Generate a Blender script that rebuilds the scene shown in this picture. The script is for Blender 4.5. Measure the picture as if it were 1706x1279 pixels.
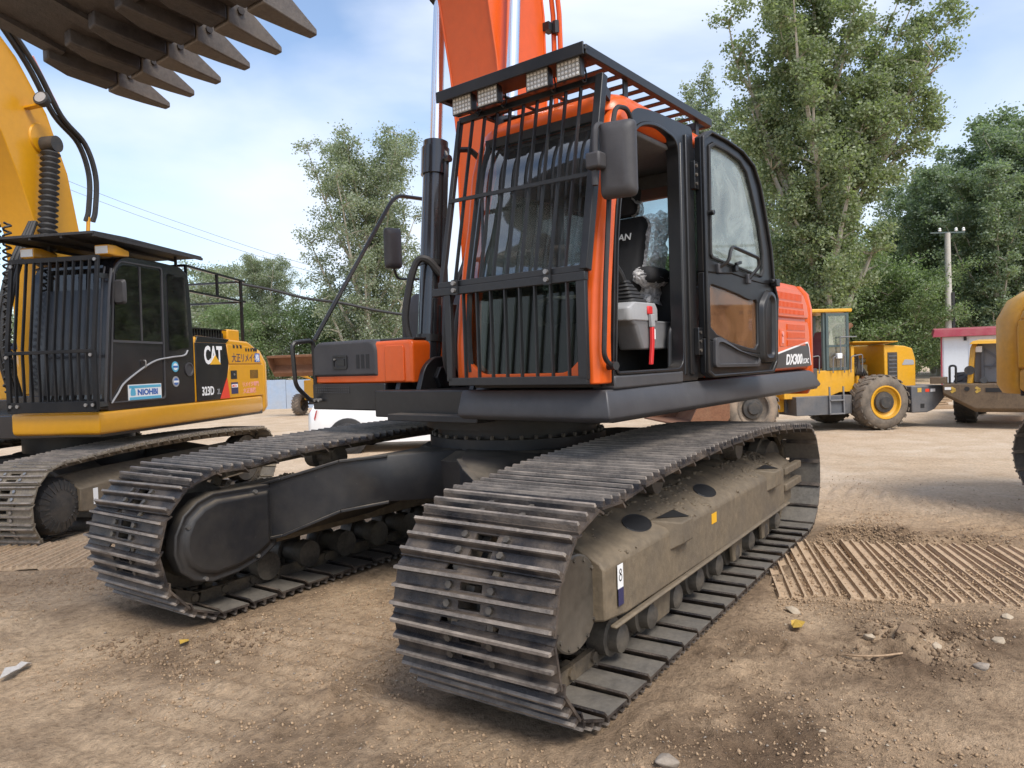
import bpy, bmesh, math, random
import numpy as np
from math import sin, cos, pi, radians, hypot, atan2, sqrt
from mathutils import Matrix, Vector

scene = bpy.context.scene
for o in list(bpy.data.objects):
    bpy.data.objects.remove(o, do_unlink=True)
COL = scene.collection

# ------------------------------------------------------------------ camera
CAM = Vector((4.554, 3.067, 1.510))
YAW, PITCH, ROLL = radians(214.298), radians(-1.72), radians(-1.888)
fwd = Vector((cos(PITCH) * cos(YAW), cos(PITCH) * sin(YAW), sin(PITCH)))
rgt = fwd.cross(Vector((0, 0, 1))).normalized()
upv = rgt.cross(fwd)
r2 = rgt * cos(ROLL) + upv * sin(ROLL)
u2 = -rgt * sin(ROLL) + upv * cos(ROLL)
cam_data = bpy.data.cameras.new('camera')
cam_data.sensor_width = 36.0
cam_data.lens = 1211.26 / 1706.0 * 36.0
cam_data.clip_start = 0.05
cam_data.clip_end = 3000.0
cam = bpy.data.objects.new('camera', cam_data)
M = Matrix((r2, u2, -fwd)).transposed().to_4x4()
M.translation = CAM
cam.matrix_world = M
COL.objects.link(cam)
scene.camera = cam

# ------------------------------------------------------------------ sky
SUN_EL, SUN_AZ = radians(52), radians(62)      # azimuth of the sun in the xy plane, from +x towards +y
world = bpy.data.worlds.new('World')
scene.world = world
world.use_nodes = True
nt = world.node_tree
nt.nodes.clear()
def wn(t, **k):
    n = nt.nodes.new(t)
    for a, b in k.items():
        setattr(n, a, b)
    return n
wout = wn('ShaderNodeOutputWorld')
wbg = wn('ShaderNodeBackground')
sky = wn('ShaderNodeTexSky', sky_type='NISHITA', sun_disc=False)
sky.sun_elevation = SUN_EL
sky.sun_rotation = pi / 2 - SUN_AZ
sky.altitude = 50
sky.air_density = 1.0
sky.dust_density = 1.2
sky.ozone_density = 1.0
wtc = wn('ShaderNodeTexCoord')
wmap = wn('ShaderNodeMapping')
wmap.inputs['Scale'].default_value = (1.0, 1.0, 2.6)
wno = wn('ShaderNodeTexNoise')
wno.inputs['Scale'].default_value = 1.9
wno.inputs['Detail'].default_value = 7
wno.inputs['Roughness'].default_value = 0.45
wno.inputs['Distortion'].default_value = 0.35
wramp = wn('ShaderNodeValToRGB')
wramp.color_ramp.elements[0].position = 0.40
wramp.color_ramp.elements[0].color = (0.04, 0.04, 0.04, 1)
wramp.color_ramp.elements[1].position = 0.66
wramp.color_ramp.elements[1].color = (0.92, 0.92, 0.92, 1)
wmix = wn('ShaderNodeMixRGB')
wmix.inputs['Color2'].default_value = (4.25, 4.6, 5.3, 1)
wl = nt.links.new
wl(wtc.outputs['Generated'], wmap.inputs['Vector'])
wl(wmap.outputs['Vector'], wno.inputs['Vector'])
wl(wno.outputs['Fac'], wramp.inputs['Fac'])
wl(wramp.outputs['Color'], wmix.inputs['Fac'])
wl(sky.outputs['Color'], wmix.inputs['Color1'])
wl(wmix.outputs['Color'], wbg.inputs['Color'])
wbg.inputs['Strength'].default_value = 0.098
wl(wbg.outputs['Background'], wout.inputs['Surface'])

# ------------------------------------------------------------------ sun (thin cloud: broad and soft)
sl = bpy.data.lights.new('sun', 'SUN')
sl.energy = 1.5
sl.angle = radians(24)
sl.color = (1.0, 0.95, 0.87)
sun = bpy.data.objects.new('sun', sl)
sd = Vector((cos(SUN_EL) * cos(SUN_AZ), cos(SUN_EL) * sin(SUN_AZ), sin(SUN_EL)))
sun.rotation_euler = sd.to_track_quat('Z', 'Y').to_euler()
COL.objects.link(sun)

scene.view_settings.view_transform = 'Standard'
scene.view_settings.look = 'None'
scene.view_settings.exposure = 1.28
scene.view_settings.gamma = 1.0
scene.view_settings.use_curve_mapping = False
scene.render.engine = 'CYCLES'

# ------------------------------------------------------------------ materials
MATS = {}
def ramp(nodes, stops):
    n = nodes.new('ShaderNodeValToRGB')
    e = n.color_ramp.elements
    while len(e) > 1:
        e.remove(e[-1])
    for i, (p, c) in enumerate(stops):
        k = e[0] if i == 0 else e.new(p)
        k.position = p
        k.color = (c[0], c[1], c[2], 1) if len(c) == 3 else c
    return n
def base_mat(name):
    m = bpy.data.materials.new(name)
    m.use_nodes = True
    n = m.node_tree.nodes
    n.clear()
    out = n.new('ShaderNodeOutputMaterial')
    bs = n.new('ShaderNodeBsdfPrincipled')
    m.node_tree.links.new(bs.outputs[0], out.inputs['Surface'])
    MATS[name] = m
    return m, n, m.node_tree.links.new, bs, out
def noise(n, L, vec, scale, detail=4, rough=0.55, dist=0.0):
    t = n.new('ShaderNodeTexNoise')
    t.inputs['Scale'].default_value = scale
    t.inputs['Detail'].default_value = detail
    t.inputs['Roughness'].default_value = rough
    t.inputs['Distortion'].default_value = dist
    L(vec, t.inputs['Vector'])
    return t
def mixrgb(n, L, fac, a, b, mode='MIX'):
    t = n.new('ShaderNodeMixRGB')
    t.blend_type = mode
    for i, v in ((0, fac), (1, a), (2, b)):
        if isinstance(v, (tuple, list)):
            t.inputs[i].default_value = (v[0], v[1], v[2], 1)
        elif isinstance(v, (int, float)):
            t.inputs[i].default_value = v
        else:
            L(v, t.inputs[i])
    return t.outputs[0]
def mth(n, L, op, a, b=0.5):
    t = n.new('ShaderNodeMath')
    t.operation = op
    for i, v in ((0, a), (1, b)):
        if isinstance(v, (int, float)):
            t.inputs[i].default_value = v
        else:
            L(v, t.inputs[i])
    return t.outputs[0]
def paint(name, col, rough=0.4, metal=0.0, dust=0.25, dustcol=(0.30, 0.24, 0.17), scale=3.0, bump=0.0, var=0.12,
          updust=0.0, scratches=0.0, scratchcol=(0.35, 0.33, 0.31), coat=0.0, edge=0.0, streak=0.0, spec=0.5):
    """Paint or metal with patchy dust, dust lying on upward faces, worn edges and fine relief."""
    m, n, L, bs, out = base_mat(name)
    tc = n.new('ShaderNodeTexCoord')
    oi = n.new('ShaderNodeObjectInfo')          # every copy wears its own dirt
    va = n.new('ShaderNodeVectorMath'); va.operation = 'MULTIPLY_ADD'
    L(oi.outputs['Random'], va.inputs[0]); va.inputs[1].default_value = (37.0, 23.0, 0.0); L(tc.outputs['Object'], va.inputs[2])
    vec = va.outputs[0]
    geo = n.new('ShaderNodeNewGeometry')
    a = noise(n, L, vec, scale, 6, 0.62)
    r1 = ramp(n, [(0.42, (0, 0, 0)), (0.78, (1, 1, 1))])
    L(a.outputs['Fac'], r1.inputs['Fac'])
    b = noise(n, L, vec, scale * 9, 4, 0.6)
    dark = tuple(c * (1 - var) for c in col)
    lite = tuple(min(1, c * (1 + var)) for c in col)
    rv = ramp(n, [(0.3, dark), (0.7, lite)])
    L(b.outputs['Fac'], rv.inputs['Fac'])
    c = rv.outputs['Color']
    fac = mth(n, L, 'MULTIPLY', r1.outputs['Color'], dust)
    if streak > 0:
        mp = n.new('ShaderNodeMapping')
        mp.inputs['Scale'].default_value = (22, 22, 0.9)
        L(vec, mp.inputs['Vector'])
        st = noise(n, L, mp.outputs['Vector'], 1.0, 3, 0.6)
        rs = ramp(n, [(0.5, (0, 0, 0)), (0.72, (1, 1, 1))])
        L(st.outputs['Fac'], rs.inputs['Fac'])
        fac = mth(n, L, 'MAXIMUM', fac, mth(n, L, 'MULTIPLY', rs.outputs['Color'], streak))
    if updust > 0:
        sx = n.new('ShaderNodeSeparateXYZ')
        L(geo.outputs['Normal'], sx.inputs[0])
        ru = ramp(n, [(0.35, (0, 0, 0)), (0.9, (1, 1, 1))])
        L(sx.outputs['Z'], ru.inputs['Fac'])
        b2 = noise(n, L, vec, scale * 2.5, 5, 0.65)
        rb2 = ramp(n, [(0.3, (0.25, 0.25, 0.25)), (0.65, (1, 1, 1))])
        L(b2.outputs['Fac'], rb2.inputs['Fac'])
        fac = mth(n, L, 'MAXIMUM', fac, mth(n, L, 'MULTIPLY', mth(n, L, 'MULTIPLY', ru.outputs['Color'], rb2.outputs['Color']), updust))
    c = mixrgb(n, L, fac, c, dustcol)
    if scratches > 0:
        s = noise(n, L, vec, scale * 22, 3, 0.7, 1.2)
        rs = ramp(n, [(0.66, (0, 0, 0)), (0.74, (1, 1, 1))])
        L(s.outputs['Fac'], rs.inputs['Fac'])
        c = mixrgb(n, L, mth(n, L, 'MULTIPLY', rs.outputs['Color'], scratches), c, scratchcol)
    if edge > 0:
        rp = ramp(n, [(0.515, (0, 0, 0)), (0.58, (1, 1, 1))])
        L(geo.outputs['Pointiness'], rp.inputs['Fac'])
        c = mixrgb(n, L, mth(n, L, 'MULTIPLY', rp.outputs['Color'], edge), c, scratchcol)
    L(c, bs.inputs['Base Color'])
    rr = n.new('ShaderNodeMapRange')
    rr.inputs['To Min'].default_value = rough
    rr.inputs['To Max'].default_value = min(1, rough + 0.35)
    L(fac, rr.inputs['Value'])
    L(rr.outputs[0], bs.inputs['Roughness'])
    if metal > 0:
        mm = n.new('ShaderNodeMath'); mm.operation = 'MULTIPLY_ADD'
        L(fac, mm.inputs[0]); mm.inputs[1].default_value = -metal; mm.inputs[2].default_value = metal
        L(mm.outputs[0], bs.inputs['Metallic'])
    bs.inputs['Specular IOR Level'].default_value = spec
    if coat > 0:
        bs.inputs['Coat Weight'].default_value = coat
        bs.inputs['Coat Roughness'].default_value = 0.12
    if bump > 0:
        bp = n.new('ShaderNodeBump')
        bp.inputs['Strength'].default_value = bump
        bp.inputs['Distance'].default_value = 0.01
        bb = noise(n, L, vec, scale * 25, 5, 0.65)
        L(bb.outputs['Fac'], bp.inputs['Height'])
        L(bp.outputs[0], bs.inputs['Normal'])
    return m
def plain(name, col, rough=0.5, metal=0.0):
    m, n, L, bs, out = base_mat(name)
    bs.inputs['Base Color'].default_value = (*col, 1)
    bs.inputs['Roughness'].default_value = rough
    bs.inputs['Metallic'].default_value = metal
    return m
def glassmat(name, tint=(0.75, 0.82, 0.8), dirt=0.2, dirtcol=(0.45, 0.46, 0.42), scale=3.0, refl=1.0, fk=1.6):
    m, n, L, bs, out = base_mat(name)
    tc = n.new('ShaderNodeTexCoord')
    tr = n.new('ShaderNodeBsdfTransparent')
    tr.inputs['Color'].default_value = (*tint, 1)
    gl = n.new('ShaderNodeBsdfGlossy')
    gl.inputs['Roughness'].default_value = 0.03
    gl.inputs['Color'].default_value = (refl, refl, refl, 1)
    fr = n.new('ShaderNodeFresnel')
    fr.inputs['IOR'].default_value = 1.5
    mx = n.new('ShaderNodeMixShader')
    f2 = mth(n, L, 'MULTIPLY', fr.outputs[0], fk)
    L(f2, mx.inputs[0]); L(tr.outputs[0], mx.inputs[1]); L(gl.outputs[0], mx.inputs[2])
    df = n.new('ShaderNodeBsdfDiffuse')
    df.inputs['Color'].default_value = (*dirtcol, 1)
    a = noise(n, L, tc.outputs['Object'], scale, 6, 0.65, 0.6)
    r = ramp(n, [(0.35, (dirt * 0.3,) * 3), (0.75, (min(1, dirt * 1.6),) * 3)])
    L(a.outputs['Fac'], r.inputs['Fac'])
    m2 = n.new('ShaderNodeMixShader')
    L(r.outputs['Color'], m2.inputs[0]); L(mx.outputs[0], m2.inputs[1]); L(df.outputs[0], m2.inputs[2])
    L(m2.outputs[0], out.inputs['Surface'])
    return m

paint('orange', (0.68, 0.098, 0.008), rough=0.34, dust=0.10, dustcol=(0.50, 0.20, 0.09), scale=1.6, var=0.05, coat=0.15, updust=0.15, spec=0.4, streak=0.10, scratches=0.05, scratchcol=(0.35, 0.09, 0.03))
paint('black_paint', (0.010, 0.0105, 0.012), rough=0.33, dust=0.22, dustcol=(0.10, 0.085, 0.07), scale=2.2, var=0.15, updust=0.35, bump=0.04)
paint('skirt_grey', (0.050, 0.049, 0.053), rough=0.45, dust=0.35, dustcol=(0.125, 0.118, 0.112), scale=1.7, var=0.10, updust=0.5, bump=0.03, scratches=0.10)
paint('guard_steel', (0.012, 0.013, 0.015), rough=0.42, dust=0.18, dustcol=(0.06, 0.052, 0.045), scale=4, var=0.2, updust=0.6, bump=0.05)
paint('carbody_black', (0.014, 0.014, 0.016), rough=0.5, dust=0.25, dustcol=(0.14, 0.115, 0.085), scale=2.5, var=0.15, updust=1.0, bump=0.05, scratches=0.08)
paint('frame_dusty', (0.158, 0.122, 0.080), rough=0.65, dust=0.75, dustcol=(0.085, 0.070, 0.055), scale=2.0, var=0.22, bump=0.3, streak=0.35)
paint('shoe_steel', (0.026, 0.023, 0.024), rough=0.36, metal=0.2, dust=0.95, dustcol=(0.20, 0.152, 0.112), scale=4, var=0.4, bump=0.5, scratches=0.55, scratchcol=(0.26, 0.215, 0.175))
paint('grouser_worn', (0.16, 0.138, 0.12), rough=0.5, metal=0.1, dust=0.95, dustcol=(0.40, 0.335, 0.275), scale=6, var=0.3, bump=0.35, scratches=0.5, scratchcol=(0.42, 0.39, 0.36))
paint('shoe_inner', (0.15, 0.138, 0.122), rough=0.5, metal=0.4, dust=0.7, dustcol=(0.22, 0.19, 0.15), scale=5, var=0.25, bump=0.2, updust=0.45)
paint('link_steel', (0.10, 0.085, 0.07), rough=0.5, metal=0.5, dust=0.8, dustcol=(0.26, 0.19, 0.11), scale=7, var=0.3, bump=0.2)
paint('roller_steel', (0.075, 0.065, 0.055), rough=0.5, metal=0.2, dust=0.8, dustcol=(0.19, 0.16, 0.12), scale=6, var=0.3, bump=0.15)
paint('drive_cover', (0.10, 0.088, 0.074), rough=0.35, metal=0.5, dust=0.6, dustcol=(0.22, 0.185, 0.14), scale=2.5, var=0.15, bump=0.05)
plain('chrome', (0.86, 0.86, 0.87), 0.20, 1.0)
paint('cylinder_black', (0.014, 0.014, 0.017), rough=0.16, dust=0.06, scale=2, var=0.1, coat=0.5)
paint('rubber', (0.018, 0.018, 0.019), rough=0.6, dust=0.25, dustcol=(0.10, 0.09, 0.08), scale=5, var=0.2)
paint('plastic_grey', (0.16, 0.16, 0.165), rough=0.5, dust=0.15, scale=4, var=0.06)
paint('plastic_light', (0.33, 0.33, 0.335), rough=0.45, dust=0.12, scale=4, var=0.05)
paint('mirror_plastic', (0.040, 0.038, 0.041), rough=0.55, dust=0.2, dustcol=(0.14, 0.13, 0.12), scale=5, var=0.08, bump=0.05)
paint('interior_black', (0.012, 0.012, 0.013), rough=0.6, dust=0.15, dustcol=(0.06, 0.055, 0.05), scale=5)
paint('seat_fabric', (0.016, 0.016, 0.018), rough=0.85, dust=0.2, dustcol=(0.06, 0.055, 0.055), scale=14, bump=0.2)
paint('headliner', (0.13, 0.13, 0.135), rough=0.8, dust=0.1, scale=4)
plain('red_plastic', (0.62, 0.03, 0.03), 0.4)
plain('white_print', (0.80, 0.80, 0.79), 0.5)
plain('yellow_print', (0.75, 0.40, 0.02), 0.5)
plain('decal_dark', (0.020, 0.022, 0.026), 0.35)
plain('red_print', (0.70, 0.05, 0.02), 0.45)
plain('pink_print', (0.72, 0.30, 0.26), 0.5)
plain('blue_print', (0.03, 0.12, 0.40), 0.45)
plain('cyan_print', (0.10, 0.42, 0.60), 0.45)
plain('navy_print', (0.03, 0.03, 0.09), 0.45)
paint('bolt_steel', (0.30, 0.29, 0.28), rough=0.4, metal=0.8, dust=0.3, scale=8)
paint('cat_yellow', (0.62, 0.29, 0.006), rough=0.36, dust=0.08, dustcol=(0.55, 0.36, 0.14), scale=1.6, var=0.04, coat=0.2, updust=0.2)
paint('loader_yellow', (0.62, 0.31, 0.008), rough=0.4, dust=0.2, dustcol=(0.50, 0.36, 0.18), scale=1.8, var=0.06, updust=0.4)
paint('old_yellow', (0.50, 0.25, 0.013), rough=0.45, dust=0.35, dustcol=(0.42, 0.32, 0.19), scale=2, var=0.1, updust=0.5)
paint('loader_grey', (0.085, 0.09, 0.10), rough=0.5, dust=0.4, dustcol=(0.24, 0.20, 0.16), scale=2, var=0.1, updust=0.6)
paint('loader_green', (0.06, 0.09, 0.09), rough=0.45, dust=0.2, scale=2, var=0.1)
paint('counter_brown', (0.11, 0.075, 0.045), rough=0.6, dust=0.6, dustcol=(0.24, 0.17, 0.10), scale=2.2, var=0.2, streak=0.4)
paint('tyre', (0.105, 0.088, 0.070), rough=0.9, dust=0.95, dustcol=(0.30, 0.24, 0.18), scale=2.5, var=0.2, bump=0.3, updust=0.6)
paint('tyre_tan', (0.12, 0.10, 0.08), rough=0.9, dust=1.0, dustcol=(0.38, 0.29, 0.21), scale=2.5, var=0.2, bump=0.3, updust=0.6)
paint('engine_dark', (0.03, 0.029, 0.028), rough=0.6, dust=0.5, dustcol=(0.14, 0.11, 0.08), scale=8, var=0.3)
paint('engine_mixed', (0.22, 0.17, 0.07), rough=0.5, dust=0.6, dustcol=(0.09, 0.06, 0.04), scale=8, var=0.4)
paint('rust', (0.17, 0.075, 0.038), rough=0.85, dust=0.6, dustcol=(0.24, 0.145, 0.085), scale=4, var=0.25, bump=0.2)
paint('maroon_seat', (0.13, 0.015, 0.025), rough=0.6, dust=0.2, scale=6)
paint('shed_panel', (0.62, 0.66, 0.70), rough=0.55, dust=0.25, dustcol=(0.45, 0.42, 0.38), scale=1.2, var=0.03, streak=0.15)
paint('shed_red', (0.30, 0.035, 0.055), rough=0.5, dust=0.3, dustcol=(0.45, 0.25, 0.22), scale=2.5, var=0.1, updust=0.3)
paint('blue_wall', (0.30, 0.38, 0.50), rough=0.7, dust=0.6, dustcol=(0.42, 0.38, 0.32), scale=0.9, var=0.06, streak=0.3)
paint('concrete_pole', (0.46, 0.44, 0.40), rough=0.85, dust=0.3, scale=2, var=0.08, bump=0.1)
paint('timber', (0.34, 0.23, 0.14), rough=0.85, dust=0.4, dustcol=(0.36, 0.29, 0.21), scale=5, var=0.25, bump=0.2)
paint('car_white', (0.80, 0.80, 0.79), rough=0.25, dust=0.12, dustcol=(0.6, 0.55, 0.48), scale=1.5, var=0.02, coat=0.5)
plain('tail_red', (0.45, 0.015, 0.02), 0.2)
plain('lens_clear', (0.75, 0.75, 0.73), 0.15)
paint('lamp_face', (0.42, 0.40, 0.36), rough=0.25, metal=0.4, dust=0.5, dustcol=(0.22, 0.20, 0.17), scale=40, var=0.6, bump=0.5)
paint('bark', (0.40, 0.365, 0.30), rough=0.9, dust=0.4, dustcol=(0.16, 0.13, 0.10), scale=3, var=0.2, bump=0.3)
paint('stone_pale', (0.42, 0.345, 0.25), rough=0.85, dust=0.8, dustcol=(0.36, 0.28, 0.20), scale=7, var=0.15, bump=0.2)
paint('clod_dark', (0.175, 0.118, 0.072), rough=0.95, dust=0.6, dustcol=(0.33, 0.225, 0.135), scale=9, var=0.25, bump=0.4)
paint('stone_dark', (0.26, 0.22, 0.18), rough=0.9, dust=0.5, dustcol=(0.30, 0.23, 0.16), scale=7, var=0.2, bump=0.2)
paint('clod', (0.33, 0.225, 0.135), rough=0.95, dust=0.6, dustcol=(0.55, 0.385, 0.24), scale=9, var=0.25, bump=0.4)
paint('chain_rust', (0.40, 0.285, 0.18), rough=0.85, metal=0.0, dust=0.75, dustcol=(0.56, 0.415, 0.275), scale=4, var=0.3, bump=0.35, scratches=0.25, scratchcol=(0.24, 0.11, 0.06))
paint('wrapper_yellow', (0.50, 0.32, 0.05), rough=0.5, dust=0.3, scale=9)
paint('plastic_sheet', (0.42, 0.40, 0.38), rough=0.3, dust=0.3, scale=9)
paint('cardboard', (0.42, 0.27, 0.16), rough=0.85, dust=0.2, scale=5)

glassmat('glass_door', (0.62, 0.74, 0.70), 0.42, (0.50, 0.56, 0.53), 2.6)
glassmat('glass_front', (0.80, 0.84, 0.85), 0.06, (0.30, 0.30, 0.29), 2.2, fk=3.4)
glassmat('glass_lower', (0.50, 0.53, 0.47), 0.04, (0.08, 0.09, 0.075), 2.2, fk=0.5)
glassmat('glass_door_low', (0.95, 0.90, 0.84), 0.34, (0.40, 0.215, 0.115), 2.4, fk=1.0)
glassmat('glass_dark', (0.10, 0.11, 0.13), 0.10, (0.10, 0.10, 0.10), 2.2)
glassmat('glass_clear', (0.78, 0.84, 0.82), 0.12, (0.45, 0.5, 0.48), 3.0)
# crumpled clear film over the seat
m, n, L, bs, out = base_mat('film')
tr = n.new('ShaderNodeBsdfTransparent'); tr.inputs['Color'].default_value = (0.92, 0.91, 0.91, 1)
bs.inputs['Base Color'].default_value = (0.88, 0.86, 0.86, 1); bs.inputs['Roughness'].default_value = 0.22
tc = n.new('ShaderNodeTexCoord')
nz = noise(n, L, tc.outputs['Object'], 16, 4, 0.6, 2.2)
rz = ramp(n, [(0.35, (0.30,) * 3), (0.62, (0.85,) * 3)])
L(nz.outputs['Fac'], rz.inputs['Fac'])
bp = n.new('ShaderNodeBump'); bp.inputs['Strength'].default_value = 1.0; bp.inputs['Distance'].default_value = 0.03
L(nz.outputs['Fac'], bp.inputs['Height']); L(bp.outputs[0], bs.inputs['Normal'])
mx = n.new('ShaderNodeMixShader'); L(rz.outputs['Color'], mx.inputs[0]); L(tr.outputs[0], mx.inputs[1]); L(bs.outputs[0], mx.inputs[2])
L(mx.outputs[0], out.inputs['Surface'])

def leafmat(name, c1, c2, c3, trans=0.35):
    m, n, L, bs, out = base_mat(name)
    g = n.new('ShaderNodeNewGeometry')
    r = ramp(n, [(0.0, c1), (0.5, c2), (1.0, c3)])
    L(g.outputs['Random Per Island'], r.inputs['Fac'])
    L(r.outputs['Color'], bs.inputs['Base Color'])
    bs.inputs['Roughness'].default_value = 0.55
    tl = n.new('ShaderNodeBsdfTranslucent')
    L(mixrgb(n, L, 1.0, r.outputs['Color'], (1.3, 1.5, 0.7), 'MULTIPLY'), tl.inputs['Color'])
    mx = n.new('ShaderNodeMixShader'); mx.inputs[0].default_value = trans
    L(bs.outputs[0], mx.inputs[1]); L(tl.outputs[0], mx.inputs[2]); L(mx.outputs[0], out.inputs['Surface'])
    return m
leafmat('leaf_green', (0.15, 0.185, 0.10), (0.22, 0.26, 0.15), (0.33, 0.37, 0.25), 0.42)
leafmat('leaf_silver', (0.15, 0.18, 0.13), (0.24, 0.27, 0.20), (0.40, 0.43, 0.36), 0.42)
leafmat('leaf_dark', (0.15, 0.20, 0.135), (0.21, 0.26, 0.18), (0.30, 0.35, 0.26), 0.42)
leafmat('leaf_bush', (0.11, 0.155, 0.075), (0.17, 0.23, 0.115), (0.26, 0.32, 0.18), 0.42)

# earth
m, n, L, bs, out = base_mat('earth')
tc = n.new('ShaderNodeTexCoord'); vec = tc.outputs['Object']
n1 = noise(n, L, vec, 0.55, 7, 0.6, 0.3)
n2 = noise(n, L, vec, 3.2, 8, 0.68, 0.2)
n3 = noise(n, L, vec, 26, 6, 0.7)
n4 = noise(n, L, vec, 130, 3, 0.7)
rA = ramp(n, [(0.30, (0.34, 0.228, 0.138)), (0.46, (0.49, 0.348, 0.222)), (0.60, (0.58, 0.425, 0.278)), (0.8, (0.64, 0.485, 0.335))])
L(n1.outputs['Fac'], rA.inputs['Fac'])
rB = ramp(n, [(0.32, (0.21, 0.138, 0.083)), (0.5, (0.50, 0.357, 0.228)), (0.7, (0.64, 0.475, 0.322))])
L(n2.outputs['Fac'], rB.inputs['Fac'])
c = mixrgb(n, L, 0.45, rA.outputs['Color'], rB.outputs['Color'])
rC = ramp(n, [(0.28, (0.42, 0.40, 0.37)), (0.5, (1, 1, 1)), (0.72, (1.4, 1.38, 1.35))])
L(n3.outputs['Fac'], rC.inputs['Fac'])
c = mixrgb(n, L, 0.75, c, rC.outputs['Color'], 'MULTIPLY')
rD = ramp(n, [(0.3, (0.7, 0.7, 0.7)), (0.68, (1.1, 1.1, 1.1)), (0.78, (1.6, 1.6, 1.6))])
L(n4.outputs['Fac'], rD.inputs['Fac'])
c = mixrgb(n, L, 0.6, c, rD.outputs['Color'], 'MULTIPLY')
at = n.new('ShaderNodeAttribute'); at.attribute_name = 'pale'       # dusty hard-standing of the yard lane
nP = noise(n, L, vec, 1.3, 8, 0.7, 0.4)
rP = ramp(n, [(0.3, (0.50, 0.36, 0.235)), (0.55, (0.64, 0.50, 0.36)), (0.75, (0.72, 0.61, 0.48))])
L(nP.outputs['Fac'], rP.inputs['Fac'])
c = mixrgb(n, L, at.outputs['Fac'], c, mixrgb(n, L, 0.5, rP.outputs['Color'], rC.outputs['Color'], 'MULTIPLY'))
ad = n.new('ShaderNodeAttribute'); ad.attribute_name = 'dark_soil'       # dark soil: moist patches, darker around and under the tracks
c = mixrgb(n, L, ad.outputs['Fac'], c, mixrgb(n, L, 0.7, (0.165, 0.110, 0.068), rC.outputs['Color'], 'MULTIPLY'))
L(c, bs.inputs['Base Color'])
bs.inputs['Roughness'].default_value = 0.95
bs.inputs['Specular IOR Level'].default_value = 0.2
bp = n.new('ShaderNodeBump'); bp.inputs['Strength'].default_value = 1.0; bp.inputs['Distance'].default_value = 0.035
hh = mth(n, L, 'ADD', n3.outputs['Fac'], mth(n, L, 'MULTIPLY', n4.outputs['Fac'], 0.35))
L(hh, bp.inputs['Height']); L(bp.outputs[0], bs.inputs['Normal'])
# ------------------------------------------------------------------ mesh helpers
def rloop(pts, rad=0.03, seg=4):
    """Polygon with every corner rounded; seg+1 points per corner."""
    out = []
    k = len(pts)
    for i in range(k):
        p = Vector(pts[i]); a = Vector(pts[i - 1]); b = Vector(pts[(i + 1) % k])
        r = rad[i] if isinstance(rad, (list, tuple)) else rad
        da, db = (a - p), (b - p)
        la, lb = da.length, db.length
        t = min(r, la * 0.45, lb * 0.45)
        s, e = p + da / la * t, p + db / lb * t
        for j in range(seg + 1):
            u = j / seg
            q = (1 - u) ** 2 * s + 2 * u * (1 - u) * p + u * u * e
            out.append((q.x, q.y))
    return out
def to3(p, axis, a):
    if axis == 'x': return (a, p[0], p[1])
    if axis == 'y': return (p[0], a, p[1])
    return (p[0], p[1], a)

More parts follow.
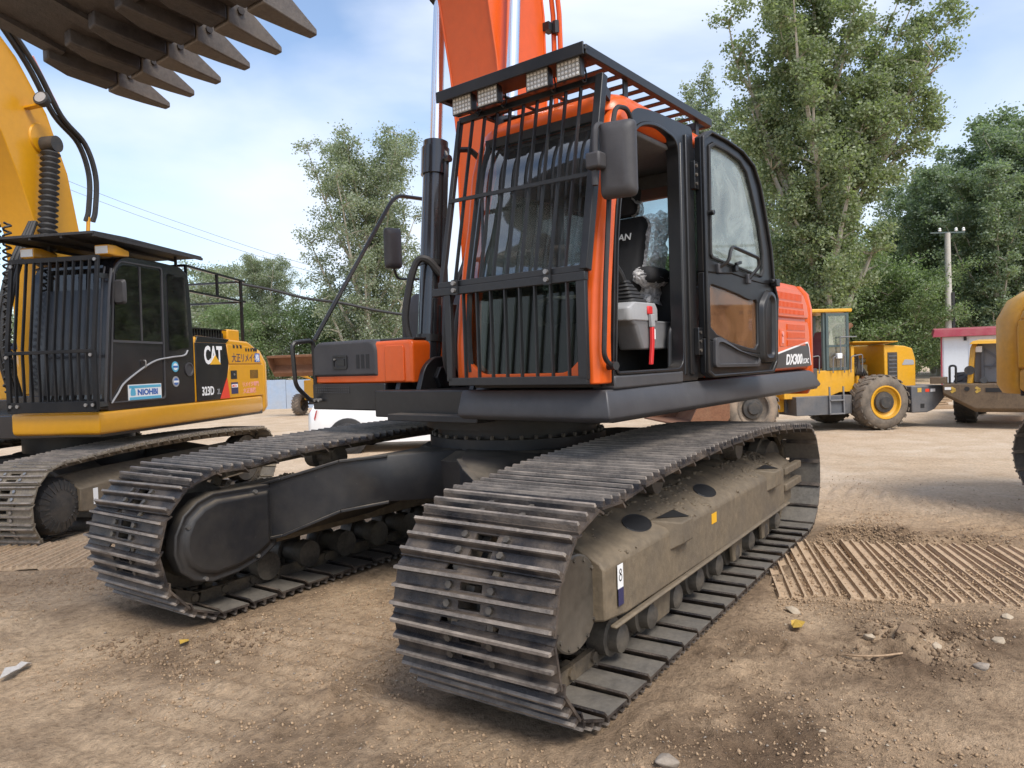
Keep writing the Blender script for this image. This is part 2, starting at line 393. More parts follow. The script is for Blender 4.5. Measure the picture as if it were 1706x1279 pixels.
class MB:
    def __init__(self):
        self.v = []; self.f = []; self.mi = []; self.cur = 0
    def mat(self, i):
        self.cur = i; return self
    def add(self, vs, fs):
        b = len(self.v)
        self.v.extend([tuple(p) for p in vs])
        for f in fs:
            self.f.append(tuple(i + b for i in f)); self.mi.append(self.cur)
        return self
    def box(self, x0, x1, y0, y1, z0, z1):
        return self.add([(x0, y0, z0), (x1, y0, z0), (x1, y1, z0), (x0, y1, z0), (x0, y0, z1), (x1, y0, z1), (x1, y1, z1), (x0, y1, z1)],
                        [(0, 3, 2, 1), (4, 5, 6, 7), (0, 1, 5, 4), (1, 2, 6, 5), (2, 3, 7, 6), (3, 0, 4, 7)])
    def hexa(self, p8):
        return self.add(p8, [(0, 3, 2, 1), (4, 5, 6, 7), (0, 1, 5, 4), (1, 2, 6, 5), (2, 3, 7, 6), (3, 0, 4, 7)])
    def bar(self, p, q, w, h, up=(0, 0, 1)):
        p, q = Vector(p), Vector(q)
        d = (q - p).normalized(); u = Vector(up)
        s = d.cross(u)
        if s.length < 1e-4: s = d.cross(Vector((1, 0, 0)))
        s.normalize(); t = s.cross(d).normalized()
        s *= w / 2; t *= h / 2
        return self.hexa([p - s - t, q - s - t, q + s - t, p + s - t, p - s + t, q - s + t, q + s + t, p + s + t])
    def cyl(self, p, q, r, n=16, r2=None, caps=True):
        p, q = Vector(p), Vector(q)
        r2 = r if r2 is None else r2
        d = (q - p).normalized()
        s = d.cross(Vector((0, 0, 1)))
        if s.length < 1e-3: s = d.cross(Vector((1, 0, 0)))
        s.normalize(); t = d.cross(s)
        vs = []
        for c, rr in ((p, r), (q, r2)):
            for i in range(n):
                a = 2 * pi * i / n
                vs.append(c + (s * cos(a) + t * sin(a)) * rr)
        fs = [(i, (i + 1) % n, n + (i + 1) % n, n + i) for i in range(n)]
        if caps: fs += [tuple(range(n))[::-1], tuple(range(n, 2 * n))]
        return self.add(vs, fs)
    def lathe(self, p, axis, prof, n=24, caps=True):
        """prof: (distance along the axis, radius)"""
        p = Vector(p); d = Vector(axis).normalized()
        s = d.cross(Vector((0, 0, 1)))
        if s.length < 1e-3: s = d.cross(Vector((1, 0, 0)))
        s.normalize(); t = d.cross(s)
        vs = []
        for a, r in prof:
            for i in range(n):
                g = 2 * pi * i / n
                vs.append(p + d * a + (s * cos(g) + t * sin(g)) * r)
        fs = []
        for k in range(len(prof) - 1):
            for i in range(n):
                j = (i + 1) % n
                fs.append((k * n + i, k * n + j, (k + 1) * n + j, (k + 1) * n + i))
        if caps:
            fs.append(tuple(range(n))[::-1]); fs.append(tuple(range((len(prof) - 1) * n, len(prof) * n)))
        return self.add(vs, fs)
    def tube(self, path, r, n=8, rads=None, caps=True):
        P = [Vector(p) for p in path]
        vs = []
        prev = None
        for i, p in enumerate(P):
            d = (P[min(i + 1, len(P) - 1)] - P[max(i - 1, 0)]).normalized()
            if prev is None:
                s = d.cross(Vector((0, 0, 1)))
                if s.length < 1e-3: s = d.cross(Vector((1, 0, 0)))
            else:
                s = prev - d * prev.dot(d)
            s.normalize(); prev = s.copy()
            t = d.cross(s)
            rr = rads[i] if rads else r
            for k in range(n):
                a = 2 * pi * k / n
                vs.append(p + (s * cos(a) + t * sin(a)) * rr)
        fs = []
        for i in range(len(P) - 1):
            for k in range(n):
                j = (k + 1) % n
                fs.append((i * n + k, i * n + j, (i + 1) * n + j, (i + 1) * n + k))
        if caps:
            fs.append(tuple(range(n))[::-1]); fs.append(tuple(range((len(P) - 1) * n, len(P) * n)))
        return self.add(vs, fs)
    def prism(self, poly, axis, a, b, poly2=None):
        k = len(poly)
        q = poly2 or poly
        vs = [to3(p, axis, a) for p in poly] + [to3(p, axis, b) for p in q]
        fs = [(i, (i + 1) % k, k + (i + 1) % k, k + i) for i in range(k)]
        fs += [tuple(range(k))[::-1], tuple(range(k, 2 * k))]
        return self.add(vs, fs)
    def ring(self, outer, inner, axis, a, b):
        """frame between two loops with equal point counts, thick from a to b"""
        k = len(outer)
        vs = [to3(p, axis, a) for p in outer] + [to3(p, axis, a) for p in inner] + [to3(p, axis, b) for p in outer] + [to3(p, axis, b) for p in inner]
        fs = []
        for i in range(k):
            j = (i + 1) % k
            fs += [(i, j, k + j, k + i), (2 * k + i, 3 * k + i, 3 * k + j, 2 * k + j), (i, 2 * k + i, 2 * k + j, j), (k + i, k + j, 3 * k + j, 3 * k + i)]
        return self.add(vs, fs)
    def loft(self, loops, caps=True, closed=True):
        k = len(loops[0])
        vs = [p for l in loops for p in l]
        fs = []
        rng = range(k) if closed else range(k - 1)
        for a in range(len(loops) - 1):
            for i in rng:
                j = (i + 1) % k
                fs.append((a * k + i, a * k + j, (a + 1) * k + j, (a + 1) * k + i))
        if caps and closed:
            fs.append(tuple(range(k))[::-1]); fs.append(tuple(range((len(loops) - 1) * k, len(loops) * k)))
        return self.add(vs, fs)
    def xform(self, m):
        self.v = [tuple(m @ Vector(p)) for p in self.v]; return self
    def mesh(self, name, mats, smooth=False, auto=None):
        me = bpy.data.meshes.new(name)
        me.from_pydata(self.v, [], self.f)
        mats = mats if isinstance(mats, (list, tuple)) else [mats]
        for m_ in mats: me.materials.append(MATS[m_])
        if len(mats) > 1: me.polygons.foreach_set('material_index', self.mi)
        bm = bmesh.new(); bm.from_mesh(me)
        bmesh.ops.recalc_face_normals(bm, faces=bm.faces)
        bm.to_mesh(me); bm.free()
        if smooth:
            me.polygons.foreach_set('use_smooth', [True] * len(me.polygons))
            me.set_sharp_from_angle(angle=radians(auto or 35))
        me.update()
        return me
    def build(self, name, mats, parent=None, smooth=False, bevel=0.0, auto=None, loc=None, rot=None, seg=2):
        me = self.mesh(name, mats, smooth or bevel > 0, auto)
        o = link(name, me, parent)
        if loc is not None: o.location = loc
        if rot is not None: o.rotation_euler = rot
        if bevel > 0:
            b = o.modifiers.new('bevel', 'BEVEL')
            b.width = bevel; b.segments = seg; b.limit_method = 'ANGLE'; b.angle_limit = radians(28)
        return o
def link(name, data, parent=None):
    o = bpy.data.objects.new(name, data)
    COL.objects.link(o)
    if parent is not None: o.parent = parent
    return o
def thing(name, label, cat, loc=(0, 0, 0), rz=0.0, group=None):
    o = link(name, None)
    o.location = loc; o.rotation_euler = (0, 0, rz)
    o.empty_display_size = 0.2
    tag(o, label, cat, group)
    return o
def tag(o, label, cat, group=None, kind=None):
    o['label'] = label; o['category'] = cat
    if group: o['group'] = group
    if kind: o['kind'] = kind
    return o
def bez(pts, n=8):
    """Catmull-Rom through the points"""
    P = [Vector(p) for p in pts]
    P = [2 * P[0] - P[1]] + P + [2 * P[-1] - P[-2]]
    out = []
    for i in range(1, len(P) - 2):
        for k in range(n):
            t = k / n
            a, b, c_, d = P[i - 1], P[i], P[i + 1], P[i + 2]
            out.append(0.5 * ((2 * b) + (-a + c_) * t + (2 * a - 5 * b + 4 * c_ - d) * t * t + (-a + 3 * b - 3 * c_ + d) * t ** 3))
    out.append(P[-2])
    return out
def bend(pts, r=0.06, n=5):
    """polyline in 3D with rounded corners"""
    P = [Vector(p) for p in pts]
    out = [P[0]]
    for i in range(1, len(P) - 1):
        a, p, b = P[i - 1], P[i], P[i + 1]
        da, db = a - p, b - p
        t = min(r, da.length * 0.45, db.length * 0.45)
        s, e = p + da.normalized() * t, p + db.normalized() * t
        for j in range(n + 1):
            u = j / n
            out.append((1 - u) ** 2 * s + 2 * u * (1 - u) * p + u * u * e)
    out.append(P[-1])
    return out
def text(name, s, size, mat, parent, m4, extrude=0.0015, shear=0.0, xs=1.0, bold=0.0):
    c_ = bpy.data.curves.new(name, 'FONT')
    c_.body = s; c_.size = size; c_.extrude = extrude; c_.shear = shear; c_.offset = bold
    c_.resolution_u = 3
    t = bpy.data.objects.new(name, c_)
    COL.objects.link(t)
    dg = bpy.context.evaluated_depsgraph_get(); dg.update()
    me = bpy.data.meshes.new_from_object(t.evaluated_get(dg))
    bpy.data.objects.remove(t, do_unlink=True)
    me.materials.clear(); me.materials.append(MATS[mat])
    me.transform(Matrix.Diagonal((xs, 1, 1, 1)))
    me.transform(m4)
    return link(name, me, parent)
def plane4(origin, right, up):
    r_, u_ = Vector(right).normalized(), Vector(up).normalized()
    m4 = Matrix((r_, u_, r_.cross(u_))).transposed().to_4x4()
    m4.translation = Vector(origin)
    return m4

# ------------------------------------------------------------------ ground
def vnoise(x, y, seed):
    xi, yi = np.floor(x).astype(np.int64), np.floor(y).astype(np.int64)
    xf, yf = x - xi, y - yi
    def h(a, b):
        k = (a * 374761393 + b * 668265263 + seed * 974711) & 0xffffffff
        k = ((k ^ (k >> 13)) * 1274126177) & 0xffffffff
        return ((k ^ (k >> 16)) & 0xffff) / 65535.0
    u, v = xf * xf * (3 - 2 * xf), yf * yf * (3 - 2 * yf)
    return (h(xi, yi) * (1 - u) + h(xi + 1, yi) * u) * (1 - v) + (h(xi, yi + 1) * (1 - u) + h(xi + 1, yi + 1) * u) * v - 0.5
def fbm(x, y, f, seed, o=4, g=0.55):
    s = 0; a = 1.0
    for i in range(o):
        s = s + a * vnoise(x * f, y * f, seed + i * 17); f *= 2.03; a *= g
    return s
def sstep(a, b, t):
    t = np.clip((t - a) / (b - a), 0, 1)
    return t * t * (3 - 2 * t)
def base_level(x, y):
    d = np.hypot(x - CAM.x, y - CAM.y)
    return -0.27 * sstep(5.0, 14.5, d)
MOUNDS = [(0.45, 2.62, 0.22, 0.050), (0.15, 2.78, 0.18, 0.045), (0.75, 2.05, 0.25, 0.035), (2.35, 0.55, 0.30, 0.03),
          (2.1, -0.75, 0.25, 0.04), (-1.9, 2.15, 0.35, 0.05), (-2.1, 2.7, 0.3, 0.045), (2.45, 2.05, 0.22, 0.03), (1.95, 2.25, 0.3, 0.02), (2.7, -2.2, 0.25, 0.03)]
DARK_SOIL = [(0.5, 2.55, 0.5, 1.0), (0.15, 2.85, 0.45, 0.85), (1.7, 2.25, 0.5, 0.8), (2.55, 0.95, 0.65, 0.85), (2.85, 1.35, 0.5, 0.6), (1.75, 2.05, 0.35, 0.8), (3.0, -0.4, 0.5, 0.4), (2.25, -0.6, 0.5, 0.8), (-1.9, 2.2, 0.45, 0.95), (-2.0, 2.8, 0.45, 0.8),
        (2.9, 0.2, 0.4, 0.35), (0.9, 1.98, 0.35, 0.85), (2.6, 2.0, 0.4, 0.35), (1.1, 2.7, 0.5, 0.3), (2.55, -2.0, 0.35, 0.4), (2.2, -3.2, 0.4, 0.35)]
def lug(x, y, cx, cy, ang, half_l, half_w, pitch, amp):
    """imprint of grousers pressed into the soil"""
    c_, s_ = cos(ang), sin(ang)
    u = (x - cx) * c_ + (y - cy) * s_; v = -(x - cx) * s_ + (y - cy) * c_
    w = sstep(half_l, half_l * 0.8, np.abs(u)) * sstep(half_w, half_w * 0.85, np.abs(v))
    k = np.clip(np.sin(u * 2 * pi / pitch) * 1.6, -1, 0.5)
    return w * amp * k * (0.6 + 0.8 * np.clip(fbm(x, y, 1.1, 77, 2) + 0.5, 0, 1))
def ground_z(x, y, fine=True):
    x = np.asarray(x, float); y = np.asarray(y, float)
    d = np.hypot(x - CAM.x, y - CAM.y)
    z = base_level(x, y)
    near = sstep(16, 5, d)
    z = z + 0.022 * fbm(x, y, 0.45, 3, 3) * near
    rough = np.clip(fbm(x, y, 0.7, 9, 3) * 1.3 + 0.45, 0.1, 1)
    z = z + 0.034 * fbm(x, y, 2.6, 21, 5, 0.64) * rough * near
    if fine:
        z = z + 0.024 * np.maximum(fbm(x, y, 13, 31, 3, 0.65), -0.12) * rough * near
    for mx_, my_, mr, mh in MOUNDS:
        q = np.exp(-((x - mx_) ** 2 + (y - my_) ** 2) / (mr * mr))
        z = z + q * mh * (0.7 + 1.6 * fbm(x, y, 9, 55, 3, 0.7))
    z = z + lug(x, y, 3.2, -2.9, radians(20), 2.2, 0.42, 0.145, 0.020)
    z = z + lug(x, y, -3.6, 2.5, radians(60), 1.8, 0.7, 0.15, 0.022)
    z = z + lug(x, y, 3.0, 0.1, radians(8), 1.6, 0.40, 0.145, 0.012)
    # bedding of the two crawler chains that lie on the ground
    for (sx_, sy_), (ax_, ay_), ln, hw_ in (((-0.68, 1.62), (-0.370, 0.929), 3.4, 0.74), ((2.55, -4.95), (-0.60, 0.80), 3.1, 0.50)):
        u = (x - sx_) * ax_ + (y - sy_) * ay_; v = -(x - sx_) * ay_ + (y - sy_) * ax_
        t = sstep(-0.10, 0.02, u) * sstep(ln + 0.1, ln - 0.02, u) * sstep(hw_ + 0.10, hw_ - 0.03, np.abs(v))
        z = z * (1 - t) + t * (base_level(x, y) + 0.012 * fbm(x, y, 5.0, 12, 3) - 0.004)
    # the machine's own tracks press the soil flat
    for yc in (1.30, -1.30):
        t = sstep(0.60, 0.44, np.abs(y - yc)) * sstep(2.25, 2.0, np.abs(x + 0.0))
        z = z * (1 - t) + (-0.016) * t
        rim = np.exp(-((np.abs(y - yc) - 0.47) / 0.06) ** 2) * sstep(2.3, 2.0, np.abs(x))
        z = z + rim * 0.016 * (1 + 2.2 * fbm(x, y, 7, 91, 3))
    return z
def axis_steps(lo, hi, fine_lo, fine_hi, step, grow=1.13):
    a = list(np.arange(fine_lo, fine_hi + 1e-6, step))
    s = step; p = fine_lo; left = []
    while p > lo:
        s *= grow; p -= s; left.append(p)
    s = step; p = fine_hi; right = []
    while p < hi:
        s *= grow; p += s; right.append(p)
    return np.array(left[::-1] + a + right)
gx = axis_steps(-900, 900, -2.6, 4.2, 0.022)
gy = axis_steps(-900, 900, -3.2, 3.6, 0.022)
GX, GY = np.meshgrid(gx, gy, indexing='ij')
GZ = ground_z(GX, GY)
nx, ny = GX.shape
verts = np.stack([GX, GY, GZ], -1).reshape(-1, 3).astype(np.float32)
ii, jj = np.meshgrid(np.arange(nx - 1), np.arange(ny - 1), indexing='ij')
q0 = (ii * ny + jj).ravel()
quads = np.stack([q0, q0 + ny, q0 + ny + 1, q0 + 1], -1).astype(np.int32)
def np_mesh(name, verts, faces, k, mat, smooth=True):
    me = bpy.data.meshes.new(name)
    me.vertices.add(len(verts)); me.vertices.foreach_set('co', np.ascontiguousarray(verts, np.float32).ravel())
    me.loops.add(faces.size); me.loops.foreach_set('vertex_index', np.ascontiguousarray(faces, np.int32).ravel())
    me.polygons.add(len(faces)); me.polygons.foreach_set('loop_start', np.arange(0, faces.size, k, dtype=np.int32))
    if smooth: me.polygons.foreach_set('use_smooth', np.ones(len(faces), dtype=bool))
    me.update(calc_edges=True)
    me.materials.append(MATS[mat])
    return me
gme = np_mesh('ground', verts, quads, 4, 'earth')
vx, vy = verts[:, 0].astype(float), verts[:, 1].astype(float)
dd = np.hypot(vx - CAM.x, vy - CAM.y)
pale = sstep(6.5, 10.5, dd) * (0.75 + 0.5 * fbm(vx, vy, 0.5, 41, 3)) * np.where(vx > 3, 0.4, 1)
dark_soil = np.zeros_like(vx)
for dx_, dy_, dr, da in DARK_SOIL:
    dark_soil = np.maximum(dark_soil, da * np.exp(-((vx - dx_) ** 2 + (vy - dy_) ** 2) / (dr * dr)) * (1.0 + 2.0 * fbm(vx, vy, 3.0, 61, 4)))
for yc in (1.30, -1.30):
    dark_soil = np.maximum(dark_soil, 0.55 * sstep(0.66, 0.45, np.abs(vy - yc)) * sstep(2.5, 2.1, np.abs(vx)))
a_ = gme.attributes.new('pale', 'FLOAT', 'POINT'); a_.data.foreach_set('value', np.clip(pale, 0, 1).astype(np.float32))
a_ = gme.attributes.new('dark_soil', 'FLOAT', 'POINT'); a_.data.foreach_set('value', np.clip(dark_soil, 0, 1).astype(np.float32))
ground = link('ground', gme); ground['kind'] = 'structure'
def gz(x, y):
    return float(ground_z(np.array([x]), np.array([y]), False)[0])
# ------------------------------------------------------------------ crawler tracks
def shoe_mesh(name, w=0.40, pitch=0.212, gh=0.028, mats=('shoe_steel', 'grouser_worn', 'shoe_inner', 'roller_steel'), bolts=True, holes=True):
    """One triple-grouser shoe: x along the travel, y across, z outwards."""
    b = MB()
    h = pitch / 2 - 0.013
    t = 0.013
    c_ = 0.055
    def plate(u0, u1, y0, y1):
        k = len(b.v)
        b.add([(u0, y0, -t), (u1, y0, -t), (u1, y1, -t), (u0, y1, -t), (u0, y0, 0), (u1, y0, 0), (u1, y1, 0), (u0, y1, 0)], [])
        b.cur = 2; b.f.append((k, k + 3, k + 2, k + 1)); b.mi.append(2)
        for q in ((4, 5, 6, 7), (0, 1, 5, 4), (1, 2, 6, 5), (2, 3, 7, 6), (3, 0, 4, 7)):
            b.f.append(tuple(k + i for i in q)); b.mi.append(0)
    if holes:
        plate(-h, h, -w, -c_); plate(-h, h, c_, w)
        plate(-h, -0.052, -c_, c_); plate(-0.020, 0.020, -c_, c_); plate(0.052, h, -c_, c_)
    else:
        plate(-h, h, -w, w)
    # overlapping lip at the leading edge
    b.cur = 0
    for y0, y1 in (((-w, -0.145), (-0.085, 0.085), (0.145, w)) if holes else ((-w, w),)):
        b.hexa([(h - 0.002, y0, -t), (h + 0.024, y0, -0.040), (h + 0.024, y1, -0.040), (h - 0.002, y1, -t),
                (h - 0.002, y0, -0.001), (h + 0.030, y0, -0.032), (h + 0.030, y1, -0.032), (h - 0.002, y1, -0.001)])
    for u in (-0.073, 0.0, 0.073):
        e = 0.004
        b.cur = 0
        g = gh * 0.60
        b.hexa([(u - 0.014, -w + e, 0), (u + 0.014, -w + e, 0), (u + 0.014, w - e, 0), (u - 0.014, w - e, 0),
                (u - 0.0075, -w + e, g), (u + 0.0075, -w + e, g), (u + 0.0075, w - e, g), (u - 0.0075, w - e, g)])
        b.cur = 1
        b.hexa([(u - 0.0075, -w + e, g), (u + 0.0075, -w + e, g), (u + 0.0075, w - e, g), (u - 0.0075, w - e, g),
                (u - 0.0065, -w + 2 * e, gh), (u + 0.0065, -w + 2 * e, gh), (u + 0.0065, w - 2 * e, gh), (u - 0.0065, w - 2 * e, gh)])
    if bolts:
        b.cur = 3 if len(mats) > 3 else 0
        for u in (-0.036, 0.036):
            for y in (-0.105, 0.105):
                b.cyl((u, y, 0), (u, y, 0.016), 0.0165, 6)
    return b.mesh(name, list(mats))
def track_path(front, rear, top, gh=0.028, n=48):
    """Closed line of the shoe plates (x, z), bottom run first."""
    xf, zf, rf = front; xr, zr, rr = rear
    rf -= gh; rr -= gh
    pts = [(xr + (xf - xr) * i / 60, gh + (zr - rr - gh) * max(0, 1 - i / 6) ** 2 + (zf - rf - gh) * max(0, 1 - (60 - i) / 6) ** 2) for i in range(61)]
    for i in range(1, 30):
        a = -pi / 2 + (pi * 0.93) * i / 29
        pts.append((xf + rf * cos(a), zf + rf * sin(a)))
    pts += [(p.x, p.y) for p in bez([(x, z - gh, 0) for x, z in top], 8)]
    for i in range(0, 30):
        a = pi * 0.57 + (pi * 0.93) * i / 29
        pts.append((xr + rr * cos(a), zr + rr * sin(a)))
    return pts
def resample(pts, pitch):
    P = np.array(pts + [pts[0]])
    s = np.concatenate([[0], np.cumsum(np.hypot(*np.diff(P, axis=0).T))])
    n = int(round(s[-1] / pitch))
    t = (np.arange(n) + 0.35) * s[-1] / n
    return np.interp(t, s, P[:, 0]), np.interp(t, s, P[:, 1]), s[-1] / n
def make_track(root, yc, path, shoe, pitch, linkmat='link_steel', chain_drop=0.075, rnd=None, flip=1):
    X, Z, pp = resample(path, pitch)
    k = len(X)
    b = MB()
    chain = None
    mats_ = []
    for i in range(k):
        j = (i + 1) % k
        mid = Vector(((X[i] + X[j]) / 2, 0, (Z[i] + Z[j]) / 2))
        t = Vector((X[j] - X[i], 0, Z[j] - Z[i])).normalized()
        nn = Vector((t.z, 0, -t.x))
        m4 = Matrix((t, Vector((0, -1, 0)), nn)).transposed().to_4x4()
        m4.translation = mid
        mats_.append(m4)
        for y in (-0.088, 0.088):
            p0 = mid - t * 0.125 - nn * 0.052; p1 = mid + t * 0.085 - nn * 0.052
            b.bar((p0.x, y + 0.014, p0.z), (p1.x, y + 0.014, p1.z), 0.030, chain_drop, tuple(nn))
            q0 = mid + t * 0.05 - nn * 0.058; q1 = mid + t * 0.125 - nn * 0.058
            b.bar((q0.x, y - 0.018, q0.z), (q1.x, y - 0.018, q1.z), 0.026, chain_drop * 0.85, tuple(nn))
        pc = mid + t * (pp / 2) - nn * 0.058
        b.cyl((pc.x, -0.13, pc.z), (pc.x, 0.13, pc.z), 0.027, 8)
    chain = b.build('track_chain', linkmat, root, loc=(0, yc, 0))
    for i, m4 in enumerate(mats_):
        s = link('track_shoe', shoe, chain)
        if rnd: m4 = m4 @ Matrix.Rotation(radians(rnd.uniform(-1.0, 1.0)), 4, 'Z') @ Matrix.Rotation(radians(rnd.uniform(-1.2, 1.2)), 4, 'Y')
        s.matrix_local = m4
    return chain

# ------------------------------------------------------------------ orange excavator
PSI = radians(-3.9)
exc = thing('excavator', 'large orange and black excavator with caged cab, open door and raised boom', 'excavator', (0, 0, 0))
def UP(b, name, mat, parent=None, **k):
    """a part of the slewing upper structure"""
    if parent is None:
        return b.build(name, mat, exc, rot=(0, 0, PSI), **k)
    return b.build(name, mat, parent, **k)
rnd = random.Random(5)
SHOE = shoe_mesh('track_shoe', gh=0.034)
PATH = track_path((1.89, 0.475, 0.48), (-1.78, 0.465, 0.47), [(1.72, 0.938), (1.43, 0.972), (0.84, 1.0), (0.0, 1.015), (-0.73, 1.005), (-1.45, 0.955), (-1.62, 0.942)], 0.034)
for yc in (1.30, -1.30):
    make_track(exc, yc, PATH, SHOE, 0.2155, rnd=rnd)

def track_frame(s):
    """side frame with rollers, drive and idler; s=+1 is the near side, y outwards"""
    def Y(v): return s * (1.30 + v)
    # main beam: outline of the section lofted along x
    def sec(x, zt, zb, yo):
        return [(x, Y(-0.26), zb), (x, Y(-0.26), zt + 0.10), (x, Y(-0.05), zt + 0.135), (x, Y(0.10), zt + 0.11), (x, Y(yo - 0.02), zt + 0.012), (x, Y(yo), zt - 0.015), (x, Y(yo), zb), (x, Y(yo - 0.05), zb - 0.012)]
    b = MB()
    b.loft([sec(1.74, 0.60, 0.36, 0.30), sec(1.55, 0.615, 0.345, 0.315), sec(-1.05, 0.615, 0.315, 0.315), sec(-1.40, 0.60, 0.315, 0.29)])
    # ledge along the lower edge
    b.box(-1.40, 1.70, min(Y(0.30), Y(0.335)), max(Y(0.30), Y(0.335)), 0.316, 0.334)
    # spring housing to the idler
    b.loft([[(x, Y(y), z) for y, z in ((-0.22, z0), (-0.22, z1), (-0.10, z1 + 0.06), (0.12, z1 + 0.06), (0.25 - c, z1 - 0.02), (0.25 - c, z0))] for x, z0, z1, c in ((-1.38, 0.30, 0.60, 0), (-1.62, 0.27, 0.63, 0.0), (-1.86, 0.27, 0.60, 0.02), (-1.98, 0.33, 0.52, 0.05))])
    for z0, z1 in ((0.53, 0.59), (0.40, 0.46)):
        b.box(-1.97, -1.45, min(Y(0.24), Y(0.295)), max(Y(0.24), Y(0.295)), z0, z1)
    fr = b.build('track_frame', 'frame_dusty', exc, bevel=0.012)
    # oval access holes: flat dark ovals painted as their shade, with a rim
    for x in (1.18, 0.18):
        h = MB()
        lo = []
        for rr, dz in ((1.0, 0.001), (0.97, 0.006), (0.90, 0.004)):
            l = []
            for i in range(20):
                a = 2 * pi * i / 20
                yy = 0.205 + 0.060 * rr * sin(a)
                zz = 0.615 + 0.012 + (0.295 - yy) / 0.195 * 0.098
                l.append((x + 0.125 * rr * cos(a), Y(yy), zz + dz))
            lo.append(l)
        h.loft(lo, caps=False)
        h.add(lo[2], [tuple(range(20))])
        h.build('access_hole_shade', 'interior_black', fr)
    # steps
    for x in (0.92, -0.92):
        st = MB()
        st.hexa([(x - 0.13, Y(0.30), 0.50), (x + 0.13, Y(0.30), 0.50), (x + 0.03, Y(0.365), 0.535), (x - 0.10, Y(0.365), 0.535),
                 (x - 0.17, Y(0.22), 0.668), (x + 0.15, Y(0.22), 0.668), (x + 0.06, Y(0.365), 0.648), (x - 0.11, Y(0.365), 0.648)])
        so_ = st.build('step', 'frame_dusty', exc, bevel=0.008)
        st = MB()
        st.add([(x - 0.14, Y(0.238), 0.6705), (x + 0.10, Y(0.238), 0.6705), (x - 0.09, Y(0.350), 0.6545)], [(0, 1, 2)])  # flat dark triangle, painted as the shade of a step recess
        st.build('step_recess_shade', 'interior_black', so_)
    # rollers
    for i in range(9):
        x = 1.42 - i * 0.355
        r_ = MB()
        r_.lathe((x, Y(-0.17), 0.165), (0, s, 0), [(0, 0.05), (0.01, 0.095), (0.10, 0.098), (0.105, 0.075), (0.24, 0.075), (0.245, 0.098), (0.34, 0.095), (0.345, 0.07), (0.395, 0.068), (0.405, 0.05), (0.415, 0.02)], 18)
        r_.build('track_roller', 'roller_steel', exc, smooth=True)
    for x in (0.95, -0.35, -1.05):
        g = MB()
        g.prism([(x - 0.13, 0.32), (x + 0.13, 0.32), (x + 0.09, 0.12), (x - 0.09, 0.12)], 'y', Y(0.21), Y(0.235))
        g.build('chain_guard', 'frame_dusty', exc, bevel=0.006)
    for x in (0.75, -0.75):
        cr_ = MB()
        cr_.lathe((x, Y(-0.16), 0.83), (0, s, 0), [(0, 0.06), (0.0, 0.085), (0.09, 0.088), (0.095, 0.06), (0.20, 0.06), (0.205, 0.088), (0.30, 0.085), (0.30, 0.04)], 16)
        cr_.box(x - 0.05, x + 0.05, Y(-0.03) - 0.04, Y(-0.03) + 0.04, 0.70, 0.80)
        cr_.build('carrier_roller', 'roller_steel', exc, smooth=True)
    # drive
    d = MB()
    d.lathe((1.89, Y(-0.24), 0.475), (0, s, 0), [(0, 0.26), (0.20, 0.27), (0.21, 0.34), (0.25, 0.34), (0.26, 0.25), (0.36, 0.24), (0.42, 0.215), (0.455, 0.205)], 40)
    dr = d.build('final_drive', 'roller_steel', exc, smooth=True)
    for i in range(21):
        a = 2 * pi * i / 21
        t = MB()
        c0 = Vector((1.89 + 0.335 * cos(a), 0, 0.475 + 0.335 * sin(a)))
        t.bar((c0.x, Y(-0.035), c0.z), (c0.x + 0.055 * cos(a), Y(-0.035), c0.z + 0.055 * sin(a)), 0.05, 0.042, (0, 1, 0))
        t.build('sprocket_tooth', 'link_steel', dr)
    cv = MB()
    cv.lathe((1.89, Y(0.214), 0.475), (0, s, 0), [(0, 0.2), (0.0, 0.208), (0.022, 0.208), (0.028, 0.20), (0.030, 0.12), (0.026, 0.10), (0.024, 0.0)], 48, caps=False)
    cvo = cv.build('drive_cover', 'drive_cover', exc, smooth=True, auto=25)
    for i in range(14):
        a = 2 * pi * (i + 0.4) / 14
        bo = MB()
        bo.cyl((1.89 + 0.186 * cos(a), Y(0.243), 0.475 + 0.186 * sin(a)), (1.89 + 0.186 * cos(a), Y(0.250), 0.475 + 0.186 * sin(a)), 0.009, 6)
        bo.build('cover_bolt', 'roller_steel', cvo)
    # idler
    i_ = MB()
    i_.lathe((-1.78, Y(-0.10), 0.465), (0, s, 0), [(0, 0.05), (0.0, 0.30), (0.06, 0.31), (0.065, 0.335), (0.135, 0.335), (0.14, 0.31), (0.20, 0.30), (0.20, 0.05)], 36)
    i_.build('idler', 'roller_steel', exc, smooth=True)
    # motor guard on the inner side
    D = [(1.50, 0.36), (1.62, 0.29), (1.80, 0.245), (1.98, 0.232), (2.10, 0.27), (2.18, 0.34), (2.215, 0.45), (2.205, 0.56), (2.15, 0.67), (2.06, 0.74), (1.95, 0.775), (1.50, 0.765)]
    D2 = [(1.86 + (x - 1.86) * 0.88, 0.51 + (z - 0.51) * 0.86) for x, z in D]
    D3 = [(1.86 + (x - 1.86) * 0.80, 0.51 + (z - 0.51) * 0.78) for x, z in D]
    g = MB()
    ya, yb, yc_, yd = Y(-0.26), Y(-0.365), Y(-0.355), Y(-0.385)
    g.loft([[to3(p, 'y', ya) for p in D], [to3(p, 'y', yb) for p in D], [to3(p, 'y', yc_) for p in D2], [to3(p, 'y', yd) for p in D3]])
    mg = g.build('motor_guard', 'carbody_black', exc, bevel=0.012)
    for x, z in ((2.13, 0.60), (1.66, 0.735), (1.66, 0.32), (2.03, 0.27)):
        bo = MB(); bo.cyl((x, Y(-0.36), z), (x, Y(-0.385), z), 0.013, 6)
        bo.build('guard_bolt', 'bolt_steel', mg)
    return fr
frL = track_frame(1)
frR = track_frame(-1)
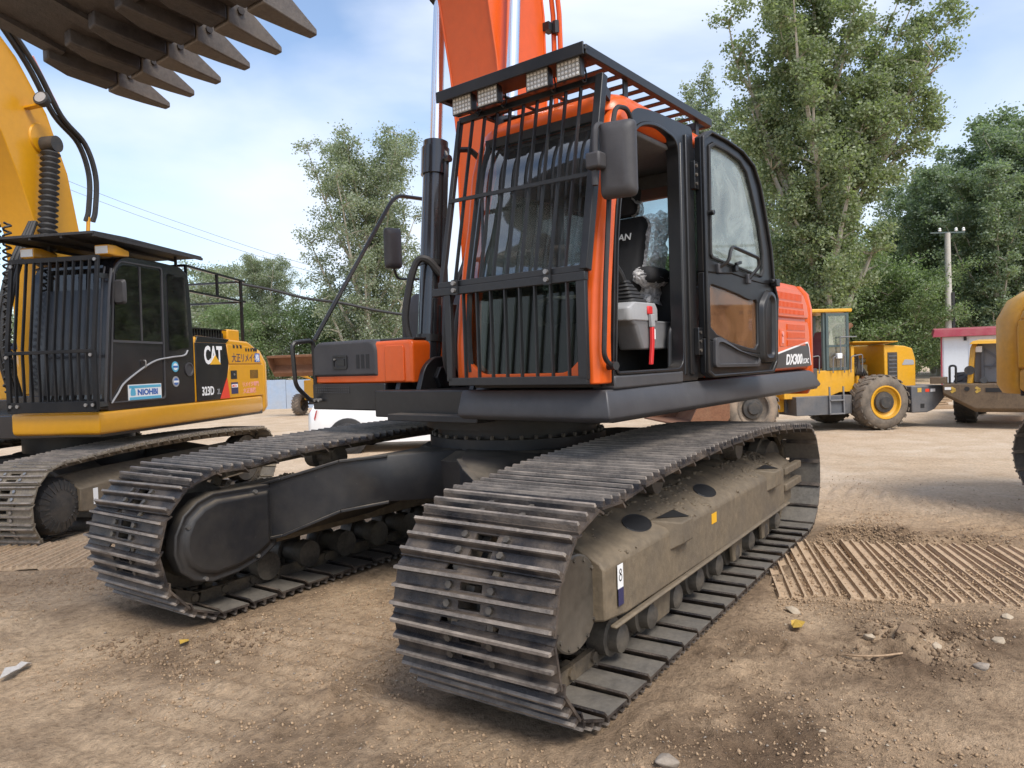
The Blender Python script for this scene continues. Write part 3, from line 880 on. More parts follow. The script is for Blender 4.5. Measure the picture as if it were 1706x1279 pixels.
# lifting-point sign and warning label on the near frame
b = MB(); b.box(1.585, 1.640, 1.6155, 1.6175, 0.40, 0.585)
st = b.build('lifting_point_sign', 'white_print', exc)
b = MB(); b.box(1.585, 1.640, 1.6155, 1.6180, 0.40, 0.478)
b.build('sign_panel', 'navy_print', st)
b = MB()
for zz, rr in ((0.553, 0.013), (0.525, 0.017)):
    lo = [[(1.6125 + (rr - k) * cos(a), 1.6183, zz + (rr - k) * sin(a)) for a in [2 * pi * i / 14 for i in range(14)]] for k in (0, 0.006)]
    b.add(lo[0] + lo[1], [(i, (i + 1) % 14, 14 + (i + 1) % 14, 14 + i) for i in range(14)])
b.build('hook_mark', 'decal_dark', st)
b = MB(); b.box(0.30, 0.385, 1.6155, 1.618, 0.515, 0.575)
b.build('warning_label', 'yellow_print', exc)

# carbody
b = MB()
b.lathe((0, 0, 0.52), (0, 0, 1), [(0, 0.62), (0.10, 0.78), (0.34, 0.80), (0.40, 0.70)], 40)
for sx in (1, -1):
    for sy in (1, -1):
        secs = []
        for y, xa, xb, zb, zt in ((0.0, -0.1, 0.62, 0.60, 0.93), (0.30, 0.15, 1.08, 0.62, 0.925), (0.52, 0.40, 1.30, 0.58, 0.905), (0.85, 0.74, 1.50, 0.43, 0.80), (1.06, 0.86, 1.56, 0.38, 0.745)):
            secs.append([(sx * xa, sy * y, zb), (sx * xb, sy * y, zb), (sx * (xb + 0.012), sy * y, zb + 0.012), (sx * (xb + 0.012), sy * y, zt - 0.012), (sx * xb, sy * y, zt), (sx * xa, sy * y, zt)])
        b.loft(secs)
b.build('carbody', 'carbody_black', exc, smooth=True, auto=30)
b = MB()
for sx in (1,):
    for sy in (1, -1):   # flange strips welded along the leg edges
        for zi in (3, 4):
            b = MB()
            P_ = [(1.315 * sx, sy * 0.52, 0.58 if zi == 3 else 0.905), (1.515 * sx, sy * 0.85, 0.43 if zi == 3 else 0.80), (1.575 * sx, sy * 1.06, 0.38 if zi == 3 else 0.745)]
            P_ = [(1.095 * sx, sy * 0.30, 0.62 if zi == 3 else 0.925)] + P_
            for p, q in zip(P_[:-1], P_[1:]): b.bar(p, q, 0.035, 0.018)
            b.build('leg_flange', 'carbody_black', exc, bevel=0.004)
b = MB(); b.lathe((0, 0, 0.90), (0, 0, 1), [(0, 0.66), (0.09, 0.66), (0.095, 0.60), (0.15, 0.60), (0.155, 0.68), (0.25, 0.68), (0.27, 0.62)], 48)
sl_ = b.build('slew_ring', 'carbody_black', exc, smooth=True)
b = MB(); b.cyl((0, 0, 0.99), (0, 0, 1.015), 0.015, 6)
rbm = b.mesh('ring_bolt', 'roller_steel')
for i in range(40):
    a = 2 * pi * i / 40
    link('ring_bolt', rbm, sl_).location = (0.635 * cos(a), 0.635 * sin(a), 0)

# ---- upper structure -------------------------------------------------
b = MB()
b.box(-2.75, 0.20, -1.44, 1.42, 1.17, 1.36)
b.box(0.20, 1.00, 0.46, 1.42, 1.17, 1.36)
b.box(0.20, 0.86, -0.62, 0.46, 1.15, 1.34)
b.box(0.20, 0.76, -1.47, -0.62, 1.185, 1.388)
UP(b, 'deck', 'black_paint', bevel=0.01)
b = MB()
for i in range(16):     # perforated tread strip under the tool box
    for k in range(3):
        b.box(0.762, 0.766, -1.42 + i * 0.026, -1.405 + i * 0.026, 1.355 - k * 0.02, 1.365 - k * 0.02)
UP(b, 'tread_strip', 'skirt_grey')
# flared side skirt: section (y out, z), lofted round the corner
def skirt_sec(f, n=3):
    return [f(0.0, 1.352), f(0.012, 1.335), f(0.040, 1.225), f(0.036, 1.205), f(0.01, 1.185), f(-0.16, 1.165), f(-0.16, 1.352)]
b = MB()
loops = []
loops.append(skirt_sec(lambda o, z: (1.13 + o, 0.475 - 0.35 * o, z)))
loops.append(skirt_sec(lambda o, z: (1.13 + o, 0.9, z)))
loops.append(skirt_sec(lambda o, z: (1.13 + o, 1.455 + o, z)))
loops.append(skirt_sec(lambda o, z: (0.5, 1.465 + o, z)))
loops.append(skirt_sec(lambda o, z: (-1.2, 1.470 + o, z)))
loops.append(skirt_sec(lambda o, z: (-2.32 - 5 * max(0, o), 1.470 + o, z)))
b.loft(loops)
UP(b, 'side_skirt', 'skirt_grey', bevel=0.006)
b = MB()
b.box(-2.72, -1.9, -1.50, -1.44, 1.19, 1.36); b.box(-1.9, 0.1, -1.50, -1.44, 1.19, 1.36)
UP(b, 'far_skirt', 'skirt_grey', bevel=0.006)

# cab shell ---------------------------------------------------------
YL, YR = 1.45, 0.50      # cab sides
APF = [(1.215, 1.385), (1.215, 1.62), (1.185, 1.86), (1.135, 2.11), (1.085, 2.30), (1.030, 2.62), (0.965, 2.79), (0.86, 2.885)]     # front edge of the pillar (x, z)
APR = [(1.075, 1.385), (1.072, 1.62), (1.052, 1.86), (1.025, 2.05), (0.985, 2.30), (0.905, 2.56), (0.845, 2.71), (0.78, 2.79)]
def pillar(ys, flip):
    P = MB()
    loops = []
    for (xf, zf), (xr, zr) in zip(APF, APR):
        y0, y1 = ys
        dx, dz = xf - xr, zf - zr
        if flip > 0:
            loops.append([(xr, y0, zr), (xf - 0.03, y0, zf), (xf, y0 + 0.03 * 1, zf), (xf, y1 - 0.035, zf), (xf - 0.035, y1, zf), (xr, y1, zr)])
        else:
            loops.append([(xr, y1, zr), (xf - 0.03, y1, zf), (xf, y1 - 0.03, zf), (xf, y0 + 0.035, zf), (xf - 0.035, y0, zf), (xr, y0, zr)])
    P.loft(loops)
    return P
cab = UP(pillar((1.365, YL + 0.012), 1), 'cab_pillar', 'orange', bevel=0.008)
UP(pillar((YR - 0.012, 0.585), -1), 'cab_pillar', 'orange', bevel=0.008)
# orange front sill with curved lower window edge
b = MB()
b.prism(rloop([(0.585, 1.385), (1.365, 1.385), (1.365, 1.53), (1.27, 1.445), (0.68, 1.445), (0.585, 1.53)], 0.05, 5), 'x', 1.11, 1.20)
UP(b, 'front_sill', 'orange', bevel=0.006)
# roof: rounded slab
def roof_loop(ex, ey, z, x1=0.98, x0=-0.56):
    return [(x, y, z) for x, y in rloop([(x0 - ex, YR - ey), (x1 + ex, YR - ey), (x1 + ex, YL + ey), (x0 - ex, YL + ey)], 0.16, 6)]
b = MB()
b.loft([roof_loop(-0.09, -0.03, 2.79, 0.95), roof_loop(-0.02, 0.01, 2.83), roof_loop(-0.03, 0.012, 2.875), roof_loop(-0.08, -0.03, 2.935), roof_loop(-0.20, -0.14, 2.968), roof_loop(-0.36, -0.3, 2.975)])
UP(b, 'cab_roof', 'orange', smooth=True, auto=50)
b = MB(); b.box(-0.50, 0.90, YR + 0.02, YL - 0.035, 2.755, 2.786); b.box(-0.5, -0.2, YR + 0.06, YL - 0.06, 2.66, 2.754)
UP(b, 'headliner', 'headliner', bevel=0.01)
# black rear frame: B post, rear corner, rail over the door, sill
b = MB()
b.box(0.035, 0.235, 1.40, YL + 0.012, 1.39, 2.80)
b.box(0.10, 0.15, YL + 0.012, YL + 0.032, 1.40, 2.86); b.box(0.185, 0.215, YL + 0.012, YL + 0.026, 1.40, 2.80)
po = UP(b, 'door_post', 'black_paint', bevel=0.010)
outer_op = [(1.075, 1.36), (1.01, 2.20), (0.92, 2.60), (0.79, 2.87), (0.55, 2.905), (0.02, 2.93), (0.02, 1.36)]
inner_op = [(1.058, 1.425), (0.992, 2.20), (0.898, 2.58), (0.755, 2.79), (0.53, 2.845), (0.235, 2.815), (0.235, 1.425)]
b = MB()
b.ring(rloop(outer_op, [0.03, .2, .2, .12, .1, .05, .03], 5), rloop(inner_op, [0.05, .2, .2, .12, .12, .10, .09], 5), 'y', 1.42, YL + 0.018)
b.ring(rloop([(x, z) for x, z in inner_op], [0.05, .2, .2, .12, .12, .10, .09], 5), rloop([(0.66 + (x - 0.66) * 0.975, 2.1 + (z - 2.1) * 0.975) for x, z in inner_op], [0.05, .2, .2, .12, .12, .10, .09], 5), 'y', 1.395, YL + 0.028)
UP(b, 'door_frame', 'black_paint', bevel=0.007)
b = MB(); b.box(0.25, 1.07, 1.33, 1.475, 1.352, 1.424)
UP(b, 'door_sill', 'skirt_grey', bevel=0.012)
b = MB()
b.box(-0.56, -0.47, 1.36, YL, 1.37, 2.80); b.box(-0.56, -0.47, YR, 0.59, 1.37, 2.80); b.box(-0.56, -0.50, 0.59, 1.36, 1.37, 2.05); b.box(-0.47, 0.035, 1.40, YL, 2.70, 2.83)
b.box(-0.47, 1.05, YR, YR + 0.05, 1.37, 1.75); b.box(-0.56, -0.47, 0.59, 1.36, 2.66, 2.80); b.box(-0.47, 0.85, YR, YR + 0.06, 2.70, 2.82); b.box(0.10, 0.18, YR, YR + 0.05, 1.75, 2.72)
UP(b, 'cab_rear_frame', 'black_paint', bevel=0.01)
b = MB(); b.box(-0.10, 0.034, 1.40, YL + 0.004, 1.37, 1.95)
UP(b, 'post_infill', 'black_paint', bevel=0.006)
b = MB(); b.box(-0.57, -0.10, 1.40, YL + 0.006, 1.37, 1.95)
UP(b, 'rear_side_panel', 'orange', bevel=0.01)
b = MB(); b.box(-0.50, 1.10, YR + 0.05, 1.40, 1.365, 1.392)
UP(b, 'cab_floor', 'interior_black')
# panes
def pane(name, pts, mat, parent=None, t=0.006, **k):
    q = MB()
    n_ = Vector(pts[1]) - Vector(pts[0]); m_ = Vector(pts[-1]) - Vector(pts[0])
    nn = n_.cross(m_).normalized() * t
    k_ = len(pts)
    q.add([Vector(p) for p in pts] + [Vector(p) + nn for p in pts], [(i, (i + 1) % k_, k_ + (i + 1) % k_, k_ + i) for i in range(k_)] + [tuple(range(k_))[::-1], tuple(range(k_, 2 * k_))])
    return UP(q, name, mat, parent, **k)
q = MB()
lw, rw, mw = [], [], []
zf_ = [1.95, 2.11, 2.30, 2.62, 2.79, 2.845]
xf_ = [1.150, 1.118, 1.07, 1.012, 0.955, 0.925]
for p in bez([(x, 0, z) for x, z in zip(xf_, zf_)], 6): lw.append((p.x, 0.56, p.z)); rw.append((p.x, 1.39, p.z)); mw.append((p.x, 0.98, p.z))
q.loft([lw, mw, rw], closed=False, caps=False)
UP(q, 'windshield', 'glass_front', smooth=True)
pane('lower_windshield', [(1.175, 0.57, 1.42), (1.175, 1.38, 1.42), (1.135, 1.38, 1.95), (1.135, 0.57, 1.95)], 'glass_lower')
pane('rear_window', [(-0.52, 0.59, 2.05), (-0.52, 1.36, 2.05), (-0.52, 1.36, 2.67), (-0.52, 0.59, 2.67)], 'glass_clear')
pane('side_window', [(-0.47, YR + 0.02, 1.75), (1.0, YR + 0.02, 1.75), (0.90, YR + 0.02, 2.71), (-0.47, YR + 0.02, 2.71)], 'glass_clear')
pane('quarter_window', [(-0.47, 1.43, 1.95), (0.035, 1.43, 1.95), (0.035, 1.43, 2.71), (-0.47, 1.43, 2.71)], 'glass_clear')
b = MB()     # black rubber round the windscreen
for P_ in ([(1.19, 0.60, 1.46), (1.18, 0.585, 1.70), (1.14, 0.58, 2.02), (1.07, 0.58, 2.32), (1.01, 0.585, 2.62), (0.955, 0.60, 2.80)], [(1.19, 1.352, 1.46), (1.18, 1.365, 1.70), (1.14, 1.37, 2.02), (1.07, 1.37, 2.32), (1.01, 1.365, 2.62), (0.955, 1.35, 2.80)]):
    b.tube(bez(P_, 4), 0.017, 6)
b.bar((0.952, 0.58, 2.805), (0.952, 1.37, 2.805), 0.03, 0.05); b.bar((1.155, 0.58, 1.95), (1.155, 1.37, 1.95), 0.035, 0.05)
UP(b, 'window_seal', 'rubber', smooth=True)
b = MB(); b.box(0.88, 0.90, 0.60, 1.35, 2.52, 2.76)      # rolled sun blind hanging behind the glass
UP(b, 'sun_blind', 'interior_black')
b = MB(); b.box(-0.45, 0.88, YR + 0.062, YR + 0.07, 2.56, 2.74)  # black strip added to keep the side window's top dark
UP(b, 'window_dark_strip', 'interior_black')
b = MB(); b.bar((1.19, 0.62, 1.95), (1.12, 0.66, 2.45), 0.018, 0.018); b.bar((1.115, 0.665, 2.47), (1.165, 0.69, 1.98), 0.012, 0.02)
UP(b, 'wiper', 'black_paint')

# open door, folded back ------------------------------------------------
Hd = Vector((0.04, 1.505, 0)); Dd = Vector((-0.973, 0.10, 0)).normalized()
door_rot = atan2(Dd.y, Dd.x)          # door-local x runs away from the hinge; local -y... faces out
# door-local: x along the door, z up, y = thickness (towards +world y is -local y)
dO = [(0.0, 1.40), (0.0, 2.86), (0.10, 2.915), (0.32, 2.90), (0.53, 2.87), (0.70, 2.80), (0.79, 2.68), (0.86, 2.50), (0.945, 2.25), (0.975, 2.05), (0.985, 1.99), (1.03, 1.90), (1.01, 1.72), (0.995, 1.44), (0.93, 1.375), (0.06, 1.372)]
dW1 = [(0.075, 2.14), (0.085, 2.82), (0.15, 2.85), (0.32, 2.84), (0.50, 2.81), (0.60, 2.745), (0.66, 2.64), (0.71, 2.54), (0.775, 2.39), (0.825, 2.20), (0.822, 2.08), (0.79, 2.045), (0.65, 2.055), (0.36, 2.088), (0.20, 2.105), (0.095, 2.118)]
dL = [(0.075, 1.69), (0.075, 1.945), (0.10, 1.955), (0.30, 1.93), (0.49, 1.90), (0.56, 1.885), (0.63, 1.876), (0.70, 1.885), (0.722, 1.86), (0.722, 1.75), (0.72, 1.65), (0.718, 1.575), (0.68, 1.548), (0.60, 1.553), (0.34, 1.592), (0.15, 1.645)]
door = None
b = MB()
def dy(z):      # the door leans in slightly at the top
    return 0.0
split_hi = [(0.0, 2.03)] + dO[1:10] + [(0.98, 1.995), (0.80, 2.00), (0.65, 2.01), (0.36, 2.04), (0.20, 2.03), (0.05, 2.03)]
b.ring(split_hi, dW1, 'y', -0.025, 0.02)
lo_out = [(0.0, 1.62), (0.0, 2.03), (0.05, 2.03), (0.20, 2.03), (0.36, 2.04), (0.65, 2.01), (0.80, 2.00), (0.98, 1.995), (1.03, 1.90), (1.015, 1.80), (1.01, 1.70), (1.0, 1.60), (0.90, 1.52), (0.70, 1.515), (0.36, 1.55), (0.05, 1.61)]
b.ring(lo_out, dL, 'y', -0.025, 0.02)
b.prism([(0.0, 1.40), (0.0, 1.62), (0.05, 1.61), (0.36, 1.55), (0.70, 1.515), (0.90, 1.52), (1.0, 1.60), (0.995, 1.44), (0.93, 1.375), (0.06, 1.372)], 'y', -0.025, 0.02)
door = b.build('cab_door', 'black_paint', exc, rot=(0, 0, PSI + door_rot), loc=tuple(Matrix.Rotation(PSI, 3, 'Z') @ Hd), bevel=0.008)
b = MB()
dO_in = [(0.49 + (x - 0.49) * 0.955, 2.13 + (z - 2.13) * 0.975) for x, z in dO]
b.ring(dO, dO_in, 'y', -0.045, -0.020)
b.build('door_rim', 'black_paint', door, bevel=0.007)
b = MB()
b.ring([(x + 0.0, z) for x, z in dW1], [(0.43 + (x - 0.43) * 0.945, 2.42 + (z - 2.42) * 0.955) for x, z in dW1], 'y', -0.036, -0.018)
b.build('window_rubber', 'rubber', door, bevel=0.004)
b = MB(); b.prism(dW1, 'y', -0.010, -0.004)
b.build('upper_pane', 'glass_door', door)
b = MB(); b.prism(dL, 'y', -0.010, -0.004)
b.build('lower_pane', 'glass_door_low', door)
b = MB()
pk = [(0.085, 1.435), (0.092, 1.62), (0.15, 1.625), (0.24, 1.60), (0.40, 1.545), (0.72, 1.475), (0.70, 1.425)]
pk2 = [(0.38 + (x - 0.38) * 0.90, 1.51 + (z - 1.51) * 0.74) for x, z in pk]
b.loft([[to3(p, 'y', -0.02) for p in rloop(pk, 0.03, 3)], [to3(p, 'y', -0.045) for p in rloop(pk, 0.03, 3)], [to3(p, 'y', -0.050) for p in rloop(pk2, 0.03, 3)], [to3(p, 'y', -0.030) for p in rloop(pk2, 0.03, 3)]])
b.build('door_pocket', 'skirt_grey', door, bevel=0.004)
b = MB()
b.loft([[to3(p, 'y', y) for p in rloop([(0.74 + c, 1.44 + c), (0.74 + c, 1.86 - c), (0.86, 1.97 - c), (0.98 - c, 1.94 - c), (0.965 - c, 1.44 + c)], 0.05, 4)] for c, y in ((0, -0.02), (0.015, -0.055), (0.045, -0.06), (0.06, -0.04))])
b.build('door_moulding', 'black_paint', door, bevel=0.006)
b = MB(); b.tube(bend([(0.175, -0.03, 2.065), (0.20, -0.09, 2.10), (0.235, -0.09, 2.20), (0.615, -0.09, 2.155), (0.63, -0.09, 2.10), (0.575, -0.03, 2.01)], 0.05, 5), 0.012, 8)
b.build('grab_handle', 'black_paint', door, smooth=True)
b = MB(); b.box(0.155, 0.195, -0.045, -0.022, 2.03, 2.09); b.box(0.555, 0.60, -0.045, -0.022, 1.985, 2.05)
b.build('handle_foot', 'skirt_grey', door, bevel=0.005)
b = MB(); b.box(0.37, 0.41, -0.05, -0.02, 2.055, 2.10); b.bar((0.36, -0.055, 2.10), (0.43, -0.055, 2.115), 0.02, 0.02); b.cyl((0.085, -0.02, 2.40), (0.085, -0.06, 2.40), 0.017, 8)
b.build('window_latch', 'black_paint', door, bevel=0.004)
b = MB(); b.box(0.93, 0.985, -0.075, -0.03, 1.985, 2.035); b.cyl((0.90, -0.05, 2.02), (1.0, -0.05, 2.02), 0.016, 8)
b.build('door_lock', 'black_paint', door, bevel=0.005)
for z in (1.60, 2.62):
    b = MB()
    b.box(0.04, 0.10, YL + 0.028, YL + 0.062, z - 0.085, z + 0.085); b.cyl((0.02, YL + 0.058, z - 0.10), (0.02, YL + 0.058, z + 0.10), 0.016, 10)
    h_ = UP(b, 'door_hinge', 'black_paint', bevel=0.004)
    for k in (-0.055, 0, 0.055):
        b = MB(); b.cyl((0.085, YL + 0.062, z + k), (0.085, YL + 0.072, z + k), 0.011, 6)
        b.build('hinge_bolt', 'roller_steel', h_)

# cab interior ------------------------------------------------------------
def cush(name, mat, loops, par=None):
    q = MB(); q.loft(loops)
    return UP(q, name, mat, par, smooth=True, auto=60)
def rbox(x0, x1, y0, y1, z0, z1, r=0.05):
    """soft box as lofted loops along z"""
    L_ = []
    for z, i in ((z0, r * 0.7), (z0 + r * 0.4, r * 0.15), (z0 + r, 0), (z1 - r, 0), (z1 - r * 0.4, r * 0.15), (z1, r * 0.7)):
        L_.append([(x, y, z) for x, y in rloop([(x0 + i, y0 + i), (x1 - i, y0 + i), (x1 - i, y1 - i), (x0 + i, y1 - i)], r, 4)])
    return L_
seat = cush('seat', 'seat_fabric', rbox(0.10, 0.66, 0.70, 1.16, 1.74, 1.88, 0.06))
def slab(x_lo, x_hi, z0, z1, y0, y1, t, r=0.06):
    """leaning cushion from (x_lo,z0) to (x_hi,z1)"""
    L_ = []
    for u in (0, 0.04, 0.12, 0.5, 0.88, 0.96, 1):
        i = {0: 0.6, 0.04: 0.25, 0.12: 0.0, 0.5: 0, 0.88: 0.0, 0.96: 0.25, 1: 0.6}[u] * r
        x = x_lo + (x_hi - x_lo) * u; z = z0 + (z1 - z0) * u
        L_.append([(x + a, b_, z) for a, b_ in rloop([(-t + i, y0 + i), (t - i, y0 + i), (t - i, y1 - i), (-t + i, y1 - i)], 0.04, 4)])
    return L_
bk = cush('seat_back', 'seat_fabric', slab(0.18, -0.02, 1.88, 2.44, 0.70, 1.14, 0.07))
cush('headrest', 'seat_fabric', slab(-0.01, -0.06, 2.45, 2.66, 0.79, 1.05, 0.055))
b = MB(); b.box(0.12, 0.58, 0.78, 1.12, 1.39, 1.74)
UP(b, 'seat_base', 'interior_black', bevel=0.02)
rs = random.Random(3)
def crumple(name, fn, nu, nv, amp, mat='film'):
    q = MB(); vs = []
    for i in range(nu + 1):
        for j in range(nv + 1):
            p = Vector(fn(i / nu, j / nv))
            vs.append(p + Vector((rs.uniform(-amp, amp), rs.uniform(-amp, amp), rs.uniform(-amp, amp))))
    q.add(vs, [(i * (nv + 1) + j, i * (nv + 1) + j + 1, (i + 1) * (nv + 1) + j + 1, (i + 1) * (nv + 1) + j) for i in range(nu) for j in range(nv)])
    return UP(q, name, mat, smooth=True, auto=80)
crumple('seat_film', lambda u, v: (0.16 - 0.20 * u - 0.10 + 0.15 * cos(pi * v), 1.05 + 0.17 * sin(pi * v), 1.84 + 0.62 * u), 14, 12, 0.020)
crumple('cushion_film', lambda u, v: (0.71 - 0.5 * u, 0.68 + 0.52 * v, 1.895 - 0.10 * max(0, abs(v - 0.5) - 0.38) * 6), 8, 10, 0.016)
crumple('headrest_film', lambda u, v: (0.05 - 0.10 * u, 1.04 + 0.05 * sin(pi * v), 2.44 + 0.12 * v), 6, 6, 0.012)
cush('armrest', 'seat_fabric', rbox(-0.04, 0.26, 1.16, 1.28, 1.98, 2.08, 0.04))
crumple('armrest_film', lambda u, v: (-0.12 + 0.44 * u, 1.20 + 0.075 * sqrt(max(0.001, sin(pi * min(1, max(0, u))))) * cos(2 * pi * v), 2.02 + 0.065 * sqrt(max(0.001, sin(pi * min(1, max(0, u))))) * sin(2 * pi * v)), 10, 14, 0.013)
text('seat_lettering', 'DOOSAN', 0.066, 'white_print', bk, plane4((0.143, 0.800, 2.275), (0, 1, 0), (-0.34, 0, 0.94)), 0.001, bold=0.0012).location = (0.0, 0, 0)
def console(y0, y1, name):
    q = MB()
    q.loft([[(x, y, z) for x, y in rloop([(a, y0), (c, y0), (c, y1), (a, y1)], 0.04, 3)] for a, c, z in ((0.10, 0.52, 1.56), (0.02, 0.60, 1.70), (-0.02, 0.66, 1.73))])
    o_ = UP(q, name, 'plastic_grey', bevel=0.01)
    q = MB()
    q.loft([[(x, y, z) for x, y in rloop([(a, y0 - 0.005), (c, y0 - 0.005), (c, y1 + 0.006), (a, y1 + 0.006)], 0.04, 3)] for a, c, z in ((0.30, 0.67, 1.725), (0.30, 0.675, 1.80), (0.33, 0.62, 1.835))])
    q.build('console_top', 'plastic_light', o_, bevel=0.01)
    q = MB()
    for k in range(6):
        s0 = 0.105 - k * 0.013; z0 = 1.835 + k * 0.022
        yy = (y0 + y1) / 2
        q.loft([[(0.50 + dx + 0.012 * k, yy + dy_, z) for dx, dy_ in rloop([(-s, -s * 0.7), (s, -s * 0.7), (s, s * 0.7), (-s, s * 0.7)], s * 0.4, 3)] for s, z in ((s0 - 0.012, z0), (s0, z0 + 0.006), (s0 - 0.012, z0 + 0.022))])
    q.build('lever_boot', 'rubber', o_, smooth=True, auto=40)
    q = MB(); yy = (y0 + y1) / 2
    q.tube(bez([(0.57, yy, 1.95), (0.62, yy, 2.01), (0.69, yy, 2.06), (0.73, yy + 0.01, 2.09)], 4), 0.02, 8, rads=[0.022] * 4 + [0.02] * 4 + [0.026] * 4 + [0.022])
    q.build('control_lever', 'rubber', o_, smooth=True)
    return o_
cn = console(1.18, 1.345, 'left_console')
console(0.57, 0.70, 'right_console')
b = MB(); b.box(0.405, 0.465, 1.346, 1.362, 1.765, 1.815)
b.build('lock_knob', 'red_plastic', cn, bevel=0.01)
b = MB(); b.loft([[(x, y, z) for x, y in ((0.408 - t, 1.352), (0.452 - t, 1.352), (0.452 - t, 1.375), (0.408 - t, 1.375))] for z, t in ((1.765, 0.0), (1.69, 0.004))])
b.build('lever_neck', 'plastic_light', cn, bevel=0.004)
b = MB(); b.loft([[(x, y, z) for x, y in ((0.418 + t, 1.356), (0.446 + t, 1.356), (0.446 + t, 1.376), (0.418 + t, 1.376))] for z, t in ((1.69, 0.0), (1.60, 0.002), (1.49, 0.022), (1.468, 0.026))])
b.build('lock_lever', 'red_plastic', cn, bevel=0.004)
b = MB(); b.box(0.365, 0.40, 1.350, 1.354, 1.62, 1.68)
b.build('console_sticker', 'white_print', cn)
b = MB(); b.tube(bend([(0.11, 1.385, 1.835), (0.20, 1.39, 1.72), (0.25, 1.39, 1.66), (0.27, 1.39, 1.40)], 0.06, 5), 0.014, 8)
UP(b, 'entry_rail', 'black_paint', smooth=True)
b = MB(); b.box(-0.46, 0.0, 0.60, 1.30, 1.40, 2.0); b.box(-0.46, -0.30, 0.60, 1.36, 2.0, 2.06)
UP(b, 'rear_cabinet', 'interior_black', bevel=0.02)
b = MB()
for y in (0.85, 1.05):
    b.bar((0.85, y, 1.40), (0.80, y, 1.72), 0.02, 0.02); b.box(0.80, 0.95, y - 0.05, y + 0.05, 1.42, 1.45)
b.box(0.70, 0.9, 0.58, 0.72, 1.39, 2.02)
UP(b, 'pedals', 'interior_black', bevel=0.004)
b = MB(); b.tube(bend([(-0.36, 1.33, 2.03), (-0.38, 1.33, 2.30), (-0.30, 1.33, 2.32), (-0.28, 1.33, 2.03)], 0.04, 4), 0.012, 8)
UP(b, 'rear_grab_loop', 'black_paint', smooth=True)
b = MB(); b.box(0.55, 1.0, 1.34, 1.46, 1.4245, 1.432)
UP(b, 'cardboard_scrap', 'cardboard')

# guards ------------------------------------------------------------------
def gx_at(z):       # plane of the upper guard
    return 1.255 + (z - 1.955) / (2.955 - 1.955) * (1.045 - 1.255)
GL, GR = 0.455, 1.432
b = MB()
for p, q in (((gx_at(1.955), GL - 0.02, 1.965), (gx_at(1.955), GR, 1.965)), ((gx_at(2.955), GL, 2.955), (gx_at(2.955), GR, 2.955))):
    b.bar(p, q, 0.03, 0.035)
b.bar((gx_at(1.955), GL, 1.955), (gx_at(2.955), GL, 2.955), 0.03, 0.03, (0, 1, 0)); b.bar((gx_at(1.955), GR, 1.955), (gx_at(2.97), GR, 2.97), 0.05, 0.045, (0, 1, 0))
gu = UP(b, 'upper_front_guard', 'guard_steel', bevel=0.004)
for i in range(9):
    y = GL + 0.097 + i * 0.0945
    b = MB(); b.bar((gx_at(1.965) - 0.003, y, 1.965), (gx_at(2.95) - 0.003, y, 2.95), 0.022, 0.008, (0, 1, 0))
    b.build('guard_bar', 'guard_steel', gu)
b = MB(); b.bar((gx_at(2.455) + 0.012, GL - 0.005, 2.462), (gx_at(2.455) + 0.012, GR + 0.01, 2.448), 0.015, 0.02)
b.build('cross_bar', 'guard_steel', gu)
b = MB(); b.tube(bend([(gx_at(2.78), GL, 2.78), (0.98, 0.47, 2.80), (0.92, 0.50, 2.74)], 0.03, 3), 0.017, 6); b.build('guard_bracket', 'guard_steel', gu)
b = MB(); b.bar((gx_at(2.93), GR - 0.01, 2.93), (0.92, 1.40, 2.90), 0.02, 0.05)
b.build('guard_bracket', 'guard_steel', gu)
b = MB()
gxl = 1.262
b.bar((gxl, GL - 0.06, 1.925), (gxl, GR + 0.01, 1.925), 0.035, 0.045); b.bar((gxl, 0.50, 1.408), (gxl, GR + 0.005, 1.408), 0.030, 0.045)
b.bar((gxl, 0.51, 1.41), (gxl, 0.51, 1.92), 0.03, 0.045, (0, 1, 0)); b.bar((gxl, GR - 0.02, 1.41), (gxl, GR - 0.02, 1.92), 0.03, 0.055, (0, 1, 0))
glo = UP(b, 'lower_front_guard', 'guard_steel', bevel=0.004)
for i in range(8):
    y = 0.625 + i * 0.1
    b = MB(); b.bar((gxl, y, 1.43), (gxl, y, 1.905), 0.009, 0.022, (1, 0, 0))
    b.build('guard_bar', 'guard_steel', glo)
for y in (0.58, 1.22):
    b = MB(); b.bar((gxl + 0.022, y, 1.90), (gxl + 0.022, y, 1.985), 0.045, 0.008, (1, 0, 0))
    br = b.build('guard_hinge', 'guard_steel', glo)
    for z in (1.925, 1.965):
        b = MB(); b.cyl((gxl + 0.025, y, z), (gxl + 0.042, y, z), 0.013, 8)
        b.build('hinge_bolt', 'bolt_steel', br)
# roof guard
b = MB()
RZ = 3.055
b.bar((-0.36, GL, RZ), (1.20, GL, RZ), 0.04, 0.05); b.bar((-0.36, 1.42, RZ), (1.20, 1.42, RZ), 0.04, 0.05)
b.bar((-0.36, GL, RZ), (-0.36, 1.42, RZ), 0.04, 0.05)
rg = UP(b, 'roof_guard', 'guard_steel', bevel=0.004)
b = MB(); b.box(1.005, 1.225, GL - 0.02, 1.44, RZ - 0.006, RZ + 0.006); b.box(1.219, 1.231, GL - 0.02, 1.44, RZ - 0.035, RZ + 0.028)
b.build('visor', 'guard_steel', rg, bevel=0.003)
for i in range(9):
    x = 0.90 - i * 0.135
    b = MB(); b.bar((x, GL + 0.02, RZ), (x, 1.40, RZ), 0.05, 0.006)
    b.build('roof_slat', 'guard_steel', rg)
for y in (0.72, 0.95, 1.18):
    b = MB(); b.bar((-0.35, y, RZ + 0.006), (1.0, y, RZ + 0.006), 0.03, 0.006)
    b.build('roof_slat', 'guard_steel', rg)
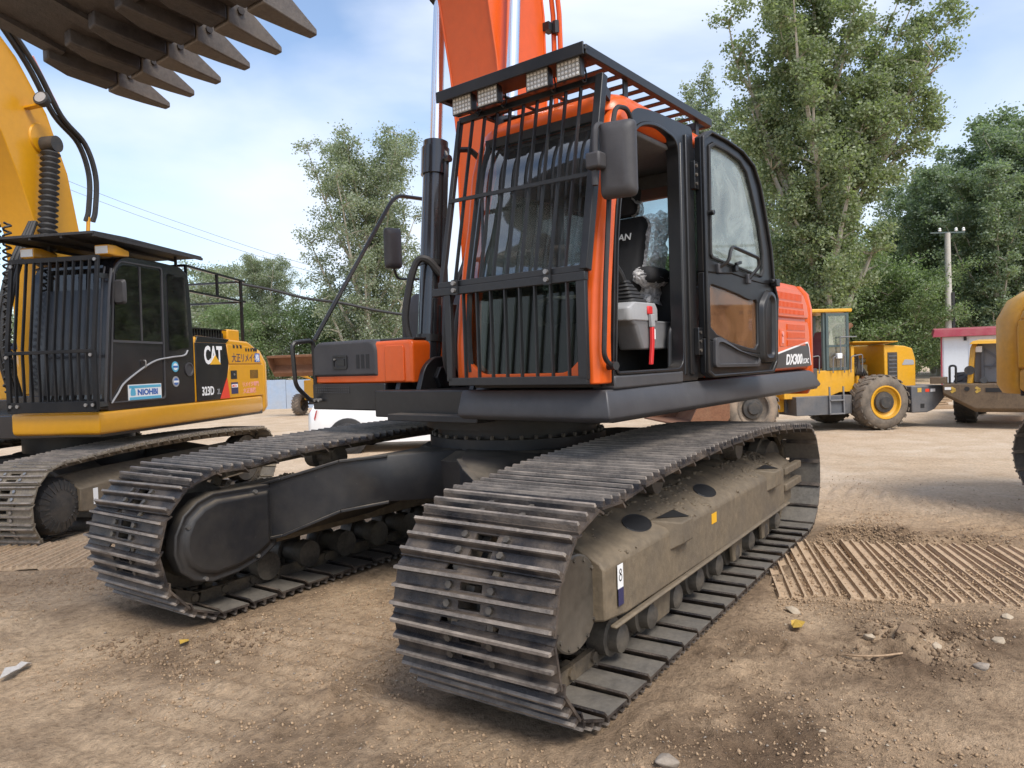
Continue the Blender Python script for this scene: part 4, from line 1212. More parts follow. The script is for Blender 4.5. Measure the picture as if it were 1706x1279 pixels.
for x, y in ((0.74, 1.40), (-0.2, 1.40), (0.74, 0.50), (-0.2, 0.50)):
    b = MB(); b.bar((x, y, 2.90), (x, y, 3.10), 0.045, 0.010, (0, 1, 0)); b.cyl((x, y - 0.02, 3.06), (x, y + 0.03, 3.06), 0.013, 6)
    b.build('guard_foot', 'guard_steel', rg)
for y in (0.60, 0.79, 1.13, 1.325):
    b = MB()
    b.loft([[(x, y + dy_, 2.985 + dz) for dy_, dz in rloop([(-w_, -h_), (w_, -h_), (w_, h_), (-w_, h_)], 0.012, 3)] for x, w_, h_ in ((1.11, 0.045, 0.030), (1.15, 0.072, 0.050), (1.19, 0.076, 0.053))])
    b.box(1.12, 1.15, y - 0.02, y + 0.02, 3.03, 3.05)
    lp = b.build('work_lamp', 'black_paint', rg, bevel=0.004)
    lp.rotation_euler = (0, 0, 0)
    b = MB(); b.box(1.188, 1.194, y - 0.068, y + 0.068, 2.985 - 0.046, 2.985 + 0.046)
    b.build('lamp_lens', 'lamp_face', lp)
    b = MB()
    for i in range(6):
        for k in range(4):
            b.lathe((1.194, y - 0.056 + i * 0.0225, 2.985 - 0.034 + k * 0.0225), (1, 0, 0), [(0, 0.009), (0.003, 0.006)], 6)
    b.build('led_cells', 'lens_clear', lp)
    b = MB(); b.tube(bez([(1.12, y, 3.0), (1.09, y + 0.03, 2.94), (1.05, y + 0.02, 2.98), (1.03, y, 3.04)], 4), 0.005, 5)
    b.build('lamp_cable', 'rubber', lp)

# mirror and its tube -----------------------------------------------------
b = MB(); b.tube(bend([(0.80, 1.475, 2.74), (0.90, 1.50, 2.82), (1.03, 1.50, 2.80), (1.085, 1.50, 2.62), (1.13, 1.505, 2.30), (1.185, 1.505, 1.90), (1.215, 1.50, 1.52), (1.13, 1.49, 1.475)], 0.05, 5), 0.013, 8)
b.cyl((1.11, 1.46, 1.475), (1.13, 1.52, 1.475), 0.022, 10)
UP(b, 'grab_tube', 'rubber', smooth=True)
b = MB(); b.tube(bend([(1.07, 1.50, 2.60), (1.15, 1.50, 2.68), (1.235, 1.50, 2.655), (1.25, 1.50, 2.36)], 0.04, 5), 0.014, 8)
UP(b, 'mirror_arm', 'mirror_plastic', smooth=True)
def mirror_head(cx, cy, cz, w, h, ang, name, par=None):
    q = MB()
    L_ = []
    for t, i in ((-0.012, 0.004), (0.0, 0.0), (0.025, 0.004), (0.045, 0.02), (0.055, 0.05)):
        L_.append([(t, y, z) for y, z in rloop([(-w / 2 + i, -h / 2 + i), (w / 2 - i * 0.8, -h / 2 + i * 0.9), (w / 2 - i, h / 2 - i), (-w / 2 + i, h / 2 - i)], 0.035, 5)])
    q.loft(L_)
    q.xform(Matrix.Translation((cx, cy, cz)) @ Matrix.Rotation(ang, 4, 'Z'))
    return UP(q, name, 'mirror_plastic', par, smooth=True, auto=50)
mh = mirror_head(1.16, 1.585, 2.485, 0.185, 0.375, radians(14), 'mirror')
b = MB(); b.box(1.215, 1.29, 1.468, 1.55, 2.435, 2.515)
UP(b, 'mirror_clamp', 'mirror_plastic', bevel=0.012)
b = MB(); b.tube([(1.25, 1.50, 2.43), (1.25, 1.50, 2.36)], 0.016, 8)
UP(b, 'clamp_pin', 'mirror_plastic', smooth=True)

# side panel behind the cab, engine door, counterweight ---------------------
HP = [(-0.58, 1.365), (-0.58, 2.02), (-0.70, 2.09), (-2.06, 2.085), (-2.22, 2.04), (-2.31, 1.94), (-2.355, 1.82), (-2.30, 1.79), (-2.345, 1.70), (-2.365, 1.50), (-2.385, 1.365)]
b = MB(); b.prism(HP, 'y', 0.95, 1.455)
b.prism([(x, z - 0.004) if z > 1.4 else (x, z) for x, z in HP], 'y', -1.44, -0.45)
b.box(-2.2, -0.6, -0.45, 0.95, 1.36, 2.0)
UP(b, 'engine_hood', 'orange', bevel=0.03, seg=3)
P1 = [(-1.20, 1.39), (-1.20, 1.775), (-2.285, 1.775), (-2.33, 1.69), (-2.345, 1.50), (-2.36, 1.39)]
b = MB(); b.prism(P1, 'y', 1.455, 1.474)
ed = UP(b, 'engine_door', 'orange', bevel=0.01)
b = MB(); b.prism([(-1.20, 1.80), (-1.20, 2.05), (-2.04, 2.045), (-2.18, 2.00), (-2.27, 1.92), (-2.31, 1.83), (-2.28, 1.80)], 'y', 1.455, 1.478)
UP(b, 'upper_hood_panel', 'orange', bevel=0.012)
for (x0, x1, z0, z1, nn) in ((-1.42, -2.12, 1.945, 2.00, 1), (-1.42, -2.16, 1.885, 1.925, 1), (-1.42, -2.18, 1.83, 1.865, 1), (-1.72, -2.20, 1.70, 1.745, 0), (-1.72, -2.20, 1.635, 1.68, 0), (-1.72, -2.20, 1.57, 1.615, 0)):
    yy = 1.478 if nn else 1.474
    b = MB()
    k = 22
    for i in range(k):
        x = x0 + (x1 - x0) * i / k
        b.bar((x, yy + 0.003, z0), (x, yy + 0.003, z1), 0.012, 0.008, (0, 1, 0))
    b.box(min(x0, x1) - 0.01, max(x0, x1) + 0.01, yy - 0.001, yy + 0.002, z0 - 0.006, z1 + 0.006)
    b.build('louvre_panel', 'orange', ed)
b = MB(); b.box(-1.64, -1.53, 1.474, 1.479, 1.565, 1.70); 
b.build('latch_plate', 'orange', ed, bevel=0.003)
b = MB(); b.cyl((-1.585, 1.479, 1.665), (-1.585, 1.487, 1.665), 0.02, 10); b.box(-1.605, -1.565, 1.479, 1.484, 1.59, 1.64)
b.build('latch', 'pink_print', ed)
b = MB(); b.prism([(-1.205, 1.392), (-1.205, 1.475), (-2.15, 1.585), (-2.25, 1.59), (-2.29, 1.55), (-2.335, 1.40), (-2.34, 1.392)], 'y', 1.4745, 1.4765)
b.build('dark_decal', 'decal_dark', ed)
b = MB()
for p, q in (((-1.205, 1.4785, 1.480), (-2.16, 1.4785, 1.590)), ((-2.16, 1.4785, 1.590), (-2.255, 1.4785, 1.596)), ((-2.255, 1.4785, 1.596), (-2.30, 1.4785, 1.55)), ((-2.30, 1.4785, 1.55), (-2.345, 1.4785, 1.40))):
    b.bar(p, q, 0.004, 0.013)
b.build('white_stripe', 'white_print', ed)
text('model_lettering', 'DX300', 0.115, 'white_print', ed, plane4((-1.66, 1.477, 1.418), (-1, 0, 0.0), (0, 0, 1)), 0.0012, 0.25, 1.25, 0.004)
text('model_lettering', 'LCAC', 0.06, 'white_print', ed, plane4((-2.10, 1.477, 1.418), (-1, 0, 0), (0, 0, 1)), 0.0012, 0.25, 1.2, 0.001)
b = MB()
cwp = rloop([(-2.40, -1.46), (-2.40, 1.46), (-2.55, 1.45), (-3.0, 0.95), (-3.12, 0.3), (-3.12, -0.3), (-3.0, -0.95), (-2.55, -1.45)], 0.2, 5)
b.loft([[(x * s - 0.0 + c, y * s2, z) for x, y in cwp] for z, s, s2, c in ((1.14, 0.97, 0.97, -0.07), (1.22, 1.0, 1.0, 0), (1.90, 1.0, 1.0, 0), (2.03, 0.985, 0.985, -0.02), (2.10, 0.95, 0.95, -0.06))])
UP(b, 'counterweight', 'orange', smooth=True, auto=40)

# tool box and front right corner -------------------------------------------
def yz_loop(y0, y1, z0, z1, rtl, rtr, x):
    return [(x, y, z) for y, z in rloop([(y0, z0), (y1, z0), (y1, z1), (y0, z1)], [0.01, 0.01, rtr, rtl], 6)]
b = MB(); b.loft([yz_loop(-1.47, -0.345, 1.39, 1.695, 0.12, 0.05, x) for x in (-0.55, 0.725)] + [yz_loop(-1.45, -0.36, 1.395, 1.675, 0.11, 0.05, 0.742)])
tb = UP(b, 'tool_box', 'orange', bevel=0.012, seg=3)
b = MB(); b.loft([yz_loop(-1.48, -0.70, 1.438, 1.715, 0.15, 0.10, x) for x in (-0.40, 0.735)] + [yz_loop(-1.46, -0.72, 1.455, 1.695, 0.13, 0.09, 0.758)])
tl = b.build('tool_box_lid', 'mirror_plastic', tb, bevel=0.012, seg=3)
b = MB(); b.box(-0.3, 0.70, -0.72, -0.36, 1.694, 1.712)
b.build('tread_plate', 'black_paint', tb, bevel=0.005)
b = MB(); b.ring(rloop([(-1.20, 1.50), (-1.03, 1.50), (-1.03, 1.605), (-1.20, 1.605)], 0.015, 3), rloop([(-1.185, 1.515), (-1.045, 1.515), (-1.045, 1.59), (-1.185, 1.59)], 0.012, 3), 'x', 0.757, 0.766)
b.box(0.757, 0.763, -1.16, -1.06, 1.525, 1.575)
b.build('lid_latch', 'black_paint', tl)
b = MB(); b.cyl((0.758, -1.172, 1.575), (0.772, -1.172, 1.575), 0.008, 8)
b.build('latch_key', 'bolt_steel', tl)
for i in range(3):
    b = MB(); b.box(0.757, 0.7605, -0.925 + i * 0.055, -0.89 + i * 0.055, 1.50, 1.605)
    b.build('lid_slot', 'interior_black', tl)
b = MB(); b.loft([yz_loop(-0.62, -0.42, 1.40, 1.66, 0.03, 0.03, x) for x in (0.742, 0.752)])
b.build('box_recess', 'orange', tb, bevel=0.008)
b = MB(); b.tube(bend([(0.74, -1.42, 1.255), (0.80, -1.45, 1.26), (0.93, -1.45, 1.38), (0.95, -1.45, 1.715), (0.75, -1.45, 1.735), (0.74, -1.45, 1.25)], 0.05, 5), 0.018, 8)
UP(b, 'step_rail', 'black_paint', smooth=True)
b = MB(); b.tube(bend([(0.74, -1.45, 1.735), (-0.13, -1.43, 2.97), (-0.22, -1.43, 3.03), (-0.75, -1.43, 3.06), (-0.80, -1.43, 2.95), (-0.80, -1.43, 1.70)], 0.10, 6), 0.018, 8)
UP(b, 'handrail', 'black_paint', smooth=True)
b = MB(); b.tube(bend([(-0.42, -1.43, 2.30), (-0.17, -1.43, 2.285), (-0.13, -1.43, 2.36), (-0.13, -1.43, 2.62)], 0.04, 4), 0.012, 6); b.tube([(-0.42, -1.43, 2.30), (-0.80, -1.43, 2.30)], 0.012, 6)
UP(b, 'mirror_bracket', 'black_paint', smooth=True)
mr = mirror_head(-0.12, -1.43, 2.55, 0.16, 0.36, radians(70), 'mirror')
for k in (0, 1):
    b = MB(); b.cyl((0.775, -1.40 + 0.05 * k, 1.262), (0.80, -1.40 + 0.05 * k, 1.262), 0.014, 8)
    UP(b, 'rail_bolt', 'bolt_steel')
# air cleaner cowl behind the tool box
b = MB(); b.loft([[(x, y, z) for x, y in rloop([(-1.0, -1.40), (-0.12, -1.40), (-0.12, -0.55), (-1.0, -0.55)], 0.10, 4)] for z in (1.70, 1.98)] + [[(x, y, 2.14) for x, y in rloop([(-0.95, -1.32), (-0.20, -1.32), (-0.20, -0.62), (-0.95, -0.62)], 0.1, 4)]])
UP(b, 'rear_cowl', 'mirror_plastic', bevel=0.02, seg=3)

# boom, cylinders, arm, bucket ------------------------------------------------
BF = [(0.28, 1.62), (0.31, 2.2), (0.325, 2.7), (0.325, 3.15), (0.375, 3.6), (0.47, 4.08), (0.66, 4.6), (0.98, 5.08), (1.50, 5.58), (2.15, 6.08), (2.72, 6.62), (2.95, 6.98)]
BB = [(-0.12, 1.62), (-0.14, 2.2), (-0.17, 2.7), (-0.19, 3.15), (-0.205, 3.6), (-0.20, 4.08), (-0.10, 4.75), (0.18, 5.42), (0.72, 6.05), (1.55, 6.62), (2.35, 7.05), (2.70, 7.28)]
b = MB()
hw = 0.215
b.loft([[(f[0], -hw, f[1]), (f[0], hw, f[1]), (k[0], hw, k[1]), (k[0], -hw, k[1])] for f, k in zip(BF, BB)])
boom = UP(b, 'boom', 'orange', bevel=0.006)
b = MB()
for y in (-hw, hw): b.tube([(f[0] + 0.002, y, f[1]) for f in BF], 0.008, 6); b.tube([(k[0], y, k[1]) for k in BB], 0.012, 6)
b.bar((0.355, -hw, 3.42), (0.355, hw, 3.42), 0.012, 0.012)
b.bar((-0.20, hw + 0.003, 3.72), (0.40, hw + 0.003, 3.50), 0.004, 0.010)
b.build('weld_bead', 'orange', boom)
b = MB(); b.cyl((0.06, -0.33, 1.80), (0.06, 0.33, 1.80), 0.10, 20); b.box(-0.25, 0.42, -0.32, -0.24, 1.30, 1.95); b.box(-0.25, 0.42, 0.24, 0.32, 1.30, 1.95)
UP(b, 'boom_bracket', 'black_paint', bevel=0.01)
for k, yk in ((0, 0.255), (1, 0.31)):
    b = MB(); b.tube([(-0.255 - 0.02 * k, yk, 1.9), (-0.275 - 0.01 * k, yk, 3.15), (-0.27, yk, 4.1), (-0.17, yk, 4.78), (0.1, yk, 5.5)], 0.019, 8)
    pp_ = UP(b, 'boom_pipe', 'orange', smooth=True)
for z, x in ((2.9, -0.27), (4.0, -0.265)):
    b = MB(); b.cyl((x, 0.285, z - 0.045), (x, 0.285, z + 0.045), 0.034, 10); b.box(x, x + 0.08, 0.21, 0.27, z - 0.03, z + 0.03)
    b.build('pipe_clamp', 'guard_steel', pp_, smooth=True)
def ram(y, name='boom_cylinder'):
    A = Vector((0.52, y, 1.42)); B_ = Vector((0.245, y, 4.30))
    d = (B_ - A).normalized(); L_ = (B_ - A).length
    def at(t): return tuple(A + d * t)
    q = MB(); q.cyl(at(0.08), at(1.62), 0.088, 28)
    o_ = UP(q, name, 'cylinder_black', smooth=True)
    q = MB(); q.lathe(at(1.50), d, [(0, 0.092), (0.0, 0.104), (0.20, 0.106), (0.205, 0.094), (0.25, 0.094), (0.255, 0.06)], 28)
    q.build('cylinder_head', 'cylinder_black', o_, smooth=True)
    q = MB(); q.cyl(at(1.70), at(L_), 0.047, 24)
    q.build('rod', 'chrome', o_, smooth=True)
    q = MB(); q.cyl((A.x, y - 0.07, A.z), (A.x, y + 0.07, A.z), 0.105, 24); q.cyl((B_.x, y - 0.05, B_.z), (B_.x, y + 0.05, B_.z), 0.09, 20)
    q.build('rod_eye', 'black_paint', o_, smooth=True)
    q = MB(); q.cyl((B_.x, y - 0.09, B_.z), (B_.x, y + 0.09, B_.z), 0.045, 16)
    q.build('top_pin', 'black_paint', o_, smooth=True)
    q = MB(); q.lathe(at(0.26), d, [(0, 0.088), (0, 0.098), (0.05, 0.098), (0.05, 0.088)], 24); q.box(A.x - 0.08, A.x + 0.08, y - 0.13, y - 0.06, 1.62, 1.68)
    q.build('cylinder_band', 'black_paint', o_, smooth=True)
    q = MB(); q.lathe(at(0.82), d, [(0, 0.088), (0, 0.096), (0.04, 0.096), (0.04, 0.088)], 24)
    q.build('cylinder_band', 'black_paint', o_, smooth=True)
    q = MB(); q.tube([tuple(A + d * t + Vector((0.0, 0.115, 0))) for t in (0.75, 1.0, 1.3, 1.62)] + [tuple(A + d * 1.68 + Vector((0.0, 0.085, 0)))], 0.018, 8)
    q.cyl(tuple(A + d * 1.60 + Vector((0, 0.09, 0))), tuple(A + d * 1.60 + Vector((0, 0.15, 0))), 0.028, 8)
    q.build('oil_pipe', 'cylinder_black', o_, smooth=True)
    q = MB(); q.tube(bez([tuple(A + d * 0.75 + Vector((0.02, 0.115, 0))), (0.55, y + 0.06, 2.27), (0.60, y + 0.0, 2.25), (0.64, y - 0.05, 2.05), (0.66, y - 0.07, 1.80), (0.60, y - 0.02, 1.55)], 6), 0.027, 8)
    q.build('hose', 'rubber', o_, smooth=True)
    return o_
for y in (-0.41, 0.30):
    ram(y)
for y in (-0.41, 0.30):
    for k in (-0.13, 0.085):
        b = MB(); b.prism(rloop([(0.25, 1.17), (0.80, 1.17), (0.68, 1.50), (0.58, 1.57), (0.45, 1.57), (0.36, 1.48)], 0.06, 4), 'y', y + k, y + k + 0.045)
        cbk = UP(b, 'cylinder_bracket', 'black_paint', bevel=0.008)
for y in (-0.41, 0.30):
    b = MB(); b.cyl((0.52, y - 0.17, 1.42), (0.52, y + 0.13, 1.42), 0.06, 16); b.cyl((0.52, y + 0.128, 1.42), (0.52, y + 0.17, 1.42), 0.085, 6)
    b.build('pivot_pin', 'black_paint', cbk, bevel=0.006)
for k, (x, y, r_) in enumerate(((0.70, 0.02, 0.022), (0.72, 0.10, 0.02), (0.66, -0.12, 0.022), (0.74, 0.17, 0.016))):
    b = MB(); b.tube(bez([(0.55, y, 1.36), (x, y + 0.02, 1.55), (x - 0.02, y + 0.05, 1.9), (0.50, y + 0.08, 2.2), (0.36, y + 0.08, 2.5)], 5), r_, 8)
    UP(b, 'boom_foot_hose', 'rubber', smooth=True)
for x, y, z in ((0.66, 0.33, 2.02), (0.64, 0.28, 1.97), (0.66, 0.39, 2.0), (0.62, 0.34, 1.90)):
    b = MB(); b.cyl((x, y, z), (x, y, z + 0.06), 0.018, 6)
    UP(b, 'hose_fitting', 'bolt_steel')
b = MB(); b.box(0.80, 0.98, -0.36, 0.45, 1.14, 1.185)
UP(b, 'front_ledge', 'carbody_black', bevel=0.006)
# arm
AF = [(2.55, 7.55), (3.10, 7.20), (3.18, 6.2), (3.30, 5.2), (3.40, 4.55)]
AB = [(2.75, 7.95), (3.55, 7.65), (3.66, 6.4), (3.58, 5.2), (3.56, 4.50)]
b = MB(); b.loft([[(f[0], -0.17, f[1]), (f[0], 0.17, f[1]), (k[0], 0.17, k[1]), (k[0], -0.17, k[1])] for f, k in zip(AF, AB)])
UP(b, 'arm', 'orange', bevel=0.01)
b = MB(); b.cyl((3.05, -0.26, 7.28), (3.05, 0.26, 7.28), 0.09, 16); b.box(2.80, 3.1, -0.25, -0.175, 6.95, 7.4); b.box(2.80, 3.1, 0.175, 0.25, 6.95, 7.4)
UP(b, 'arm_pivot', 'orange', bevel=0.01)
b = MB(); b.cyl((0.55, 0, 6.2), (1.9, 0, 7.15), 0.085, 20)
ac = UP(b, 'arm_cylinder', 'cylinder_black', smooth=True)
b = MB(); b.cyl((1.9, 0, 7.15), (2.68, 0, 7.72), 0.05, 16)
b.build('rod', 'chrome', ac, smooth=True)
b = MB(); b.cyl((3.72, 0, 7.2), (3.95, 0, 5.9), 0.07, 20)
bc = UP(b, 'bucket_cylinder', 'cylinder_black', smooth=True)
b = MB(); b.cyl((3.95, 0, 5.9), (4.05, 0, 5.25), 0.045, 16)
b.build('rod', 'chrome', bc, smooth=True)
for y in (-0.2, 0.2):
    b = MB(); b.bar((4.05, y, 5.25), (3.95, y, 4.68), 0.06, 0.12); b.bar((4.05, y, 5.25), (3.45, y, 4.95), 0.06, 0.10)
    UP(b, 'bucket_link', 'black_paint', bevel=0.01)
paint('bucket_steel', (0.050, 0.043, 0.042), rough=0.5, metal=0.3, dust=0.5, dustcol=(0.13, 0.105, 0.085), scale=3.5, var=0.3, bump=0.25, scratches=0.2)
paint('tooth_steel', (0.13, 0.11, 0.095), rough=0.5, metal=0.3, dust=0.5, dustcol=(0.20, 0.165, 0.13), scale=6, var=0.2, bump=0.2)
BO = [(2.52, 3.10), (2.80, 3.135), (3.10, 3.22), (3.42, 3.36), (3.70, 3.58), (3.90, 3.90), (3.98, 4.25), (3.92, 4.62), (3.78, 4.78)]
BI = [(2.52, 3.145), (2.80, 3.18), (3.09, 3.25), (3.40, 3.39), (3.67, 3.60), (3.87, 3.91), (3.95, 4.25), (3.89, 4.60), (3.76, 4.74)]
b = MB()
W_ = 0.72
k = len(BO)
b.add([(x, -W_, z) for x, z in BO] + [(x, W_, z) for x, z in BO] + [(x, -W_, z) for x, z in BI] + [(x, W_, z) for x, z in BI],
      [(i, i + 1, k + i + 1, k + i) for i in range(k - 1)] + [(2 * k + i, 3 * k + i, 3 * k + i + 1, 2 * k + i + 1) for i in range(k - 1)] + [(0, k, 3 * k, 2 * k), (k - 1, 3 * k - 1, 4 * k - 1, 2 * k - 1)] +
      [(i, 2 * k + i, 2 * k + i + 1, i + 1) for i in range(k - 1)] + [(k + i, k + i + 1, 3 * k + i + 1, 3 * k + i) for i in range(k - 1)])
bucket = UP(b, 'bucket', 'bucket_steel', smooth=True)
for s in (-1, 1):
    b = MB(); b.prism([(2.50, 3.15)] + BI[1:] + [(3.45, 4.72), (3.10, 4.25), (2.78, 3.75)], 'y', s * (W_ - 0.03), s * (W_ + 0.004))
    b.build('side_plate', 'bucket_steel', bucket, bevel=0.004)
    b = MB(); b.prism([(2.78, 3.125), (2.80, 3.17), (2.545, 3.20), (2.53, 3.075)], 'y', s * (W_ + 0.004), s * (W_ + 0.03))
    b.build('side_cutter', 'bucket_steel', bucket, bevel=0.004)
for y0 in (-0.62, -0.22, 0.18, 0.58):
    b = MB()
    for p, q in zip(BO[1:6], BO[2:7]):
        b.bar((p[0], y0, p[1] - 0.012), (q[0], y0, q[1] - 0.012), 0.09, 0.024)
    b.build('wear_strip', 'bucket_steel', bucket)
b = MB()
for y in (-0.24, 0.24): b.prism([(3.25, 4.40), (3.40, 4.75), (3.95, 4.80), (3.98, 4.40), (3.80, 4.2)], 'y', y - 0.025, y + 0.025)
b.cyl((3.47, -0.3, 4.56), (3.47, 0.3, 4.56), 0.055, 16); b.cyl((3.93, -0.3, 4.68), (3.93, 0.3, 4.68), 0.05, 16)
b.build('hanger', 'bucket_steel', bucket, bevel=0.006)
for i in range(6):
    y = -0.672 + i * 0.2655
    b = MB()
    b.loft([[(x, y - w_, z0), (x, y + w_, z0), (x, y + w_, z1), (x, y - w_, z1)] for x, w_, z0, z1 in ((2.86, 0.03, 3.085, 3.15), (2.74, 0.060, 3.055, 3.22), (2.545, 0.064, 3.038, 3.185))])
    ad_ = b.build('tooth_adapter', 'bucket_steel', bucket, bevel=0.008)
    b = MB()
    b.loft([[(x, y - w_, z0), (x, y + w_, z0), (x, y + w_, z1), (x, y - w_, z1)] for x, w_, z0, z1 in ((2.540, 0.062, 3.03, 3.180), (2.50, 0.061, 3.022, 3.170), (2.36, 0.042, 3.008, 3.090), (2.245, 0.026, 3.000, 3.028))])
    tt = b.build('tooth', 'tooth_steel', bucket, bevel=0.006)
    b = MB(); b.cyl((2.478, y - 0.070, 3.10), (2.478, y + 0.070, 3.10), 0.017, 8)
    b.build('tooth_pin', 'bucket_steel', tt)
# ------------------------------------------------------------------ yellow excavators
paint('cat_black', (0.010, 0.011, 0.015), rough=0.22, dust=0.05, scale=2, var=0.1, coat=0.3)
paint('shoe_khaki', (0.17, 0.14, 0.105), rough=0.5, metal=0.1, dust=0.8, dustcol=(0.27, 0.225, 0.16), scale=5, var=0.3, bump=0.3, scratches=0.3)
paint('cat_guard', (0.007, 0.0075, 0.009), rough=0.55, dust=0.05, scale=3, var=0.1, spec=0.3)
paint('visor_mesh', (0.022, 0.022, 0.024), rough=0.6, dust=0.4, dustcol=(0.08, 0.075, 0.07), scale=30, var=0.5, bump=0.5)
SHOE2 = shoe_mesh('track_shoe', 0.33, 0.190, 0.024, ('shoe_khaki', 'grouser_worn', 'shoe_inner', 'bolt_steel'))
PATH2 = track_path((1.73, 0.455, 0.455), (-1.73, 0.455, 0.455), [(1.55, 0.905), (1.2, 0.93), (0.5, 0.95), (-0.4, 0.95), (-1.1, 0.93), (-1.5, 0.905)], 0.024)

def yellow_excavator(label, loc, yaw, swing, yel, decals, with_cab=True, boom_on=True):
    root = thing('excavator', label, 'excavator', loc, yaw)
    def V(b, name, mat, par=None, **k):
        if par is None: return b.build(name, mat, root, rot=(0, 0, swing), **k)
        return b.build(name, mat, par, **k)
    rn = random.Random(11)
    for s in (1, -1):
        make_track(root, s * 1.07, PATH2, SHOE2, 0.190, rnd=rn)
        def Y(v): return s * (1.07 + v)
        b = MB()
        b.loft([[(x, Y(-0.2), zb), (x, Y(-0.2), zt), (x, Y(0.05), zt + 0.05), (x, Y(0.27), zt - 0.08), (x, Y(0.27), zb)] for x, zb, zt in ((1.52, 0.36, 0.66), (1.2, 0.30, 0.68), (-1.3, 0.28, 0.68), (-1.6, 0.32, 0.58))])
        b.build('track_frame', 'frame_dusty', root, bevel=0.01)
        b = MB()
        b.lathe((1.73, Y(-0.2), 0.455), (0, s, 0), [(0, 0.2), (0, 0.33), (0.18, 0.33), (0.2, 0.28), (0.38, 0.27), (0.43, 0.24), (0.45, 0.16), (0.46, 0.0)], 32, caps=False)
        fd = b.build('final_drive', 'engine_dark', root, smooth=True)
        b = MB()
        for i in range(24):
            a = 2 * pi * i / 24
            b.bar((1.73 + 0.15 * cos(a), Y(0.245), 0.455 + 0.15 * sin(a)), (1.73 + 0.25 * cos(a), Y(0.215), 0.455 + 0.25 * sin(a)), 0.014, 0.03, (0, 1, 0))
        b.build('hub_ribs', 'engine_dark', fd)
        b = MB(); b.lathe((-1.73, Y(-0.1), 0.455), (0, s, 0), [(0, 0.05), (0, 0.32), (0.2, 0.32), (0.2, 0.05)], 28)
        b.build('idler', 'roller_steel', root, smooth=True)
        for i in range(8):
            b = MB(); x = 1.2 - i * 0.34
            b.lathe((x, Y(-0.15), 0.15), (0, s, 0), [(0, 0.08), (0.30, 0.08), (0.30, 0.06), (0.36, 0.055), (0.37, 0.0)], 12, caps=False)
            b.build('track_roller', 'roller_steel', root, smooth=True)
    b = MB(); b.box(1.30, 1.36, 1.342, 1.346, 0.40, 0.56)
    b.build('lifting_point_sign', 'white_print', root)
    b = MB()
    b.lathe((0, 0, 0.45), (0, 0, 1), [(0, 0.55), (0.1, 0.7), (0.35, 0.7), (0.36, 0.6), (0.55, 0.6), (0.56, 0.62), (0.60, 0.62)], 32)
    for sx in (1, -1):
        for sy in (1, -1):
            b.loft([[(sx * xa, sy * y, zb), (sx * xb, sy * y, zb), (sx * xb, sy * y, zt), (sx * xa, sy * y, zt)] for y, xa, xb, zb, zt in ((0.0, 0.0, 0.6, 0.5, 0.8), (0.4, 0.4, 1.1, 0.5, 0.8), (0.9, 0.7, 1.3, 0.4, 0.68))])
    b.build('carbody', 'carbody_black', root, smooth=True)
    # deck and yellow skirts
    b = MB(); b.box(-2.0, 1.28, -1.33, 1.33, 1.06, 1.30); b.box(0.3, 1.20, 0.2, 0.6, 1.06, 1.5); b.box(-0.3, 0.7, -0.9, 0.3, 1.06, 1.45)
    V(b, 'deck', 'cat_black', bevel=0.01)
    def ssec(f): return [f(0.0, 1.318), f(0.012, 1.30), f(0.014, 1.14), f(0.0, 1.105), f(-0.04, 1.09), f(-0.12, 1.09), f(-0.12, 1.318)]
    for s in (1, -1):
        b = MB()
        lo = [ssec(lambda o, z: (1.35 + o, s * (0.37 if s > 0 else 0.75), z)), ssec(lambda o, z: (1.35 + o, s * (1.37 + o), z)), ssec(lambda o, z: (0.3, s * (1.37 + o), z)), ssec(lambda o, z: (-1.85, s * (1.375 + o), z)), ssec(lambda o, z: (-1.99 - o, s * (1.32 + o), z))]
        b.loft(lo)
        V(b, 'side_skirt', yel, bevel=0.012)
    # side bodies
    for s in (1, -1):
        body = [(-0.33, 1.318), (-0.33, 2.12), (-0.45, 2.15), (-1.62, 2.10), (-1.82, 2.02), (-1.96, 1.86), (-2.02, 1.70), (-2.01, 1.318)]
        if s < 0: body = [(0.2, 1.318), (0.2, 1.85), (0.0, 1.95), (-0.33, 2.0)] + body[2:]
        b = MB(); b.prism(body, 'y', s * 0.55, s * 1.355)
        V(b, 'engine_cover', yel, bevel=0.03, seg=3)
        sd_ = MB(); sd_.prism([(-0.34, 1.33), (-0.34, 2.06), (-1.03, 2.06), (-1.08, 1.80), (-1.03, 1.62), (-0.845, 1.33)], 'y', s * 1.355, s * 1.368)
        dk = V(sd_, 'dark_panel', 'cat_black', bevel=0.004)
        ud = MB(); ud.prism([(-0.36, 2.065), (-0.40, 2.145), (-1.12, 2.118), (-1.045, 2.065)], 'y', s * 0.9, s * 1.366)
        V(ud, 'dark_hood', 'cat_black', bevel=0.004)
        sd_ = MB(); sd_.prism([(-0.845, 1.335), (-1.025, 1.60), (-1.075, 1.335)], 'y', s * 1.356, s * 1.370)
        V(sd_, 'red_flash', 'red_print')
        up = MB(); up.prism([(-1.10, 1.79), (-1.05, 2.05), (-1.60, 2.03), (-1.78, 1.97), (-1.90, 1.86), (-1.97, 1.79)], 'y', s * 1.355, s * 1.368)
        upo = V(up, 'upper_door', yel, bevel=0.008)
        lw_ = MB(); lw_.prism([(-1.09, 1.335), (-1.045, 1.60), (-1.09, 1.775), (-1.985, 1.775), (-1.985, 1.335)], 'y', s * 1.355, s * 1.366)
        lwo = V(lw_, 'lower_door', yel, bevel=0.008)
